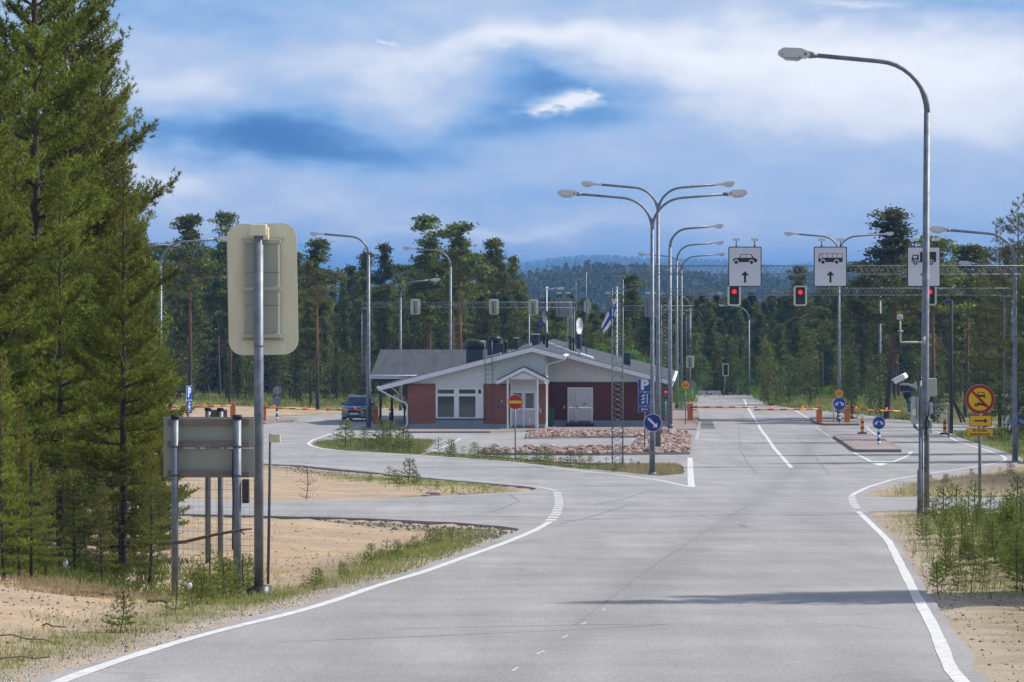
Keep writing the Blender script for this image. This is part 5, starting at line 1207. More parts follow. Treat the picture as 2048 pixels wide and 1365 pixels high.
    q = MB(); q.bbox(9.22, 9.33, 5.9, 5.969, 1.02, 1.2, .01); P(q, 'card_reader', 'paintgrey'); q = MB(); q.bbox(8.0, 8.1, -.1, -.031, .95, 1.2, .01); P(q, 'card_reader', 'paintgrey')
    q = MB(); q.bbox(7.87, 7.98, -.12, -.031, 1.1, 1.5, .01); P(q, 'intercom', 'paintgrey'); q = MB(); q.bbox(5.68, 5.76, -.06, -.031, 1.6, 1.68, .01); P(q, 'door_bell', 'white')
    q = MB(); q.box(5.43, 5.83, -.05, -.031, 1.28, 1.39); b1 = P(q, 'name_plate', 'signblue'); text('Tulli', .09, M['signwhite'], b1, (5.63, -.053, 1.335))
    q = MB(); q.bbox(4.2, 4.38, -.04, -.001, 3.2, 3.38, .01); P(q, 'vent_cover', 'white'); q = MB(); q.box(10.0, 10.25, 5.96, 5.999, 3.3, 3.55); P(q, 'vent_cover', 'fascia')
    # porch
    au, aw = 7.10, 3.79; sp_ = .50; pf = lambda u: aw - sp_ * abs(u - au); pl, pr = 5.47, 8.60
    q = MB()
    for a, c in ((pl, au), (au, pr)):
        A = [(a, -1.35, pf(a)), (c, -1.35, pf(c)), (c, -.001, pf(c)), (a, -.001, pf(a))]; q.add(A + [(x, y, z - .12) for x, y, z in A], ((0, 1, 2, 3), (7, 6, 5, 4), (0, 4, 5, 1), (1, 5, 6, 2), (2, 6, 7, 3), (3, 7, 4, 0)))
    pr_ = P(q, 'porch_roof', 'roof')
    q = MB()
    for a, c in ((pl - .03, au - .001), (au + .001, pr + .03)):
        q.add([(a, -1.41, pf(a) - .07), (c, -1.41, pf(c) - .07), (c, -1.41, pf(c) - .28), (a, -1.41, pf(a) - .28), (a, -1.353, pf(a) - .07), (c, -1.353, pf(c) - .07), (c, -1.353, pf(c) - .28), (a, -1.353, pf(a) - .28)], ((0, 3, 2, 1), (4, 5, 6, 7), (0, 1, 5, 4), (3, 7, 6, 2), (0, 4, 7, 3), (1, 2, 6, 5)))
    q.build('bargeboard', M['fascia'], pr_)
    q = MB(); q.prism([(6.15, 3.0), (8.05, 3.0), (au, 3.42)], -1.3, -1.2); q.build('gable_panel', M['boards'], pr_)
    for u in (6.13, 7.93):
        q = MB(); q.box(u - .05, u + .05, -1.28, -1.18, .02, 3.12); P(q, 'porch_post', 'white')
    # ladder
    q = MB()
    for u in (4.72, 5.16): q.tube([(u, -.12, .55), (u, -.12, 3.7), (u, -.70, 3.95), (u, -.72, 5.3)], .018, 6)
    for k in range(12): q.tube([(4.72, -.12, .65 + k * .29), (5.16, -.12, .65 + k * .29)], .012, 5)
    P(q, 'ladder', 'galv')
    # downpipes
    q = MB(); q.tube([(eL - .11, V0 + .05, rf(eL) - .12), (eL + .0, V0 + .05, rf(eL) - .25), (-.55, -.10, 1.72), (-.12, -.12, 1.55), (-.02, -.14, 1.42), (.0, -.14, .25), (-.08, -.16, .12), (-.36, -.5, -.02)], .052, 9); P(q, 'downpipe', 'white')
    q = MB(); q.tube([(eR + .12, .1, rf(eR) - .12), (eR + .1, .1, rf(eR) - .3), (8.52, .02, 3.9), (8.42, -.10, 3.7), (8.42, -.10, .15), (8.55, -.2, .0)], .05, 9); P(q, 'downpipe', 'white')
    q = MB(); q.tube([(-1.2, .6, 2.62), (.0, 1.2, 1.55)], .06, 6); P(q, 'eave_brace', 'white')
    q = MB(); q.tube([(eM + .1, 6, rf(eM) - .1), (uR + .1, 6.1, 2.2), (uR + .1, 6.1, .1)], .05, 8); P(q, 'downpipe', 'white')
    # chimneys and vents.  (px0, px1, pybottom, pytop, v, cap)
    def ppos(px, py, v):
        d = 242 + v; return ((px - 1024) / FPX * d - ox - v * .0482), (ZC - (py - HY) / FPX * d) - zb
    def chim(px0, px1, pyt, v, cap=None, dep=1.0, m='roofmetal'):
        u0, z1 = ppos(px0, pyt, v); u1, _ = ppos(px1, pyt, v); zb0 = min(rf(u0), rf(u1)) - .1
        q = MB(); q.bbox(u0, u1, v, v + dep, zb0, z1, .02); c = q.build('chimney', M[m], t)
        if cap:
            a, ct, r = cap; cu = (u0 + u1) / 2 + a; _, zt = ppos(px0, ct, v); q = MB(); q.tube([(cu, v + dep / 2, z1 + .002), (cu, v + dep / 2, z1 + .03), (cu, v + dep / 2, zt - .08), (cu, v + dep / 2, zt)], [r * .8, r, r, r * .9], 22); q.build('fan_cap', M['black'], c)
        else:
            q = MB(); q.box(u0 - .05, u1 + .05, v - .05, v + dep + .05, z1 + .002, z1 + .06); q.build('cap_plate', M['skylight'], c)
    chim(932.5, 966, 699, 3.0, (0.05, 681, .66), 1.1); chim(975, 1007.5, 687, 8.0, (-.1, 674, .40), 1.1); chim(1064, 1078, 670, 9.0, None, .5)
    chim(1029, 1036.5, 677, 12.0, None, .3); chim(1153, 1163, 669, 24, None, .5)
    for px, pt, v, r in ((1010.5, 681, 9, .12), (1094, 665, 7, .11), (1088, 668, 12, .09), (1140.5, 670, 16, .12), (1147, 675, 14, .07)):
        u, z1 = ppos(px, pt, v); zr = rf(u); q = MB(); q.tube([(u, v, zr - .1), (u, v, z1 - .3), (u, v, z1 - .29), (u, v, z1 - .05), (u, v, z1)], [r * .8, r * .8, r * 1.2, r * 1.2, r * .7], 10); P(q, 'vent_pipe', 'black')
    for px0, px1, v, hgt in ((972, 1001, 5.2, .10), (1004, 1019, 9, .05), (1024, 1042, 12, .05), (1043, 1062, 15, .16), (1096, 1109, 16, .08), (1111, 1124, 13, .08), (1126, 1139, 11, .08), (1141, 1155, 9, .08)):
        u0, _ = ppos(px0, 680, v); u1, _ = ppos(px1, 680, v); q = MB()
        vs = [(u0, v, rf(u0) + hgt), (u1, v, rf(u1) + hgt), (u1, v + 1.2, rf(u1) + hgt), (u0, v + 1.2, rf(u0) + hgt)]; q.add(vs + [(x, y, z - hgt - .02) for x, y, z in vs], ((0, 1, 2, 3), (7, 6, 5, 4), (0, 4, 5, 1), (1, 5, 6, 2), (2, 6, 7, 3), (3, 7, 4, 0))); P(q, 'roof_hatch', 'skylight')
    u0, _ = ppos(1160, 690, 6); u1, _ = ppos(1186, 690, 6); q = MB(); A = [(u0, 5.4, rf(u0) + .18), (u1, 5.4, rf(u1) + .12), (u1, 8.5, rf(u1) + .12), (u0, 8.5, rf(u0) + .18)]; q.add(A + [(x, y, z - .22) for x, y, z in A], ((0, 1, 2, 3), (7, 6, 5, 4), (0, 4, 5, 1), (1, 5, 6, 2), (2, 6, 7, 3), (3, 7, 4, 0))); P(q, 'roof_hatch', 'skylight')
    u0, _ = ppos(1245, 713, 14); q = MB(); q.box(u0, u0 + .5, 14, 14.5, rf(u0) - .1, rf(u0) + .7); P(q, 'chimney', 'roofmetal')
    q = MB(); A = [(rf, 0)];
    u, z1 = ppos(1047, 683, 30)
    # bulky low ventilation deck behind the ridge
    for px0, px1, py, v in ((1008, 1012, 690, 8),): pass
    # canopy
    cv0, cvr, cv1 = 13.6, 19.6, 25.6; cl = X(741, 255.6) - ox - 13.6 * .0482; ce, cr = Z(750, 255.6) - zb, Z(699.5, 261.6) - zb
    q = MB(); A = [(cl, cv0, ce), (1.0, cv0, ce), (6.2, cvr, cr), (cl + .15, cvr, cr)]
    q.add(A + [(x, y, z - .15) for x, y, z in A], ((0, 1, 2, 3), (7, 6, 5, 4), (0, 4, 5, 1), (1, 5, 6, 2), (2, 6, 7, 3), (3, 7, 4, 0)))
    A = [(cl + .15, cvr, cr), (6.2, cvr, cr), (1.0, cv1, ce), (cl + .3, cv1, ce)]
    q.add(A + [(x, y, z - .15) for x, y, z in A], ((0, 1, 2, 3), (7, 6, 5, 4), (0, 4, 5, 1), (1, 5, 6, 2), (2, 6, 7, 3), (3, 7, 4, 0))); cn = P(q, 'canopy_roof', 'roof')
    q = MB(); q.box(cl - .03, 1.0, cv0 - .05, cv0 - .003, ce - .26, ce - .01); q.tube([(cl, cv0 - .12, ce - .07), (1.0, cv0 - .12, ce - .07)], .055, 8); q.build('canopy_fascia', M['fascia'], cn)
    q = MB(); q.box(cl + .25, -.1, cv0 + .3, cv0 + .5, ce - .50, ce - .16); q.box(cl + .25, -.1, cv1 - .5, cv1 - .3, ce - .50, ce - .16); q.box(cl + .4, -.1, cv0 + .5, cv1 - .5, ce - .2, ce - .16); q.build('canopy_beam', M['darkgrey'], cn)
    def uw(px, v): return (px - 1024) / FPX * (242 + v) - ox - v * .0482
    for px, v, yb in ((760.5, 14.1, 846), (783.5, 25.2, 842)):
        u = uw(px, v); q = MB(); q.tube([(u, v, -.45), (u, v, ce - .5)], .085, 10); P(q, 'canopy_post', 'darkgrey')
    # roof antennas
    def rp(px, v): return uw(px, v)
    u, z1 = ppos(1172.6, 541, 14); q = MB(); q.tube([(u, 14, rf(u) - .1), (u, 14, z1)], .035, 6)
    for dx, a, c in ((-.30, 525, 560), (.30, 525, 560), (.26, 558, 583), (-.1, 558, 583)):
        _, za = ppos(1172, a, 14); _, zc = ppos(1172, c, 14); q.tube([(u + dx, 14, zc), (u + dx, 14, za)], .022, 5)
    _, zz = ppos(1172, 541, 14); q.tube([(u - .3, 14, zz), (u + .3, 14, zz)], .02, 5)
    P(q, 'antenna_mast', 'galv')
    q = MB(); _, za = ppos(1172, 602, 14); _, zc = ppos(1172, 625, 14); q.bbox(u - .15, u - .03, 13.85, 13.95, zc, za, .01); q.bbox(u + .06, u + .16, 13.85, 13.95, zc - .1, za + .1, .01); q.bbox(u + .2, u + .28, 13.85, 13.95, zc + .2, za - .1, .01); P(q, 'antenna_panel', 'paintgrey')
    u, z1 = ppos(1152, 559, 12); q = MB(); q.tube([(u, 12, rf(u) - .1), (u, 12, z1)], .02, 5); q.tube([(u - .45, 12, z1), (u + .45, 12, z1)], .02, 5); P(q, 'aerial', 'galv')
    u, z1 = ppos(1141, 602, 13); q = MB(); lattice(q, (u, 13, rf(u) - .1), (u, 13, z1), .14, .14, .012, .3); P(q, 'lattice_aerial', 'galv')
    u, z1 = ppos(1082, 560, 10); q = MB(); q.tube([(u, 10, rf(u) - .1), (u, 10, z1)], .022, 6); q.tube([(u, 10, z1), (u, 10, z1 + .4)], .04, 6); P(q, 'aerial', 'galv_dark')
    for px, v, c, sc_, mt_, yw in ((1159, 13, 652, (.22, .12, .52), 'white', 25), (1090, 6, 632, (.18, .12, .44), 'galv_dark', 40)):
        u, z = ppos(px, c, v); q = MB(); n = 24
        vs = [(u, v + .16, z)]; 
        for r_, dd in ((.5, .10), (1.0, 0)):
            for k in range(n): a = 2 * PI * k / n; vs.append((u + sc_[0] * r_ * math.cos(a) + (.0), v + dd + .25 * r_ * math.cos(a), z + sc_[2] * r_ * math.sin(a)))
        fs = [(0, 1 + k, 1 + (k + 1) % n) for k in range(n)] + [(1 + k, 1 + n + k, 1 + n + (k + 1) % n, 1 + (k + 1) % n) for k in range(n)]
        q.add(vs, fs, True); dsh = P(q, 'satellite_dish', mt_)
        q = MB(); q.tube([(u + .05, v + .2, z), (u + .1, v + .25, rf(u) - .1)], .03, 6); q.tube([(u, v, z - .1), (u - .25, v - .45, z)], .015, 5); q.build('dish_arm', M['galv'], dsh)
building()

# ------------------------------------------------------------------ flags
def flag(px, ytop, d, kind, label):
    x = X(px, d); zb = R(d); t = thing('flagpole', label, 'flagpole', (x, d, zb)); H = Z(ytop, d) - zb
    q = MB(); q.tube([(0, 0, 0), (0, 0, H)], [.075, .045], 10); q.build('pole', M['white'], t); q = MB(); q.ball((0, 0, H + .06), .10); q.build('finial', M['white'], t)
    s = FPX / d
    # limp flag: grid from hoist, hanging down to the left in folds
    if kind == 'eu': col = mat('flag_blue', (.006, .03, .30), .8, 0, .1, 2); hoist = (12, 60); fly = (-14, 72); tip = 86; W0 = 16
    else: col = mat('flag_white', (.72, .73, .76), .8, 0, .05, 2); hoist = (14, 52); tip = 89
    n, m_ = 14, 12; vs = []; fs = []
    for j in range(m_ + 1):
        for i in range(n + 1):
            u = i / n; v = j / m_
            if kind == 'eu':
                hx, hz = -1, 12 + 50 * v; ex = -19 + 6 * (1 - v); ez = 48 + 38 * v; xx = hx * (1 - u) + ex * u - 3 * math.sin(u * 3.1) * (1 - v); z = hz * (1 - u) + ez * u + 10 * u * (1 - u)
            else:
                hx, hz = -1, 14 + 36 * v; ex = -31 + 4 * v; ez = 74 + 15 * v; xx = hx * (1 - u) + ex * u + 4 * math.sin(u * 3.1) * (v - .3); z = hz * (1 - u) + ez * u
            vs.append((xx / s, .10 * math.sin(u * 9 + v * 3) * (.3 + u), H - z / s))
    for j in range(m_):
        for i in range(n): fs.append((j * (n + 1) + i, j * (n + 1) + i + 1, (j + 1) * (n + 1) + i + 1, (j + 1) * (n + 1) + i))
    q = MB(); q.add(vs, fs, True); f = q.build('flag', col, t)
    if kind == 'fi':
        f.data.materials.append(M['signblue'])
        for p in f.data.polygons:
            i = p.index % n; j = p.index // n
            if i in (3, 4, 5, 6) or j in (4, 5, 6, 7): p.material_index = 1
    else:
        q = MB()
        for k in range(12):
            a = 2 * PI * k / 12; i = round(n * (.5 + .32 * math.cos(a))); j = round(m_ * (.5 + .34 * math.sin(a))); c = vs[j * (n + 1) + i]
            q.prism([(c[0] + .055 * (1 if b % 2 == 0 else .45) * math.sin(2 * PI * b / 10), c[2] + .055 * (1 if b % 2 == 0 else .45) * math.cos(2 * PI * b / 10)) for b in range(10)], c[1] - .05, c[1] - .03)
        q.build('star_ring', M['signyellow'], f)
flag(1093.5, 578, 290, 'eu', 'white flagpole with a limp blue flag with yellow stars behind the station')
flag(1234, 578, 288, 'fi', 'white flagpole with a limp white flag with blue cross behind the station')

# ------------------------------------------------------------------ bins
def wheelie(px, d, yb, label, m, h=1.05, w=.5):
    t = thing('wheelie_bin', label, 'bin', (X(px, d), d, Z(yb, d)))
    q = MB(); a, b_ = w * .42, w * .5
    vs = [(-a, -a, .06), (a, -a, .06), (a, a, .06), (-a, a, .06), (-b_, -b_, h * .9), (b_, -b_, h * .9), (b_, b_ + .05, h * .9), (-b_, b_ + .05, h * .9)]
    q.add(vs, ((0, 3, 2, 1), (4, 5, 6, 7), (0, 1, 5, 4), (1, 2, 6, 5), (2, 3, 7, 6), (3, 0, 4, 7))); q.build('body', M[m], t)
    q = MB(); q.bbox(-b_ - .02, b_ + .02, -b_ - .04, b_ + .1, h * .905, h, .03); q.build('lid', M[m], t)
    for sx in (-1, 1):
        q = MB(); q.tube([(sx * (a - .03), a + .05, .1), (sx * (a + .03), a + .05, .1)], .1, 12); q.build('wheel', M['rubber'], t)
wheelie(1101, 246, 854, 'green wheelie bin in the corner beside the station entrance', 'greenbin', 1.12, .46)
wheelie(1331, 246, 832, 'green wheelie bin by the right end wall of the station', 'greenbin', 1.05, .5)
def litter_bin():
    d = 261; t = thing('litter_bin', 'black litter bin with side openings under the canopy', 'bin', (X(783, d), d - .35, R(d) + .0))
    q = MB(); q.tube([(0, 0, 0), (0, 0, .62)], .145, 16); q.build('body', M['black'], t)
    q = MB(); q.tube([(0, 0, .80), (0, 0, .86), (0, 0, .90)], [.16, .16, .10], 16); q.tube([(-.13, 0, .6), (-.13, 0, .81)], .02, 6); q.tube([(.13, 0, .6), (.13, 0, .81)], .02, 6); q.tube([(0, -.13, .6), (0, -.13, .81)], .03, 6); q.build('hood', M['black'], t)
litter_bin()
for px, d, zz, lb in ((1059, 236, 30, 'thin red stake leaning at the left end of the stone bed'), (1104, 208, 30, 'thin red stake leaning in the stone bed near its middle')):
    t = thing('marker_stake', lb, 'stake', (X(px, d), d, R(d) + .05)); q = MB(); q.tube([(0, 0, 0), (.10 if px > 1080 else .0, 0, .62)], .022, 6); q.build('stake', mat('stake_red', (.7, .08, .03), .5), t)
    q = MB(); q.tube([(.10 if px > 1080 else .0, 0, .62), (.11 if px > 1080 else .0, 0, .68)], .024, 6); q.build('tip', M['white'], t)

# ------------------------------------------------------------------ the parked car under the barrier
def car():
    d = 262.5; b = Vector((X(708, d), d, R(d) + .004)); t = thing('parked_car', 'blue and silver compact estate car waiting behind the barrier left of the canopy', 'car', b, math.radians(-7))
    paint = mat('blue_car_paint', (.004, .070, .24), .25, .2, .05, 2, coat=.6); silver = mat('silver_car_paint', (.17, .20, .25), .35, .4, .05, 2, coat=.4); blk = M['black']
    # body: half-width profile by station along length (y from nose 0 to tail 4.2)
    def loft(st, name, m, parent):
        q = MB(); n = len(st[0][1]); b0 = 0
        for y, prof in st: q.v += [(x, y, z) for x, z in prof]
        for i in range(len(st) - 1):
            for k in range(n - 1): q.f.append((i * n + k, i * n + k + 1, (i + 1) * n + k + 1, (i + 1) * n + k)); q.sm.append(True)
        q.f.append(tuple(range(n))[::-1]); q.sm.append(False); q.f.append(tuple((len(st) - 1) * n + k for k in range(n))); q.sm.append(False)
        return q.build(name, m, parent)
    def lower(w, z0, z1): return [(-w * .96, z0), (-w, z0 + .15), (-w, z1 - .08), (-w * .95, z1), (w * .95, z1), (w, z1 - .08), (w, z0 + .15), (w * .96, z0)]
    loft([(0, lower(.74, .30, .66)), (.10, lower(.82, .24, .78)), (.35, lower(.87, .22, .80)), (3.9, lower(.87, .22, .80)), (4.15, lower(.82, .28, .8))], 'lower_body', silver, t)
    def up(w, z0, z1): return [(-w, z0), (-w * .99, (z0 + z1) / 2), (-w * .90, z1 - .02), (-w * .6, z1), (w * .6, z1), (w * .90, z1 - .02), (w * .99, (z0 + z1) / 2), (w, z0)]
    hood = loft([(.08, up(.80, .76, .80)), (.35, up(.85, .79, .94)), (1.05, up(.86, .79, 1.05)), (4.0, up(.86, .79, 1.06)), (4.14, up(.8, .78, 1.0))], 'upper_body', paint, t)
    def cabp(wb, wt, z0, z1): return [(-wb, z0), (-wt, z1), (-wt * .8, z1 + .04), (wt * .8, z1 + .04), (wt, z1), (wb, z0)]
    cab = loft([(1.02, cabp(.80, .80, 1.03, 1.04)), (1.62, cabp(.82, .64, 1.05, 1.52)), (2.0, cabp(.82, .66, 1.05, 1.60)), (3.6, cabp(.82, .66, 1.05, 1.60)), (4.05, cabp(.80, .64, 1.05, 1.2))], 'cabin', paint, t)
    q = MB(); q.add([(-.70, 1.05, 1.075), (.70, 1.05, 1.075), (.57, 1.60, 1.54), (-.57, 1.60, 1.54)], ((0, 1, 2, 3),)); wv = [(-.70, 1.035, 1.085), (.70, 1.035, 1.085), (.575, 1.585, 1.545), (-.575, 1.585, 1.545)]
    q.v, q.f, q.sm = [], [], []; q.add(wv + [(x, y + .03, z - .02) for x, y, z in wv], ((0, 1, 2, 3), (7, 6, 5, 4), (0, 4, 5, 1), (1, 5, 6, 2), (2, 6, 7, 3), (3, 7, 4, 0))); q.build('windscreen', M['glassdark'], cab)
    for sx in (-1, 1):
        q = MB(); A = [(sx * .825, 1.35, 1.10), (sx * .832, 3.7, 1.10), (sx * .70, 3.55, 1.50), (sx * .70, 1.85, 1.50)]; q.add(A + [(x - sx * .02, y, z) for x, y, z in A], ((0, 1, 2, 3), (7, 6, 5, 4), (0, 4, 5, 1), (1, 5, 6, 2), (2, 6, 7, 3), (3, 7, 4, 0))); q.build('side_window', M['glassdark'], cab)
        q = MB(); q.tube([(sx * .62, 1.9, 1.62), (sx * .62, 2.0, 1.69), (sx * .62, 3.4, 1.69), (sx * .62, 3.5, 1.62)], .018, 6); q.build('roof_rail', M['galv'], cab)
        q = MB(); q.bbox(sx * .96 - .10, sx * .96 + .10, 1.32, 1.42, 1.04, 1.20, .03); q.tube([(sx * .84, 1.38, 1.08), (sx * .95, 1.38, 1.10)], .03, 6); q.build('door_mirror', paint, t)
        q = MB(); q.prism([(sx * .80, .76), (sx * .44, .72), (sx * .46, .84), (sx * .78, .90)][::-sx], .02, .12); q.build('headlight', M['lamp_glass'], t)
        q = MB(); q.disc(sx * .56, .62, .075, -.03, .02, 16); q.build('fog_lamp', M['lamp_glass'], t)
        for y in (.82, 3.35):
            q = MB(); q.tube([(sx * .66, y, .33), (sx * .89, y, .33)], .33, 22); wl = q.build('wheel', M['rubber'], t)
            q = MB(); q.tube([(sx * .885, y, .33), (sx * .90, y, .33)], .20, 16); q.build('rim', M['galv'], wl)
            q = MB(); n = 12; vs = []; fs = []
            for k in range(n + 1):
                a = PI * k / n
                for r_ in (.34, .42): vs += [(sx * .875, y + r_ * math.cos(a), .33 + r_ * math.sin(a)), (sx * .90, y + r_ * math.cos(a), .33 + r_ * math.sin(a))]
            for k in range(n): fs += [(4 * k + 1, 4 * k + 5, 4 * k + 7, 4 * k + 3), (4 * k, 4 * k + 2, 4 * k + 6, 4 * k + 4), (4 * k + 2, 4 * k + 3, 4 * k + 7, 4 * k + 6)]
            q.add(vs, fs); q.build('arch_trim', blk, t)
    q = MB(); q.prism(rrect(-.40, .40, .58, .78, .04), -.02, .08); g = q.build('grille', blk, t)
    q = MB(); q.disc(0, .80, .06, -.03, -.021, 14); q.build('badge', M['galv'], g)
    q = MB(); q.prism(rrect(-.46, .46, .27, .40, .04), -.03, .04); q.build('air_intake', blk, t)
    q = MB(); q.box(-.26, .26, -.035, -.02, .45, .56); np_ = q.build('number_plate', M['white'], t)
    q = MB(); q.box(-.86, .86, .05, 4.1, .19, .24); q.build('underbody', blk, t)
    q = MB(); q.prism([(-.5, .20), (.5, .20), (.42, .265), (-.42, .265)], -.04, .05); q.build('skid_plate', silver, t)
car()
# ------------------------------------------------------------------ trees
def unit(v): return v / np.maximum(1e-9, np.linalg.norm(v, axis=-1, keepdims=True))
def needles(P, D, n, ln, w, r, spread=.9, along=.10):
    "n narrow triangles around each shoot (P position, D direction)"
    k = len(P); P = np.repeat(P, n, 0); D = np.repeat(unit(D), n, 0); q = unit(r.normal(size=(k * n, 3)))
    base = P + D * (r.rand(k * n, 1) - .3) * along; dirn = unit(D * .75 + q * spread); side = unit(np.cross(dirn, r.normal(size=(k * n, 3)))) * (w / 2)
    L = ln * (.7 + .6 * r.rand(k * n, 1)); V = np.stack([base - side, base + side, base + dirn * L], 1).reshape(-1, 3)
    return V, np.arange(len(V)).reshape(-1, 3)
def leaves(P, n, rad, size, r, flat=.6, up=.3):
    "n small triangular leaf sprays round each centre"
    k = len(P); C = np.repeat(P, n, 0) + r.normal(size=(k * n, 3)) * np.array([rad, rad, rad * flat]); a = unit(r.normal(size=(k * n, 3)) + [0, 0, up]); b = unit(np.cross(a, r.normal(size=(k * n, 3))))
    c = np.cross(a, b); s = size * (.55 + .9 * r.rand(k * n, 1)); V = np.stack([C - b * s * .5, C + b * s * .5, C + c * s], 1).reshape(-1, 3); return V, np.arange(len(V)).reshape(-1, 3)
class Limbs:
    def __init__(s): s.mb = MB()
    def add(s, pts, r0, r1, n=5): s.mb.tube(pts, [r0 + (r1 - r0) * i / (len(pts) - 1) for i in range(len(pts))], n, cap=False)
def trunk_pts(H, r, bend=.15, n=9):
    a = r.uniform(0, 6.28); return [np.array([math.cos(a) * bend * math.sin(2.6 * i / (n - 1)), math.sin(a) * bend * math.sin(2.1 * i / (n - 1)), H * i / (n - 1)]) for i in range(n)]
def at_h(tp, z):
    H = tp[-1][2]; f = z / H * (len(tp) - 1); i = min(len(tp) - 2, int(f)); return tp[i] + (tp[i + 1] - tp[i]) * (f - i)
def store(name, V, F, m):
    o = npmesh(name, V, F, m); me = o.data; bpy.data.objects.remove(o); return me
def limbmesh(L, m, name='trunk'):
    o = L.mb.build(name, m); me = o.data; bpy.data.objects.remove(o); return me
def near_pine(seed, H=13.0, z0=.5, R0=2.9, step=.36, top_round=.0, shoot=.10, nn=13, candles=True, leafm='pine', r0=None, trunkm='bark', nlen=.10, nw=.022, upb=.25, sec=.12, drop=0.0):
    r = np.random.RandomState(seed); L = Limbs(); tp = trunk_pts(H, r, .12); rr = r0 or H * .0125; L.add(tp, rr, .015, 9)
    PP = []; DD = []; TP = []; TD = []; z = z0
    while z < H - .15:
        t = (z - z0) / (H - z0); reach = R0 * (min(1, .6 + t * 2.2)) * (1 - t) ** .62 * (1 + .10 * r.randn()); nb = r.randint(4, 7); a0 = r.uniform(0, 6.28)
        for k in range(nb):
            if r.rand() < drop and t < .93: continue
            a = a0 + 6.283 * k / nb + r.uniform(-.3, .3); rl = max(.12, reach * r.uniform(.5, 1.18)); el = -.12 + t * .75 + r.uniform(-.12, .12); p = at_h(tp, z); n = 6; pts = [p]
            for i in range(1, n + 1):
                e = el + upb * (i / n) ** 1.5 + (-.12 if t < .4 else 0) * math.sin(i / n * 3); pts.append(pts[-1] + rl / n * np.array([math.cos(a) * math.cos(e), math.sin(a) * math.cos(e), math.sin(e)])); a += r.uniform(-.06, .06)
            L.add(pts, max(.006, rr * .30 * (1 - t) + .006), .004, 4)
            ns = max(1, int(rl / sec)); side = 1
            for j in range(ns + 1):
                f = .16 + .84 * j / max(1, ns); i = min(n - 1, int(f * n)); q = pts[i] + (pts[i + 1] - pts[i]) * (f * n - i if f < 1 else 1); d = unit(pts[i + 1] - pts[i])
                sl = min(.95, rl * .5 * (1.08 - f) + .10) * r.uniform(.6, 1.2); side = -side; lat = np.array([-math.sin(a), math.cos(a), 0]) * side; sd_ = unit(d * .8 + lat * r.uniform(.5, .95) + np.array([0, 0, r.uniform(-.05, .35)]))
                m = max(1, int(sl / shoot)); 
                if f > .97: sd_ = d
                for c in range(m):
                    g = (c + 1) / m; pos = q + sd_ * sl * g + np.array([0, 0, .10 * g * g * sl]); dd = unit(sd_ + np.array([0, 0, .35]) + r.normal(size=3) * .35); PP.append(pos); DD.append(dd)
                    if c == m - 1: TP.append(pos + dd * .05); TD.append(dd)
                    if sl > .22 and r.rand() < .85:
                        of = r.normal(size=3) * .07; PP.append(pos + of); DD.append(unit(dd + r.normal(size=3) * .5))
        z += step * r.uniform(.75, 1.25) * (1.15 - .4 * t)
    PP = np.array(PP + [tp[-1]]); DD = np.array(DD + [np.array([0, 0, 1.])]); V, F = needles(PP, DD, nn, nlen, nw, r, .9, shoot)
    meshes = [('trunk', limbmesh(L, M[trunkm])), ('crown', store('crown', V, F, M[leafm]))]
    if candles:
        TP = np.array(TP); k = r.rand(len(TP)) < .45; TP = TP[k]; up = np.tile([0, 0, 1.], (len(TP), 1)) + r.normal(size=(len(TP), 3)) * .18; V, F = needles(TP, up, 3, .085, .016, r, .12, .0); meshes.append(('new_shoots', store('new_shoots', V, F, M['candle'])))
    return meshes
def tall_pine(seed, H=15.0, crown=.42, R0=2.1, flat=.2, ncl=150, leafm='pine_far', lean=.25, dead=10, size=.17, per=34):
    "old Scots pine as seen in a wood: bare ruddy trunk, irregular layered crown"
    r = np.random.RandomState(seed); L = Limbs(); tp = trunk_pts(H * .97, r, lean, 10); L.add(tp, H * .0115, .03, 8); C = []
    zc = H * (1 - crown); z = zc
    while z < H * .985:
        t = (z - zc) / (H - zc); reach = R0 * (math.sin(min(1, t * 1.15 + .22) * PI) ** .6) * (1 - flat * t) * r.uniform(.45, 1.15)
        if t > .8: reach = R0 * (.9 - t * .55) * (1 + flat) * r.uniform(.4, 1)
        for k in range(r.randint(2, 4)):
            a = r.uniform(0, 6.28); p = at_h(tp, min(z, H * .96)); e = r.uniform(.0, .6); q1 = p + reach * .5 * np.array([math.cos(a), math.sin(a), e * .6]); q2 = p + reach * np.array([math.cos(a + .15), math.sin(a + .15), e]); L.add([p, q1, q2], .045 * (1.1 - t) + .01, .01, 4)
            for j in range(r.randint(3, 6)):
                f = .45 + .6 * r.rand(); C.append(p + (q2 - p) * f + r.normal(size=3) * [.28, .28, .10])
        z += (H - zc) / 19 * r.uniform(.6, 1.4)
    C.append(tp[-1] + [0, 0, .2]); C.append(tp[-1] + [.2, 0, 0]); C = np.array(C)
    for _ in range(dead):
        zz = r.uniform(H * .15, zc); a = r.uniform(0, 6.28); l = r.uniform(.4, 1.4); p = at_h(tp, zz); L.add([p, p + np.array([math.cos(a) * l * .6, math.sin(a) * l * .6, r.uniform(-.1, .2)]), p + np.array([math.cos(a) * l, math.sin(a) * l, r.uniform(-.5, .2)])], .022, .006, 4)
    V, F = leaves(C, per, .26, size, r, .45); return [('trunk', limbmesh(L, M['bark'])), ('crown', store('crown', V, F, M[leafm]))]
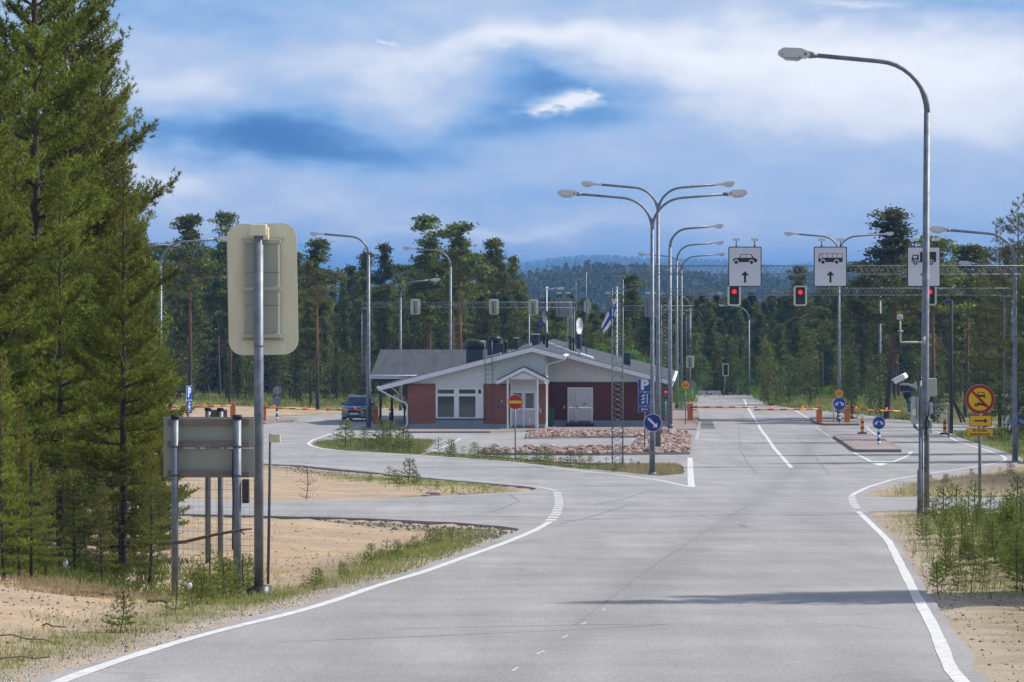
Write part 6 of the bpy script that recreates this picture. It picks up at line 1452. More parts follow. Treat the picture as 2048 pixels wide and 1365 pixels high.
def bushy_pine(seed, H=10.0, z0f=.12, R0=1.7, leafm='pine_far', step=.42, size=.17, per=9, trunkm='bark_young', pw=.8, el0=.05):
    "conical, full crowned young pine or spruce"
    r = np.random.RandomState(seed); L = Limbs(); tp = trunk_pts(H, r, .15, 7); L.add(tp, H * .011, .012, 6); C = []; z = H * z0f
    while z < H:
        t = (z / H - z0f) / (1 - z0f); reach = R0 * (1 - t) ** pw * min(1, .5 + 2.5 * t) * r.uniform(.7, 1.15) + .06; nb = r.randint(4, 7); a0 = r.uniform(0, 6.28)
        for k in range(nb):
            a = a0 + 6.283 * k / nb + r.uniform(-.35, .35); p = at_h(tp, min(z, H * .995)); rl = reach * r.uniform(.55, 1.1); e = el0 + t * .8 + r.uniform(-.15, .2); q2 = p + rl * np.array([math.cos(a), math.sin(a), e])
            if rl > .5: L.add([p, q2], .018, .005, 3)
            m = max(1, int(rl / .22)); 
            for j in range(m): f = (j + .8) / m; C.append(p + (q2 - p) * f + r.normal(size=3) * [.09, .09, .06])
        z += step * r.uniform(.7, 1.3) * (1.1 - .45 * t)
    C.append(np.array([0, 0, H])); C = np.array(C); V, F = leaves(C, per, .13, size, r, .7, .6); return [('trunk', limbmesh(L, M[trunkm])), ('crown', store('crown', V, F, M[leafm]))]
def birch(seed, H=6.0, R0=1.3):
    r = np.random.RandomState(seed); L = Limbs(); tp = trunk_pts(H * .95, r, .2, 7); L.add(tp, .06, .01, 6); C = []
    for i in range(70):
        z = H * r.uniform(.15, .98); t = z / H; a = r.uniform(0, 6.28); reach = R0 * math.sin(min(1, (1 - t) * 1.3 + .08) * PI / 2) * r.uniform(.4, 1); p = at_h(tp, min(z * .85, H * .9)); q = p + np.array([math.cos(a) * reach, math.sin(a) * reach, reach * .6]); L.add([p, q], .015, .004, 3)
        for j in range(4): C.append(p + (q - p) * (.5 + .6 * r.rand()) + r.normal(size=3) * .14)
    V, F = leaves(np.array(C), 9, .17, .10, r, 1.0); return [('trunk', limbmesh(L, M['birchbark'])), ('crown', store('crown', V, F, M['birch']))]
def plant(kind, meshes, x, y, z, s, rz, label, cat, group, sz=None):
    t = bpy.data.objects.new(kind, None); COL.objects.link(t); t.empty_display_size = .2; t.location = (x, y, z); t.rotation_euler = (0, 0, rz); t.scale = (s, s, sz or s); tag(t, label, cat, group)
    for nm, me in meshes:
        o = bpy.data.objects.new(nm, me); COL.objects.link(o); o.parent = t
        if nm == 'new_shoots': o['kind'] = 'stuff'
    return t
NP = [near_pine(11, 13.0, .5, 2.8, .40, drop=.14, upb=.5, trunkm='bark_near'), near_pine(12, 13.0, .7, 2.6, .42, drop=.16, upb=.45, trunkm='bark_near'), near_pine(13, 11.0, .35, 2.2, .36, drop=.16, upb=.55, trunkm='bark_near')]
NPM = [near_pine(21, 8.0, .5, 1.35, .34, shoot=.12, nn=12), near_pine(22, 8.0, .9, 1.2, .36, shoot=.12, nn=12)]
TPN = [tall_pine(31), tall_pine(32, crown=.5, R0=1.7, lean=.35), tall_pine(33, crown=.36, R0=2.1, flat=.0), tall_pine(34, crown=.58, R0=1.8, ncl=190), tall_pine(35, crown=.46, R0=1.5, leafm='pine_dark')]
BIGT = tall_pine(36, crown=.60, R0=3.3, flat=-.1, per=70, lean=.5, size=.15)
BP = [bushy_pine(41), bushy_pine(42, R0=1.5, leafm='pine_dark'), bushy_pine(43, R0=1.9, z0f=.2), bushy_pine(44, R0=1.25, leafm='pine_dark', pw=.95, el0=-.15), bushy_pine(45, H=10, z0f=.35, R0=1.8)]
YP = [bushy_pine(51, H=4.0, z0f=.05, R0=.85, leafm='pine_far', size=.11, step=.3, per=8), bushy_pine(52, H=4.0, z0f=.05, R0=.7, leafm='pine_dark', size=.11, step=.32, per=8)]
BI = [birch(61), birch(62, 6, 1.0)]
def put(meshes, H0, px, ytop, d, kind, label, cat, group, wide=1.0, rz=None):
    x = X(px, d); zb = float(Tm([(x, d)])[0][0]) - .08; H = Z(ytop, d) - zb; s = H / H0
    return plant(kind, meshes, x, d, zb, s * wide, rnd.uniform(0, 6.28) if rz is None else rz, label, cat, group, sz=s)
# foreground pines on the left
GL = 'large pines in the left foreground'
FG = [(75, -330, 62, NP[0], 13, 1.0, 'very tall full pine with thick dark trunk at the left edge'), (158, -240, 68, NP[1], 13, 1.0, 'very tall pine just right of the leftmost big pine, reaching above the picture'),
      (-60, -150, 54, NP[1], 13, 1.0, 'tall pine cut by the left edge of the picture'), (246, 322, 57.5, NP[2], 11, .93, 'pointed pine nearest the sign boards, its dark trunk bare at the foot'),
      (165, 150, 75, NP[0], 13, .8, 'broad pine filling the gap behind the two tallest left pines'), (286, 455, 80, NP[2], 11, .75, 'pine behind the pointed one, its branches reaching past the left lamp'), (318, 640, 72, NP[1], 13, .95, 'lower bushy pine whose branches reach furthest right beside the sign board'), (100, 120, 84, NP[1], 13, 1.1, 'tall pine standing far back in the middle of the left pine group'), (-10, 250, 60, NP[0], 13, 1.0, 'pine half outside the left edge with low branches'), (265, 640, 64, NP[2], 11, 1.3, 'short bushy pine in front of the rear left pines'),
      (20, 60, 72, NP[2], 11, 1.0, 'dense pine behind the leftmost big pine'), (120, 330, 59, NP[2], 11, .85, 'lower pine with a full crown between the two thick left trunks'), (200, -30, 86, NP[1], 13, .8, 'slender tall pine at the right rim of the left pine group')]
for px, yt, d, me, H0, w, lb in FG: put(me, H0, px, yt, d, 'scots_pine', lb, 'tree', GL, w)
for i, (px, yt, d, w, lb) in enumerate(((8, 700, 49, .8, 'thin young pine at the very left edge with reddish shoots'), (38, 800, 50, .9, 'thin young pine with bare lower stem, second from the left edge'), (62, 860, 51, .8, 'short thin pine right of the two left edge saplings'),
        (92, 930, 52, 1.0, 'small pine standing on the heath edge under the big left pines'), (300, 900, 56, 1.1, 'bushy small pine at the foot of the pointed pine'), (205, 960, 54, 1.2, 'low bushy pine between the left trunks'), (150, 900, 57, 1.2, 'low bushy pine behind the wire fence on the left'))):
    put(NPM[i % 2], 8, px, yt, d, 'young_pine', lb, 'tree', 'young pines under the left pine group', w)
# background wood: prominent trees first
PR = [(380, 425, 300, 0, 1.0, 'tall pine with rounded crown above the left lamp arms'), (455, 423, 315, 3, .9, 'tall airy pine whose top shows just left of the cream signal back'), (635, 478, 290, 2, 1.0, 'pine with umbrella crown between the signal back and the left station lamp'),
      (596, 500, 320, 1, .9, 'dark pine just right of the cream signal back'), (730, 500, 340, 1, .8, 'thin topped pine behind the left station lamp arm'), (771, 484, 325, 4, .8, 'narrow dark pine right of the left station lamp'), (856, 430, 300, 3, 1.15, 'tallest pine of the wood behind the station, with loose crown'),
      (925, 442, 292, 0, 1.05, 'tall dense pine with ruddy trunk behind the fan chimneys'), (903, 500, 300, 2, .9, 'pine with forked ruddy trunk beside the tall dense pine'), (988, 478, 315, 2, .9, 'pine with open rounded crown left of the far blue hill'), (1025, 508, 372, 1, .6, 'small thin pine top against the far blue hill'),
      (1866, 470, 262, 0, 1.35, 'broad pine crown behind the white lorry sign'), (1930, 490, 268, 2, 1.2, 'wide pine between the lorry sign and the right lamp'), (1262, 548, 352, 3, 1.1, 'pine with dark trunk behind the near lattice gantry column'), (1600, 530, 350, 3, .9, 'light green pine left of the bus sign'), (1655, 512, 380, 0, .8, 'pine peeping out behind the bus sign'),
      (1375, 590, 360, 1, .9, 'ruddy trunked pine above the left barrier cabinet'), (1420, 600, 368, 3, .9, 'pine behind the small far traffic light')]
for px, yt, d, k, w, lb in PR: put(TPN[k], 15, px, yt, d, 'scots_pine', lb, 'tree', 'taller pines of the wood behind the station', w)
put(BIGT, 15, 1772, 412, 268, 'scots_pine', 'great old pine with red limbs and layered crown between the bus and lorry signs', 'tree', None, 1.4, 2.1)
for px, yt, d, w, lb in ((2000, 440, 240, .8, 'young tall pine with spiky leader left of the right edge'), (2034, 398, 226, .9, 'tallest spiky pine at the right edge of the picture'), (1972, 500, 250, 1.0, 'dense pine behind the right lattice column'), (2070, 440, 222, 1.0, 'pine cut by the right edge of the picture')):
    put(near_pine(70 + int(px) % 7, 13, 1.2, 2.4, .62, shoot=.20, nn=9, candles=False, leafm='pine_far', nlen=.17, nw=.045, sec=.2), 13, px, yt, d, 'scots_pine', lb, 'tree', 'pines at the right edge', w)
sky_px = [-60, 300, 400, 500, 560, 650, 700, 780, 850, 950, 1010, 1050, 1100, 1200, 1300, 1400, 1500, 1560, 1620, 1700, 1760, 1900, 2048, 2110]
sky_py = [480, 470, 500, 505, 510, 540, 535, 525, 510, 500, 530, 560, 585, 596, 590, 598, 604, 590, 572, 560, 510, 500, 480, 470]
cnt = 0
for row, (d0, n, dy) in enumerate(((302, 46, 58), (322, 56, 34), (345, 58, 18), (372, 60, 4), (400, 60, -4))):
    for i in range(n):
        px = -40 + (2130 * (i + rnd.uniform(.1, .9)) / n); d = d0 + rnd.uniform(-9, 9)
        if 1340 < px < 1530 and d < 345: d += 48
        if 1500 < px < 1700 and d < 330: d += 22
        if 1035 < px < 1345 and d < 342: d = 342 + rnd.uniform(0, 12)
        if 780 < px < 1035 and d < 302: d = 303
        yt = float(np.interp(px, sky_px, sky_py)) + dy * rnd.uniform(.5, 1.6) + rnd.uniform(-6, 22)
        where = 'left of the station' if px < 740 else 'behind the station roof' if px < 1350 else 'beyond the end of the road' if px < 1600 else 'on the right behind the barriers'
        if rnd.random() < .52: put(rnd.choice(TPN), 15, px, yt, d, 'wood_pine', 'dark pine standing in the wood ' + where, 'tree', 'pines in the wood ' + where, rnd.uniform(.85, 1.15))
        else: put(rnd.choice(BP), 10, px, yt + rnd.uniform(0, 60), d, 'wood_pine', 'dark pine standing in the wood ' + where, 'tree', 'pines in the wood ' + where, rnd.uniform(.8, 1.15))
        cnt += 1
# young trees and birches along the edge of the wood
for i in range(120):
    px = rnd.choice((rnd.uniform(330, 760), rnd.uniform(1100, 1360), rnd.uniform(1390, 1500), rnd.uniform(1500, 1720), rnd.uniform(1700, 1990))); d = rnd.uniform(292, 318)
    if 1390 < px < 1520: d = rnd.uniform(345, 365)
    if px > 1700: d = rnd.uniform(258, 300)
    if px < 760: d = rnd.uniform(300, 322)
    h = rnd.uniform(2.0, 5.5); x = X(px, d); 
    where = 'left of the station' if px < 800 else 'behind the station' if px < 1370 else 'beside the far road' if px < 1720 else 'right of the barriers'
    plant('young_pine', rnd.choice(YP), x, d, float(Tm([(x, d)])[0][0]) - .05, h / 4 * rnd.uniform(.85, 1.2), rnd.uniform(0, 6), 'young pine at the edge of the wood ' + where, 'tree', 'young trees at the wood edge ' + where, sz=h / 4)
for px, yt, d, k, w, lb in ((1537, 680, 335, 0, 1.5, 'round light green birch left of the yellow speed sign'), (1600, 712, 322, 1, 1.2, 'slender light green birch right of the yellow speed sign'), (1205, 672, 300, 0, 1.2, 'light green birch showing over the station roof left of the gantry column'), (1265, 684, 300, 1, 1.6, 'light green birch over the station roof right of the gantry column'),
        (1290, 700, 305, 0, 1.3, 'light green birch beside the double armed lamps'), (1400, 700, 340, 1, 1.6, 'light green birch above the left end of the thin barrier boom'), (1345, 690, 310, 1, 1.4, 'light green birch behind the station right eave'), (1475, 706, 345, 0, 1.0, 'light green birch by the unlit far traffic light'), (1365, 770, 285, 0, 2.2, 'light green bush behind the left barrier cabinet'), (1580, 770, 312, 1, 2.0, 'light green bush at the roadside under the slender birch'), (1320, 705, 300, 1, 1.2, 'light green birch behind the blue parking sign')):
    put(BI[k], 6, px, yt, d, 'birch', lb, 'tree', 'birches at the wood edge', w)
# trees outside the frame on the right whose shadows cross the road
for i, (x, d, h, me, H0, w) in enumerate(((12.9, 49.8, 12.0, NP[2], 11, 1.3), (13.6, 51.0, 11.4, NP[0], 13, 1.1), (9.9, 46.5, 4.2, NPM[1], 8, .5), (9.4, 42.0, 3.6, NPM[0], 8, .45), (20, 108, 8, NP[2], 11, .7), (26, 118, 11, NP[1], 13, .7), (25, 164, 14.5, NP[0], 13, .9), (25.5, 177, 15.5, NP[1], 13, .9), (27.5, 204, 16, NP[2], 11, 1.0), (31, 220, 15, NP[0], 13, .9))):
    plant('scots_pine', me, x, d, float(Tm([(x, d)])[0][0]) - .05, h / H0 * w, i * 1.3, 'pine standing just right of the picture, casting shade across the road', 'tree', 'roadside pines right of the picture', sz=h / H0)
# far wood: stuff
def far_wood():
    r = np.random.RandomState(8)
    def proto(seed, ntri, H=1.0, w=.16, pine=False):
        q = np.random.RandomState(seed); 
        if pine: z = .42 + .58 * q.rand(ntri); rad = w * np.sin(np.clip((1 - z) * 1.5 + .12, 0, 1) * PI) ** .5 * 1.1
        else: z = .06 + .94 * q.rand(ntri); rad = w * (1.02 - z) * 1.1 + .01
        a = q.rand(ntri) * 6.28; rr_ = rad * np.sqrt(q.rand(ntri)); C = np.stack([rr_ * np.cos(a), rr_ * np.sin(a), z], 1); u = unit(q.normal(size=(ntri, 3)) * [1, 1, .6]); v = unit(np.cross(u, q.normal(size=(ntri, 3)))); s = (.026 if ntri > 100 else .05 if ntri > 60 else .09) * (.6 + q.rand(ntri, 1))
        V = np.stack([C - u * s, C + u * s, C + v * s * 1.2], 1).reshape(-1, 3)
        T_ = np.array([[-.008, 0, 0], [.008, 0, 0], [0, 0, .95]]); return np.concatenate([V, T_])
    def place(name, n, protos, pos, hh, label):
        Vs = []
        for i in range(n):
            p = protos[r.randint(len(protos))]; h = hh * r.uniform(.65, 1.2); a = r.uniform(0, 6.28); c, s = math.cos(a), math.sin(a); w_ = r.uniform(.85, 1.25)
            q = p @ np.array([[c * w_, s * w_, 0], [-s * w_, c * w_, 0], [0, 0, 1]]); Vs.append(q * h + pos[i])
        V = np.concatenate(Vs); o = npmesh(name, V, np.arange(len(V)).reshape(-1, 3), M['pine_dark']); o['kind'] = 'stuff'
    n = 750; y = r.uniform(418, 760, n); x = y * r.uniform(-.155, .155, n); z, _ = Tm(np.stack([x, y], 1)) if False else (tz(x, y, np.full(n, 60.)), 0)
    place('distant_wood', n, [proto(i, 620, pine=i % 2 == 0) for i in range(6)], np.stack([x, y, z], 1), 8.5, '')
    n = 560; y = r.uniform(388, 425, n); x = y * r.uniform(-.14, .14, n); z = tz(x, y, np.full(n, 60.))
    place('distant_wood', n, [proto(i, 620, w=.2) for i in range(6)], np.stack([x, y, z], 1), 8.5, '')
    n = 4200; y = r.uniform(1250, 2250, n); x = y * r.uniform(-.05, .15, n); z = tz(x, y, np.full(n, 60.))
    place('distant_wood', n, [proto(20 + i, 84, pine=i % 3 == 0, w=.19) for i in range(5)], np.stack([x, y, z], 1), 14, '')
    n = 11000; y = r.uniform(5700, 7800, n); x = y * r.uniform(-.06, .12, n); z = tz(x, y, np.full(n, 60.))
    place('distant_wood', n, [proto(30 + i, 10, w=.5) for i in range(4)], np.stack([x, y, z], 1), 15, '')
far_wood()
# ------------------------------------------------------------------ saplings, grass, small things on the ground
SAP = [near_pine(81, 1.4, .12, .34, .20, shoot=.08, nn=12, sec=.10, candles=True, leafm='young', r0=.014, trunkm='bark_young', nlen=.085, nw=.016, upb=.5),
       near_pine(82, 1.4, .30, .28, .24, shoot=.08, nn=12, sec=.11, candles=False, leafm='young', r0=.013, trunkm='bark_young', nlen=.085, nw=.016, upb=.5),
       near_pine(83, 1.4, .15, .42, .19, shoot=.08, nn=12, sec=.10, candles=True, leafm='young', r0=.015, trunkm='bark_young', nlen=.09, nw=.017, upb=.6)]
DEAD = near_pine(84, 1.4, .2, .38, .22, shoot=.2, nn=5, candles=False, leafm='dead', r0=.014, trunkm='bark_young', nlen=.07, nw=.012, upb=.5)
def sap(px, py, h, label, group, me=None, wide=1.0, w=None):
    g = G(px, py) if w is None else Vector(w); z = T(g.x, g.y); me = me or rnd.choice(SAP)
    return plant('pine_sapling', me, g.x, g.y, z - .03, h / 1.4 * wide, rnd.uniform(0, 6.28), label, 'sapling', group, sz=h / 1.4)
# island in front of the station (heights in metres from pixel heights)
def row(pts, label, group):
    for px, py, hp in pts:
        d = dist(py); sap(px, py, hp * d / FPX, label, group, wide=1.45)
row([(690, 896, 58), (672, 892, 26), (733, 899, 44), (762, 901, 60), (757, 897, 32), (787, 903, 60), (805, 905, 54), (820, 906, 40), (712, 895, 22), (775, 904, 36), (745, 900, 24), (700, 892, 20), (835, 908, 26), (795, 898, 30), (770, 893, 24), (728, 891, 20)],
    'small bright pine in the dense clump on the left end of the grass island', 'pine saplings on the left end of the grass island')
row([(880, 912, 40), (898, 915, 36), (905, 914, 28), (928, 917, 26), (948, 919, 34), (960, 920, 30), (970, 919, 26), (985, 921, 32), (1000, 922, 22), (1016, 922, 26), (1040, 925, 30), (1055, 927, 24), (1070, 928, 34), (1085, 930, 40), (1100, 932, 28), (1137, 935, 36), (1105, 928, 24), (1160, 938, 34), (1178, 939, 28), (1212, 944, 30), (1228, 944, 22), (1246, 941, 24), (1262, 938, 22), (1275, 936, 18), (1120, 930, 20), (1196, 934, 18), (1290, 946, 18)],
    'small pine in the straggling row along the narrow grass strip before the stone bed', 'pine saplings along the narrow grass strip')
row([(815, 972, 52), (776, 968, 34), (790, 973, 30), (800, 976, 26), (830, 974, 28), (842, 976, 22), (860, 978, 20), (875, 980, 16), (740, 968, 18), (905, 984, 14)],
    'small pine on the middle sandy island between the two left roads', 'pine saplings on the middle sandy island')
sap(611, 999, .95, 'rust brown dead pine sapling on the middle sandy island', None, DEAD, 1.1)
row([(884, 1072, 30), (900, 1070, 26), (850, 1080, 24), (862, 1076, 34), (875, 1078, 30), (830, 1086, 32), (815, 1090, 24), (790, 1108, 36), (778, 1112, 42), (800, 1106, 30), (742, 1126, 44), (905, 1066, 20), (918, 1064, 16), (640, 1150, 32), (627, 1158, 46), (690, 1142, 36), (605, 1150, 30), (835, 1082, 20), (765, 1116, 26)],
    'small pine on the grassy verge beside the left edge of the near road', 'pine saplings on the left verge')
row([(238, 1258, 84), (350, 1222, 70), (335, 1228, 40), (400, 1200, 66), (416, 1196, 74), (430, 1190, 110), (446, 1186, 90), (455, 1192, 60), (468, 1180, 80), (482, 1172, 50), (494, 1168, 90), (420, 1178, 60), (440, 1165, 70), (380, 1165, 60), (395, 1150, 64), (462, 1150, 60), (370, 1210, 44), (500, 1140, 60), (385, 1212, 40)],
    'young pine shooting up around the foot of the sign posts in the left foreground', 'pine saplings around the left sign posts')
for _ in range(112):
    y = rnd.uniform(49, 88); lo = 5.3 + (y - 50) * .088; u = rnd.random(); x = lo + (.137 * y - lo) * u ** .7; h = rnd.uniform(.26, .5) + .36 * u
    sap(0, 0, h, 'young pine in the thick growth right of the tall lamp post and prohibition sign', 'pine saplings right of the near road', None, rnd.uniform(.95, 1.4), (x, y, 0))
for x, y, h in ((9.1, 88, .6), (9.6, 86.5, .75), (10.4, 87, .6), (9.9, 85, .85), (10.6, 84, .9), (11.2, 82, .8), (8.7, 80, .8), (11.8, 80, .8), (7.9, 66, .5)):
    sap(0, 0, h, 'taller young pine close beside the foot of the prohibition sign', 'taller pine saplings by the prohibition sign', None, 1.2, (x, y, 0))
row([(1890, 972, 26), (1905, 975, 18), (1800, 983, 14), (1860, 965, 16), (1985, 975, 22), (2020, 968, 30), (1945, 960, 16), (1998, 950, 20)], 'small pine on the grassy island beside the dug earth', 'pine saplings on the right island')
row([(1985, 885, 30), (2005, 892, 40), (2020, 898, 36), (2038, 905, 44), (2046, 890, 40), (1995, 880, 30), (2012, 880, 34), (1965, 872, 20), (1740, 822, 20), (1780, 826, 16), (1905, 842, 20), (1920, 843, 26), (1870, 836, 20)], 'small green bush at the verge below the right edge wood', 'green bushes at the right verge')

# grass: blades in patches, one object per kind
def grass(name, centers, hgt, n_per, spread, m, w=.008, lean=.5, seed=1):
    r = np.random.RandomState(seed); C = np.array(centers); C = np.repeat(C, n_per, 0); C[:, :2] += r.normal(size=(len(C), 2)) * [spread, spread * 1.6]
    z, e_ = Tm(C[:, :2]); k = e_ > .10; C = C[k]; z = z[k]; n = len(C); B = np.stack([C[:, 0], C[:, 1], z - .01], 1); h = hgt * (.4 + 1.0 * r.rand(n, 1)); d = np.concatenate([r.normal(size=(n, 2)) * lean * h, h], 1); s = np.concatenate([unit(r.normal(size=(n, 2))) * w, np.zeros((n, 1))], 1)
    V = np.stack([B - s, B + s, B + d], 1).reshape(-1, 3); o = npmesh(name, V, np.arange(len(V)).reshape(-1, 3), m); o['kind'] = 'stuff'; return o
def along(pts, off, step, jit, r):
    g = [Vector(q) for q in gp(pts)]; o = []
    for i in range(len(g) - 1):
        n = max(1, int((g[i + 1] - g[i]).length / step)); d = (g[i + 1] - g[i]).normalized(); nn_ = Vector((-d.y, d.x))
        for k in range(n): p = g[i].lerp(g[i + 1], k / n) + nn_ * (off + r.normal() * jit); o.append((p.x, p.y))
    return o
r_ = np.random.RandomState(4)
EL = [(W, -4.2, 24), (59, 1363), (187, 1325), (278, 1299), (352, 1278), (498, 1234), (600, 1211), (700, 1181), (830, 1140), (930, 1103), (1000, 1075)]
c = along(EL, .85, .10, .22, r_) ; c += along(EL[2:8], 1.3, .12, .35, r_)
grass('grass', c, .085, 12, .12, M['grass'], .005, seed=2)
ER = [(1722, 1024), (1745, 1035), (1760, 1053), (1790, 1077), (1814, 1115), (1843, 1166), (1897, 1240)]
c = along(ER, -1.9, .6, .5, r_) + along(ER[:5], -3.0, .5, .9, r_)
grass('grass', c, .09, 16, .16, M['grass'], .006, seed=3); grass('dry_grass', along(ER, -1.6, .3, .8, r_), .08, 10, .2, M['drygrass'], .005, seed=4)
c = [(x, y) for x, y in zip(r_.uniform(5, 13, 4200), r_.uniform(48, 92, 4200)) if 5.2 + (y - 50) * .088 < x < .14 * y]
grass('grass', c[::3], .13, 10, .28, M['grass'], .008, seed=5)
def inpoly(poly, n, sd_=0):
    a = np.array(poly); x0, y0 = a.min(0); x1, y1 = a.max(0); q = np.stack([r_.uniform(x0, x1, n * 6), r_.uniform(y0, y1, n * 6)], 1); return [tuple(p) for p in q[inside(q, poly)][:n]]
c = inpoly(gp([(640, 884), (700, 880), (850, 881), (862, 893), (845, 907), (700, 900), (650, 893)]), 1000); grass('grass', c, .18, 8, .3, M['grass'], .012, seed=6)
c = inpoly(HOLE, 900); grass('grass', c, .16, 12, .25, M['grass'], .012, seed=7); grass('dry_grass', inpoly(gp([(1220, 930), (1340, 930), (1363, 934), (1365, 948), (1300, 950), (1220, 943)]), 700), .17, 14, .25, M['drygrass'], .011, seed=8)
c = inpoly(gp([(640, 940), (800, 955), (900, 965), (1000, 975), (960, 986), (860, 985), (780, 972), (700, 960)]), 900); grass('grass', c, .10, 5, .4, M['grass'], .010, seed=9)
c = inpoly(gp([(760, 1085), (900, 1055), (985, 1060), (930, 1095), (830, 1130), (740, 1160), (700, 1150)]), 700); grass('grass', c, .09, 8, .25, M['grass'], .007, seed=10)
c = inpoly(gp([(340, 1120), (470, 1110), (560, 1130), (540, 1190), (430, 1215), (330, 1175)]), 420); grass('grass', c, .10, 9, .2, M['grass'], .006, seed=11)
c = inpoly(gp([(0, 1165), (230, 1168), (330, 1175), (260, 1195), (60, 1195), (0, 1190)]), 320); grass('dry_grass', c, .09, 16, .2, M['drygrass'], .006, seed=12)
c = inpoly(gp([(0, 1100), (330, 1100), (330, 1168), (0, 1168)]), 900); grass('undergrowth', c, .13, 9, .35, M['pine_dark'], .010, seed=13)
c = inpoly(gp([(1760, 985), (1860, 962), (2100, 930), (2100, 990), (1850, 992)]), 900); grass('grass', c[:420], .12, 8, .3, M['grass'], .010, seed=14); pebbles_ = c
c = inpoly(gp([(1900, 866), (2060, 870), (2100, 930), (2050, 925), (1985, 898)]), 800); grass('grass', c, .25, 12, .35, M['grass'], .014, seed=16)
c = [(x, y) for x, y in zip(r_.uniform(18, 44, 3200), r_.uniform(262, 330, 3200)) if not (27 < x < 31 and y < 288)]; grass('undergrowth', c, .38, 16, .5, M['grass'], .030, seed=17)
c = [(x, y) for x, y in zip(r_.uniform(14, 30, 900), r_.uniform(322, 350, 900))]; grass('undergrowth', c, .8, 16, .5, M['birch'], .035, seed=18)
c = [(x, y) for x, y in zip(r_.uniform(-42, -8, 2600), r_.uniform(292, 332, 2600))]; grass('undergrowth', c, .30, 14, .6, M['grass'], .030, seed=19)
c = [(x, y) for x, y in zip(r_.uniform(8, 15, 1000), r_.uniform(262, 320, 1000))]; c = [q for q in c if q[0] < 14.0 and q[0] > 11]; grass('undergrowth', c, .45, 14, .4, M['grass'], .025, seed=20)
# pebbles and litter: stuff
def pebbles(name, pts, s0, s1, m, seed):
    r = np.random.RandomState(seed); P_ = np.array(pts); z, e_ = Tm(P_); k = e_ > -.9; P_ = P_[k]; z = z[k]; n = len(P_)
    o = np.array([[1, 0, 0], [0, 1, 0], [-1, 0, 0], [0, -1, 0], [0, 0, .8], [0, 0, -.5]]); f = np.array([[0, 1, 4], [1, 2, 4], [2, 3, 4], [3, 0, 4]]); s = r.uniform(s0, s1, (n, 1, 1)) * r.uniform(.6, 1.3, (n, 1, 3))
    V = (o[None] * s) + np.stack([P_[:, 0], P_[:, 1], z + s0 * .3], 1)[:, None]; F = f[None] + (np.arange(n) * 6)[:, None, None]; npm = npmesh(name, V.reshape(-1, 3), F.reshape(-1, 3), m); npm['kind'] = 'stuff'
pebbles('pebbles', along(EL, .35, .012, .25, r_) + along(ER, -.45, .012, .35, r_), .006, .018, M['stone3'], 1)
pebbles('pebbles', [(x, y) for x, y in zip(r_.uniform(-9, -2, 2500), r_.uniform(36, 60, 2500))], .006, .016, M['stone1'], 2)
pebbles('pebbles', [(x, y) for x, y in zip(r_.uniform(3.6, 8, 3500), r_.uniform(30, 60, 3500))], .005, .016, M['stone1'], 7)
pebbles('ground_litter', [(x, y) for x, y in zip(r_.uniform(3.6, 8, 900), r_.uniform(30, 60, 900))] + [(x, y) for x, y in zip(r_.uniform(-9, -2.5, 1500), r_.uniform(36, 60, 1500))] + [(x, y) for x, y in zip(r_.uniform(-12, 0, 1500), r_.uniform(60, 90, 1500))] + [(x, y) for x, y in zip(r_.uniform(5, 12, 900), r_.uniform(44, 90, 900))], .006, .026, M['stick'], 3)
pebbles('pebbles', along([(732, 1040), (850, 1046), (913, 1048), (995, 1053), (1036, 1062), (1000, 1075)], -.5, .03, .35, r_) + along([(560, 930), (659, 940), (817, 956), (976, 970)], -.6, .08, .4, r_), .015, .05, M['patch'], 4)
for px, py, h, lb in ((864, 987, .16, 'pale round stone on the middle sandy island'), (850, 990, .09, 'small pale stone left of the round stone on the middle island'), (925, 986, .10, 'flat brown stone at the tip of the middle sandy island')):
    g = G(px, py); t = bpy.data.objects.new('roadside_stone', SP[3]); COL.objects.link(t); t.location = (g.x, g.y, T(g.x, g.y) + h * .3); t.scale = (h * 1.3, h, h); tag(t, lb, 'stone', None)
# sticks
for pts, r0, lb in (([(318, 1090, 50.0), (370, 1083, 49.95), (430, 1071, 49.9), (480, 1062, 49.9), (504, 1058, 49.9)], .022, 'long dead branch caught slantwise in the wire fence'),):
    P0 = [Vector((X(a, d), d, Z(b, d))) for a, b, d in pts]; t = thing('dead_branch', lb, 'branch', P0[0]); q = MB(); q.tube([p - P0[0] + Vector((0, 0, rnd.uniform(-.01, .01))) for p in P0], [r0 * 1.1, r0, r0 * .9, r0 * .8, r0 * .5], 7); q.tube([P0[3] - P0[0], P0[3] - P0[0] + Vector((.06, 0, -.05))], .008, 5); q.build('branch', M['stick'], t)
def stick(px, py, L, a, r, lb, n=5):
    g = G(px, py); pts = []
    for i in range(n + 1):
        x = g.x + math.cos(a) * L * (i / n - .5) + rnd.uniform(-.03, .03); y = g.y + math.sin(a) * L * (i / n - .5); pts.append(Vector((x, y, T(x, y) + r * .8 + rnd.uniform(0, .03))))
    t = thing('fallen_stick', lb, 'branch', pts[0]); q = MB(); q.tube([p - pts[0] for p in pts], r, 6); q.build('branch', M['stick'], t)
stick(315, 1209, .26, .1, .022, 'short thick dark stick lying on the sand mound'); stick(40, 1277, .8, -.5, .007, 'long crooked twig at the left edge of the sand'); stick(108, 1255, .30, .6, .010, 'small forked twig on the sand in the left foreground'); stick(240, 1168, .5, .3, .014, 'fallen branch at the heath edge under the left pines')
stick(180, 1190, .7, -.1, .02, 'dark fallen branch along the top of the sand mound'); stick(50, 1310, .45, .2, .006, 'thin twig near the bottom left of the sand')
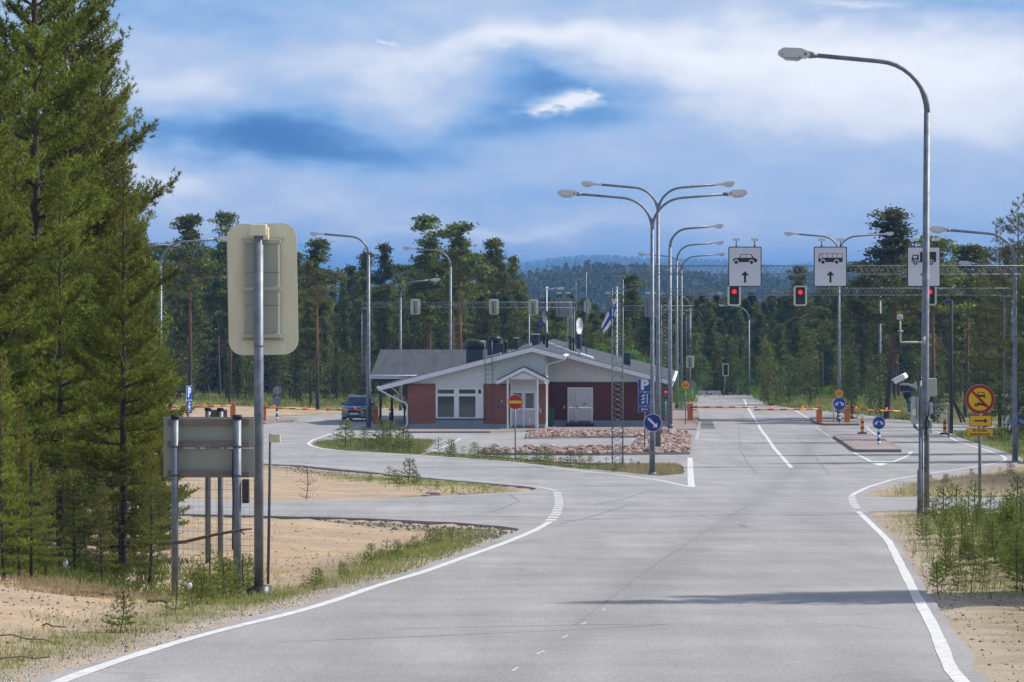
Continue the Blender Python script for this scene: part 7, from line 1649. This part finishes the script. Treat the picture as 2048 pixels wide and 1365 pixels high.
t = thing('crumpled_bag', 'white crumpled plastic bag on the heath under the left pines', 'litter', base(131, 53.5)); t.location.z = Z(1128, 53.5); q = MB(); q.ball((0, 0, .0), .032, (.9, .8, 1.5), 9, 6)
q.v = [(x + rnd.uniform(-.015, .015), y + rnd.uniform(-.015, .015), z + rnd.uniform(-.02, .02)) for x, y, z in q.v]; q.build('bag', M['paintgrey'], t)
t = thing('crumpled_paper', 'small white crumpled paper at the foot of the left board post', 'litter', base(379, 50)); t.location.z = Z(1172, 50); q = MB(); q.ball((0, 0, 0), .035, (.9, .8, 1.2), 8, 5); q.v = [(x + rnd.uniform(-.01, .01), y, z + rnd.uniform(-.012, .012)) for x, y, z in q.v]; q.build('paper', M['white'], t)
# wire fence, left foreground
def fence():
    t = thing('wire_fence', 'thin wire mesh game fence running under the left pines to the signal post', 'fence', (X(70, 50), 50, T(X(70, 50), 50))); o = t.location
    ys_l = [930, 948, 966, 985, 1003, 1020, 1036, 1050, 1063, 1075, 1087, 1098, 1108, 1118]
    q = MB()
    for i, yy in enumerate(ys_l):
        pts = []
        for k in range(15):
            px = 60 + 450 * k / 14; sag = 14 * math.sin(k / 14 * 2.6) * (1 - i / 18); yv = yy + (px - 60) * .055 + sag + (px - 60) * .0 * i; pts.append(Vector((X(px, 50.1), 50.1, Z(yv, 50.1))) - o)
        q.tube(pts, .0019, 4, cap=False)
    for k in range(40):
        px = 62 + 11.2 * k; f = (px - 60) / 450 * 14; a = 930 + (px - 60) * .055 + 14 * math.sin(f / 14 * 2.6); b_ = 1118 + (px - 60) * .055; q.tube([Vector((X(px, 50.1), 50.1, Z(a, 50.1))) - o, Vector((X(px + 2 * math.sin(k), 50.1), 50.1, Z(b_, 50.1))) - o], .0012, 4, cap=False)
    q.build('wire_mesh', M['galv_dark'], t)
    for px in (62, 350):
        q = MB(); 
        if px == 62: q.tube([Vector((X(px, 50.15), 50.15, Z(1165, 50.1))) - o, Vector((X(px, 50.15), 50.15, Z(925, 50.1))) - o], .02, 8); q.build('fence_post', M['wood_dark'], t)
fence()

# ------------------------------------------------------------------ people
def skin_body(name, joints, edges, radii, m, parent, root=0, sub=2):
    me = bpy.data.meshes.new(name); me.from_pydata(joints, edges, []); o = bpy.data.objects.new(name, me); COL.objects.link(o)
    md = o.modifiers.new('s', 'SKIN'); sv = me.skin_vertices[0].data if me.skin_vertices else None
    if sv is None:
        bpy.context.view_layer.objects.active = o; bpy.ops.mesh.customdata_skin_add(); sv = me.skin_vertices[0].data
    for i, r in enumerate(radii): sv[i].radius = r if isinstance(r, tuple) else (r, r)
    sv[root].use_root = True; md.use_smooth_shade = True; ss = o.modifiers.new('u', 'SUBSURF'); ss.levels = sub; ss.render_levels = sub
    dg = bpy.context.evaluated_depsgraph_get(); dg.update(); me2 = bpy.data.meshes.new_from_object(o.evaluated_get(dg)); bpy.data.objects.remove(o); me2.materials.clear(); me2.materials.append(m)
    for p in me2.polygons: p.use_smooth = True
    o2 = bpy.data.objects.new(name, me2); COL.objects.link(o2); o2.parent = parent; return o2
M['skin'] = mat('skin', (.50, .30, .22), .6, 0, .06, 5); M['uniform'] = mat('dark_green_uniform', (.022, .035, .022), .9, 0, .4, 9, col2=(.05, .06, .03)); M['hiviz'] = mat('hi_vis_vest', (.22, .62, .02), .7, 0, .06, 4); M['hair'] = mat('dark_hair', (.025, .018, .012), .8); M['boots'] = mat('boots', (.012, .011, .01), .5); M['jacket_blue'] = mat('blue_jacket', (.01, .09, .42), .7, 0, .1, 4)
def person(px, d, zb, rz, label, top, vest=None, arms='down'):
    t = thing('person', label, 'person', (X(px, d), d, zb), rz)
    hp = .92
    J = [(0, 0, hp), (0, 0, 1.10), (0, -.01, 1.28), (0, 0, 1.42), (0, -.01, 1.50), (0, -.02, 1.60), (0, -.015, 1.70)]; Rr = [(.155, .115), (.145, .105), (.165, .115), (.10, .08), (.055, .055), (.082, .09), (.062, .07)]; E = [(0, 1), (1, 2), (2, 3), (3, 4), (4, 5), (5, 6)]
    for sx in (-1, 1):
        b = len(J); J += [(sx * .10, 0, .84), (sx * .115, -.02, .50), (sx * .12, .03, .10), (sx * .13, -.10, .04)]; Rr += [.092, .062, .042, (.045, .035)]; E += [(0, b), (b, b + 1), (b + 1, b + 2), (b + 2, b + 3)]
        b = len(J)
        if arms == 'down': J += [(sx * .185, 0, 1.39), (sx * .25, .02, 1.12), (sx * .24, -.10, .88), (sx * .235, -.13, .80)]
        else: J += [(sx * .185, 0, 1.39), (sx * .26, -.10, 1.18), (sx * .22, -.38, 1.06), (sx * .2, -.46, 1.04)]
        Rr += [.060, .046, .034, .030]; E += [(3, b), (b, b + 1), (b + 1, b + 2), (b + 2, b + 3)]
    body = skin_body('body', J, E, Rr, M['uniform'], t); body.data.materials.append(M['skin']); body.data.materials.append(M['boots']); body.data.materials.append(top)
    for p in body.data.polygons:
        c_ = p.center; hand = (c_.z < .86 and abs(c_.x) > .19 and c_.z > .7) if arms == 'down' else (c_.y < -.42)
        if c_.z > 1.475 or hand: p.material_index = 1
        elif c_.z < .13: p.material_index = 2
        elif c_.z > .93: p.material_index = 3
    # fingers: five separate ones on each hand
    for sx in (-1, 1):
        hb = Vector((sx * .235, -.135, .79)) if arms == 'down' else Vector((sx * .2, -.48, 1.035)); dn = Vector((0, -.12, -1)).normalized() if arms == 'down' else Vector((0, -1, -.25)).normalized()
        q = MB()
        for k, ln in enumerate((.060, .072, .078, .070)):
            o_ = Vector((0, -.030 + .019 * k, 0)) if arms == 'down' else Vector((-.03 + .019 * k, 0, 0)); p0 = hb + o_; p1 = p0 + dn * ln * .55; p2 = p1 + (dn + Vector((-sx * .5, 0, 0))).normalized() * ln * .45; q.tube([p0, p1, p2], [.009, .0085, .007], 6)
        th = hb - dn * .05 + (Vector((-sx * .0, -.04, 0)) if arms == 'down' else Vector((-sx * .04, 0, 0))); q.tube([th, th + dn * .03 + Vector((-sx * .012, -.012, 0)), th + dn * .055], [.011, .010, .008], 6); q.build('fingers', M['skin'], body)
    # face and hair
    q = MB(); q.ball((0, .005, 1.665), .098, (.92, 1.08, .98), 14, 9); q.v = [(x, y, z) if z > 1.64 or y > .0 else (x * .9, y * .4 + .03, z) for x, y, z in q.v]; q.build('hair', M['hair'], t)
    q = MB(); q.tube([(0, -.108, 1.625), (0, -.128, 1.59)], [.009, .014], 6); q.build('nose', M['skin'], body)
    for sx in (-1, 1):
        q = MB(); q.ball((sx * .032, -.102, 1.618), .010, (1.2, .5, .7), 8, 5); q.build('eye', M['boots'], body); q = MB(); q.ball((sx * .088, -.01, 1.60), .022, (.4, .8, 1.2), 8, 5); q.build('ear', M['skin'], body)
    q = MB(); q.box(-.022, .022, -.112, -.10, 1.555, 1.562); q.build('mouth', M['lamp_red'], body)
    if vest:
        q = MB(); n = 16; vs = []; fs = []
        for z, a, b_ in ((1.00, .175, .135), (1.15, .168, .13), (1.28, .19, .138), (1.40, .165, .115), (1.44, .11, .085)):
            for k in range(n): an = 2 * PI * k / n; vs.append((a * math.cos(an), b_ * math.sin(an) - .005, z))
        for i in range(4):
            for k in range(n): fs.append((i * n + k, i * n + (k + 1) % n, (i + 1) * n + (k + 1) % n, (i + 1) * n + k))
        q.add(vs, fs, True); v_ = q.build('vest', vest, t)
        q = MB(); q.tube([(0, -.005, 1.10), (0, -.005, 1.14)], .178, 16); q.v = [(x, y * .78, z) for x, y, z in q.v]; q.build('reflective_band', M['galv'], v_)
    return t
person(812, 263, R(263) + .003, .5, 'person in dark green clothes and green hi-vis vest standing at the building corner', M['uniform'], M['hiviz'])
# motorcyclist stopped at the right edge
def cyclist():
    d = 205; px = 2036; zb = T(X(px, d), d); t = thing('motorcycle', 'grey motorcycle standing behind the lamp posts at the right edge', 'motorcycle', (X(px, d), d, zb), math.radians(12))
    for y_, nm in ((-.72, 'front_wheel'), (.72, 'rear_wheel')):
        q = MB(); c_ = (y_, .33); vs = []
        n = 22
        for k in range(n): a = 2 * PI * k / n; a2 = 2 * PI * (k + 1) / n; q.tube([(y_ + .28 * math.cos(a), 0, .33 + .28 * math.sin(a)), (y_ + .28 * math.cos(a2), 0, .33 + .28 * math.sin(a2))], .05, 6, cap=False)
        w_ = q.build(nm, M['rubber'], t); q = MB()
        for k in range(10): a = 2 * PI * k / 10; q.tube([(y_, 0, .33), (y_ + .24 * math.cos(a), 0, .33 + .24 * math.sin(a))], .008, 4)
        q.build('spokes', M['galv'], w_)
    q = MB(); q.prism([(-.42, .55), (-.30, .92), (.0, .98), (.15, .85), (.75, .88), (.80, .78), (.45, .62), (.35, .35), (-.25, .32)], -.12, .12); q.build('frame', M['darkgrey'], t)
    q = MB(); q.bbox(-.32, .12, -.14, .14, .78, 1.02, .06); q.build('fuel_tank', M['signblue'], t)
    q = MB(); q.bbox(.10, .80, -.14, .14, .84, .92, .03); q.build('seat', M['black'], t)
    q = MB(); q.tube([(-.72, .08, .33), (-.45, .08, 1.0)], .025, 8); q.tube([(-.72, -.08, .33), (-.45, -.08, 1.0)], .025, 8); q.build('fork', M['galv'], t)
    q = MB(); q.tube([(-.35, -.36, 1.12), (-.45, -.2, 1.08), (-.47, 0, 1.04), (-.45, .2, 1.08), (-.35, .36, 1.12)], .017, 8); q.build('handlebar', M['galv'], t)
    q = MB(); q.prism([(-.70, .92), (-.52, 1.32), (-.40, 1.10), (-.45, .90)], -.14, .14); q.build('fairing', M['paintgrey'], t)
    q = MB(); q.bbox(.45, .80, -.38, -.15, .50, .85, .05); q.build('side_case', M['black'], t); q = MB(); q.bbox(.45, .80, .15, .38, .50, .85, .05); q.build('side_case', M['black'], t)
cyclist()
x_ = X(2040, 207); person(2040, 207, T(x_, 207), 1.2, 'person in blue jacket and dark trousers standing by the motorcycle at the right edge', M['jacket_blue'])
# far white guard rail, low stones
for px, lb in ((1352, 'short pale rail left of the far road crest'), (1428, 'pale rail at the far road crest'), (1404, 'short pale rail at the left kerb of the far crest')):
    d = 326; t = thing('low_rail', lb, 'rail', (X(px, d), d, T(X(px, d), d))); q = MB(); w_ = .7 if px != 1428 else 1.1; q.bbox(-w_ / 2, w_ / 2, -.04, .04, .28, .5, .02); q.build('rail', M['paintgrey'], t)
    q = MB(); q.box(-w_ / 2 + .05, -w_ / 2 + .12, -.03, .03, -.2, .279); q.build('leg', M['paintgrey'], t); q = MB(); q.box(w_ / 2 - .12, w_ / 2 - .05, -.03, .03, -.2, .279); q.build('leg', M['paintgrey'], t)
# ------------------------------------------------------------------ air
def haze():
    x0, x1, y0, y1, z0, z1 = -5600, 5600, -100, 12100, float(ZT.min()) - 1.0, 74
    q = MB(); q.box(x0, x1, y0, y1, z0, z1)
    m = bpy.data.materials.new('haze_air'); m.use_nodes = True; N, L = nodes(m); N.remove(N['Principled BSDF'])
    v = N.new('ShaderNodeVolumePrincipled'); v.inputs['Color'].default_value = (.20, .46, .92, 1); v.inputs['Density'].default_value = 1.75e-4; v.inputs['Anisotropy'].default_value = 0
    L.new(v.outputs[0], N['Material Output'].inputs['Volume']); o = q.build('haze', m); o['kind'] = 'stuff'
haze()
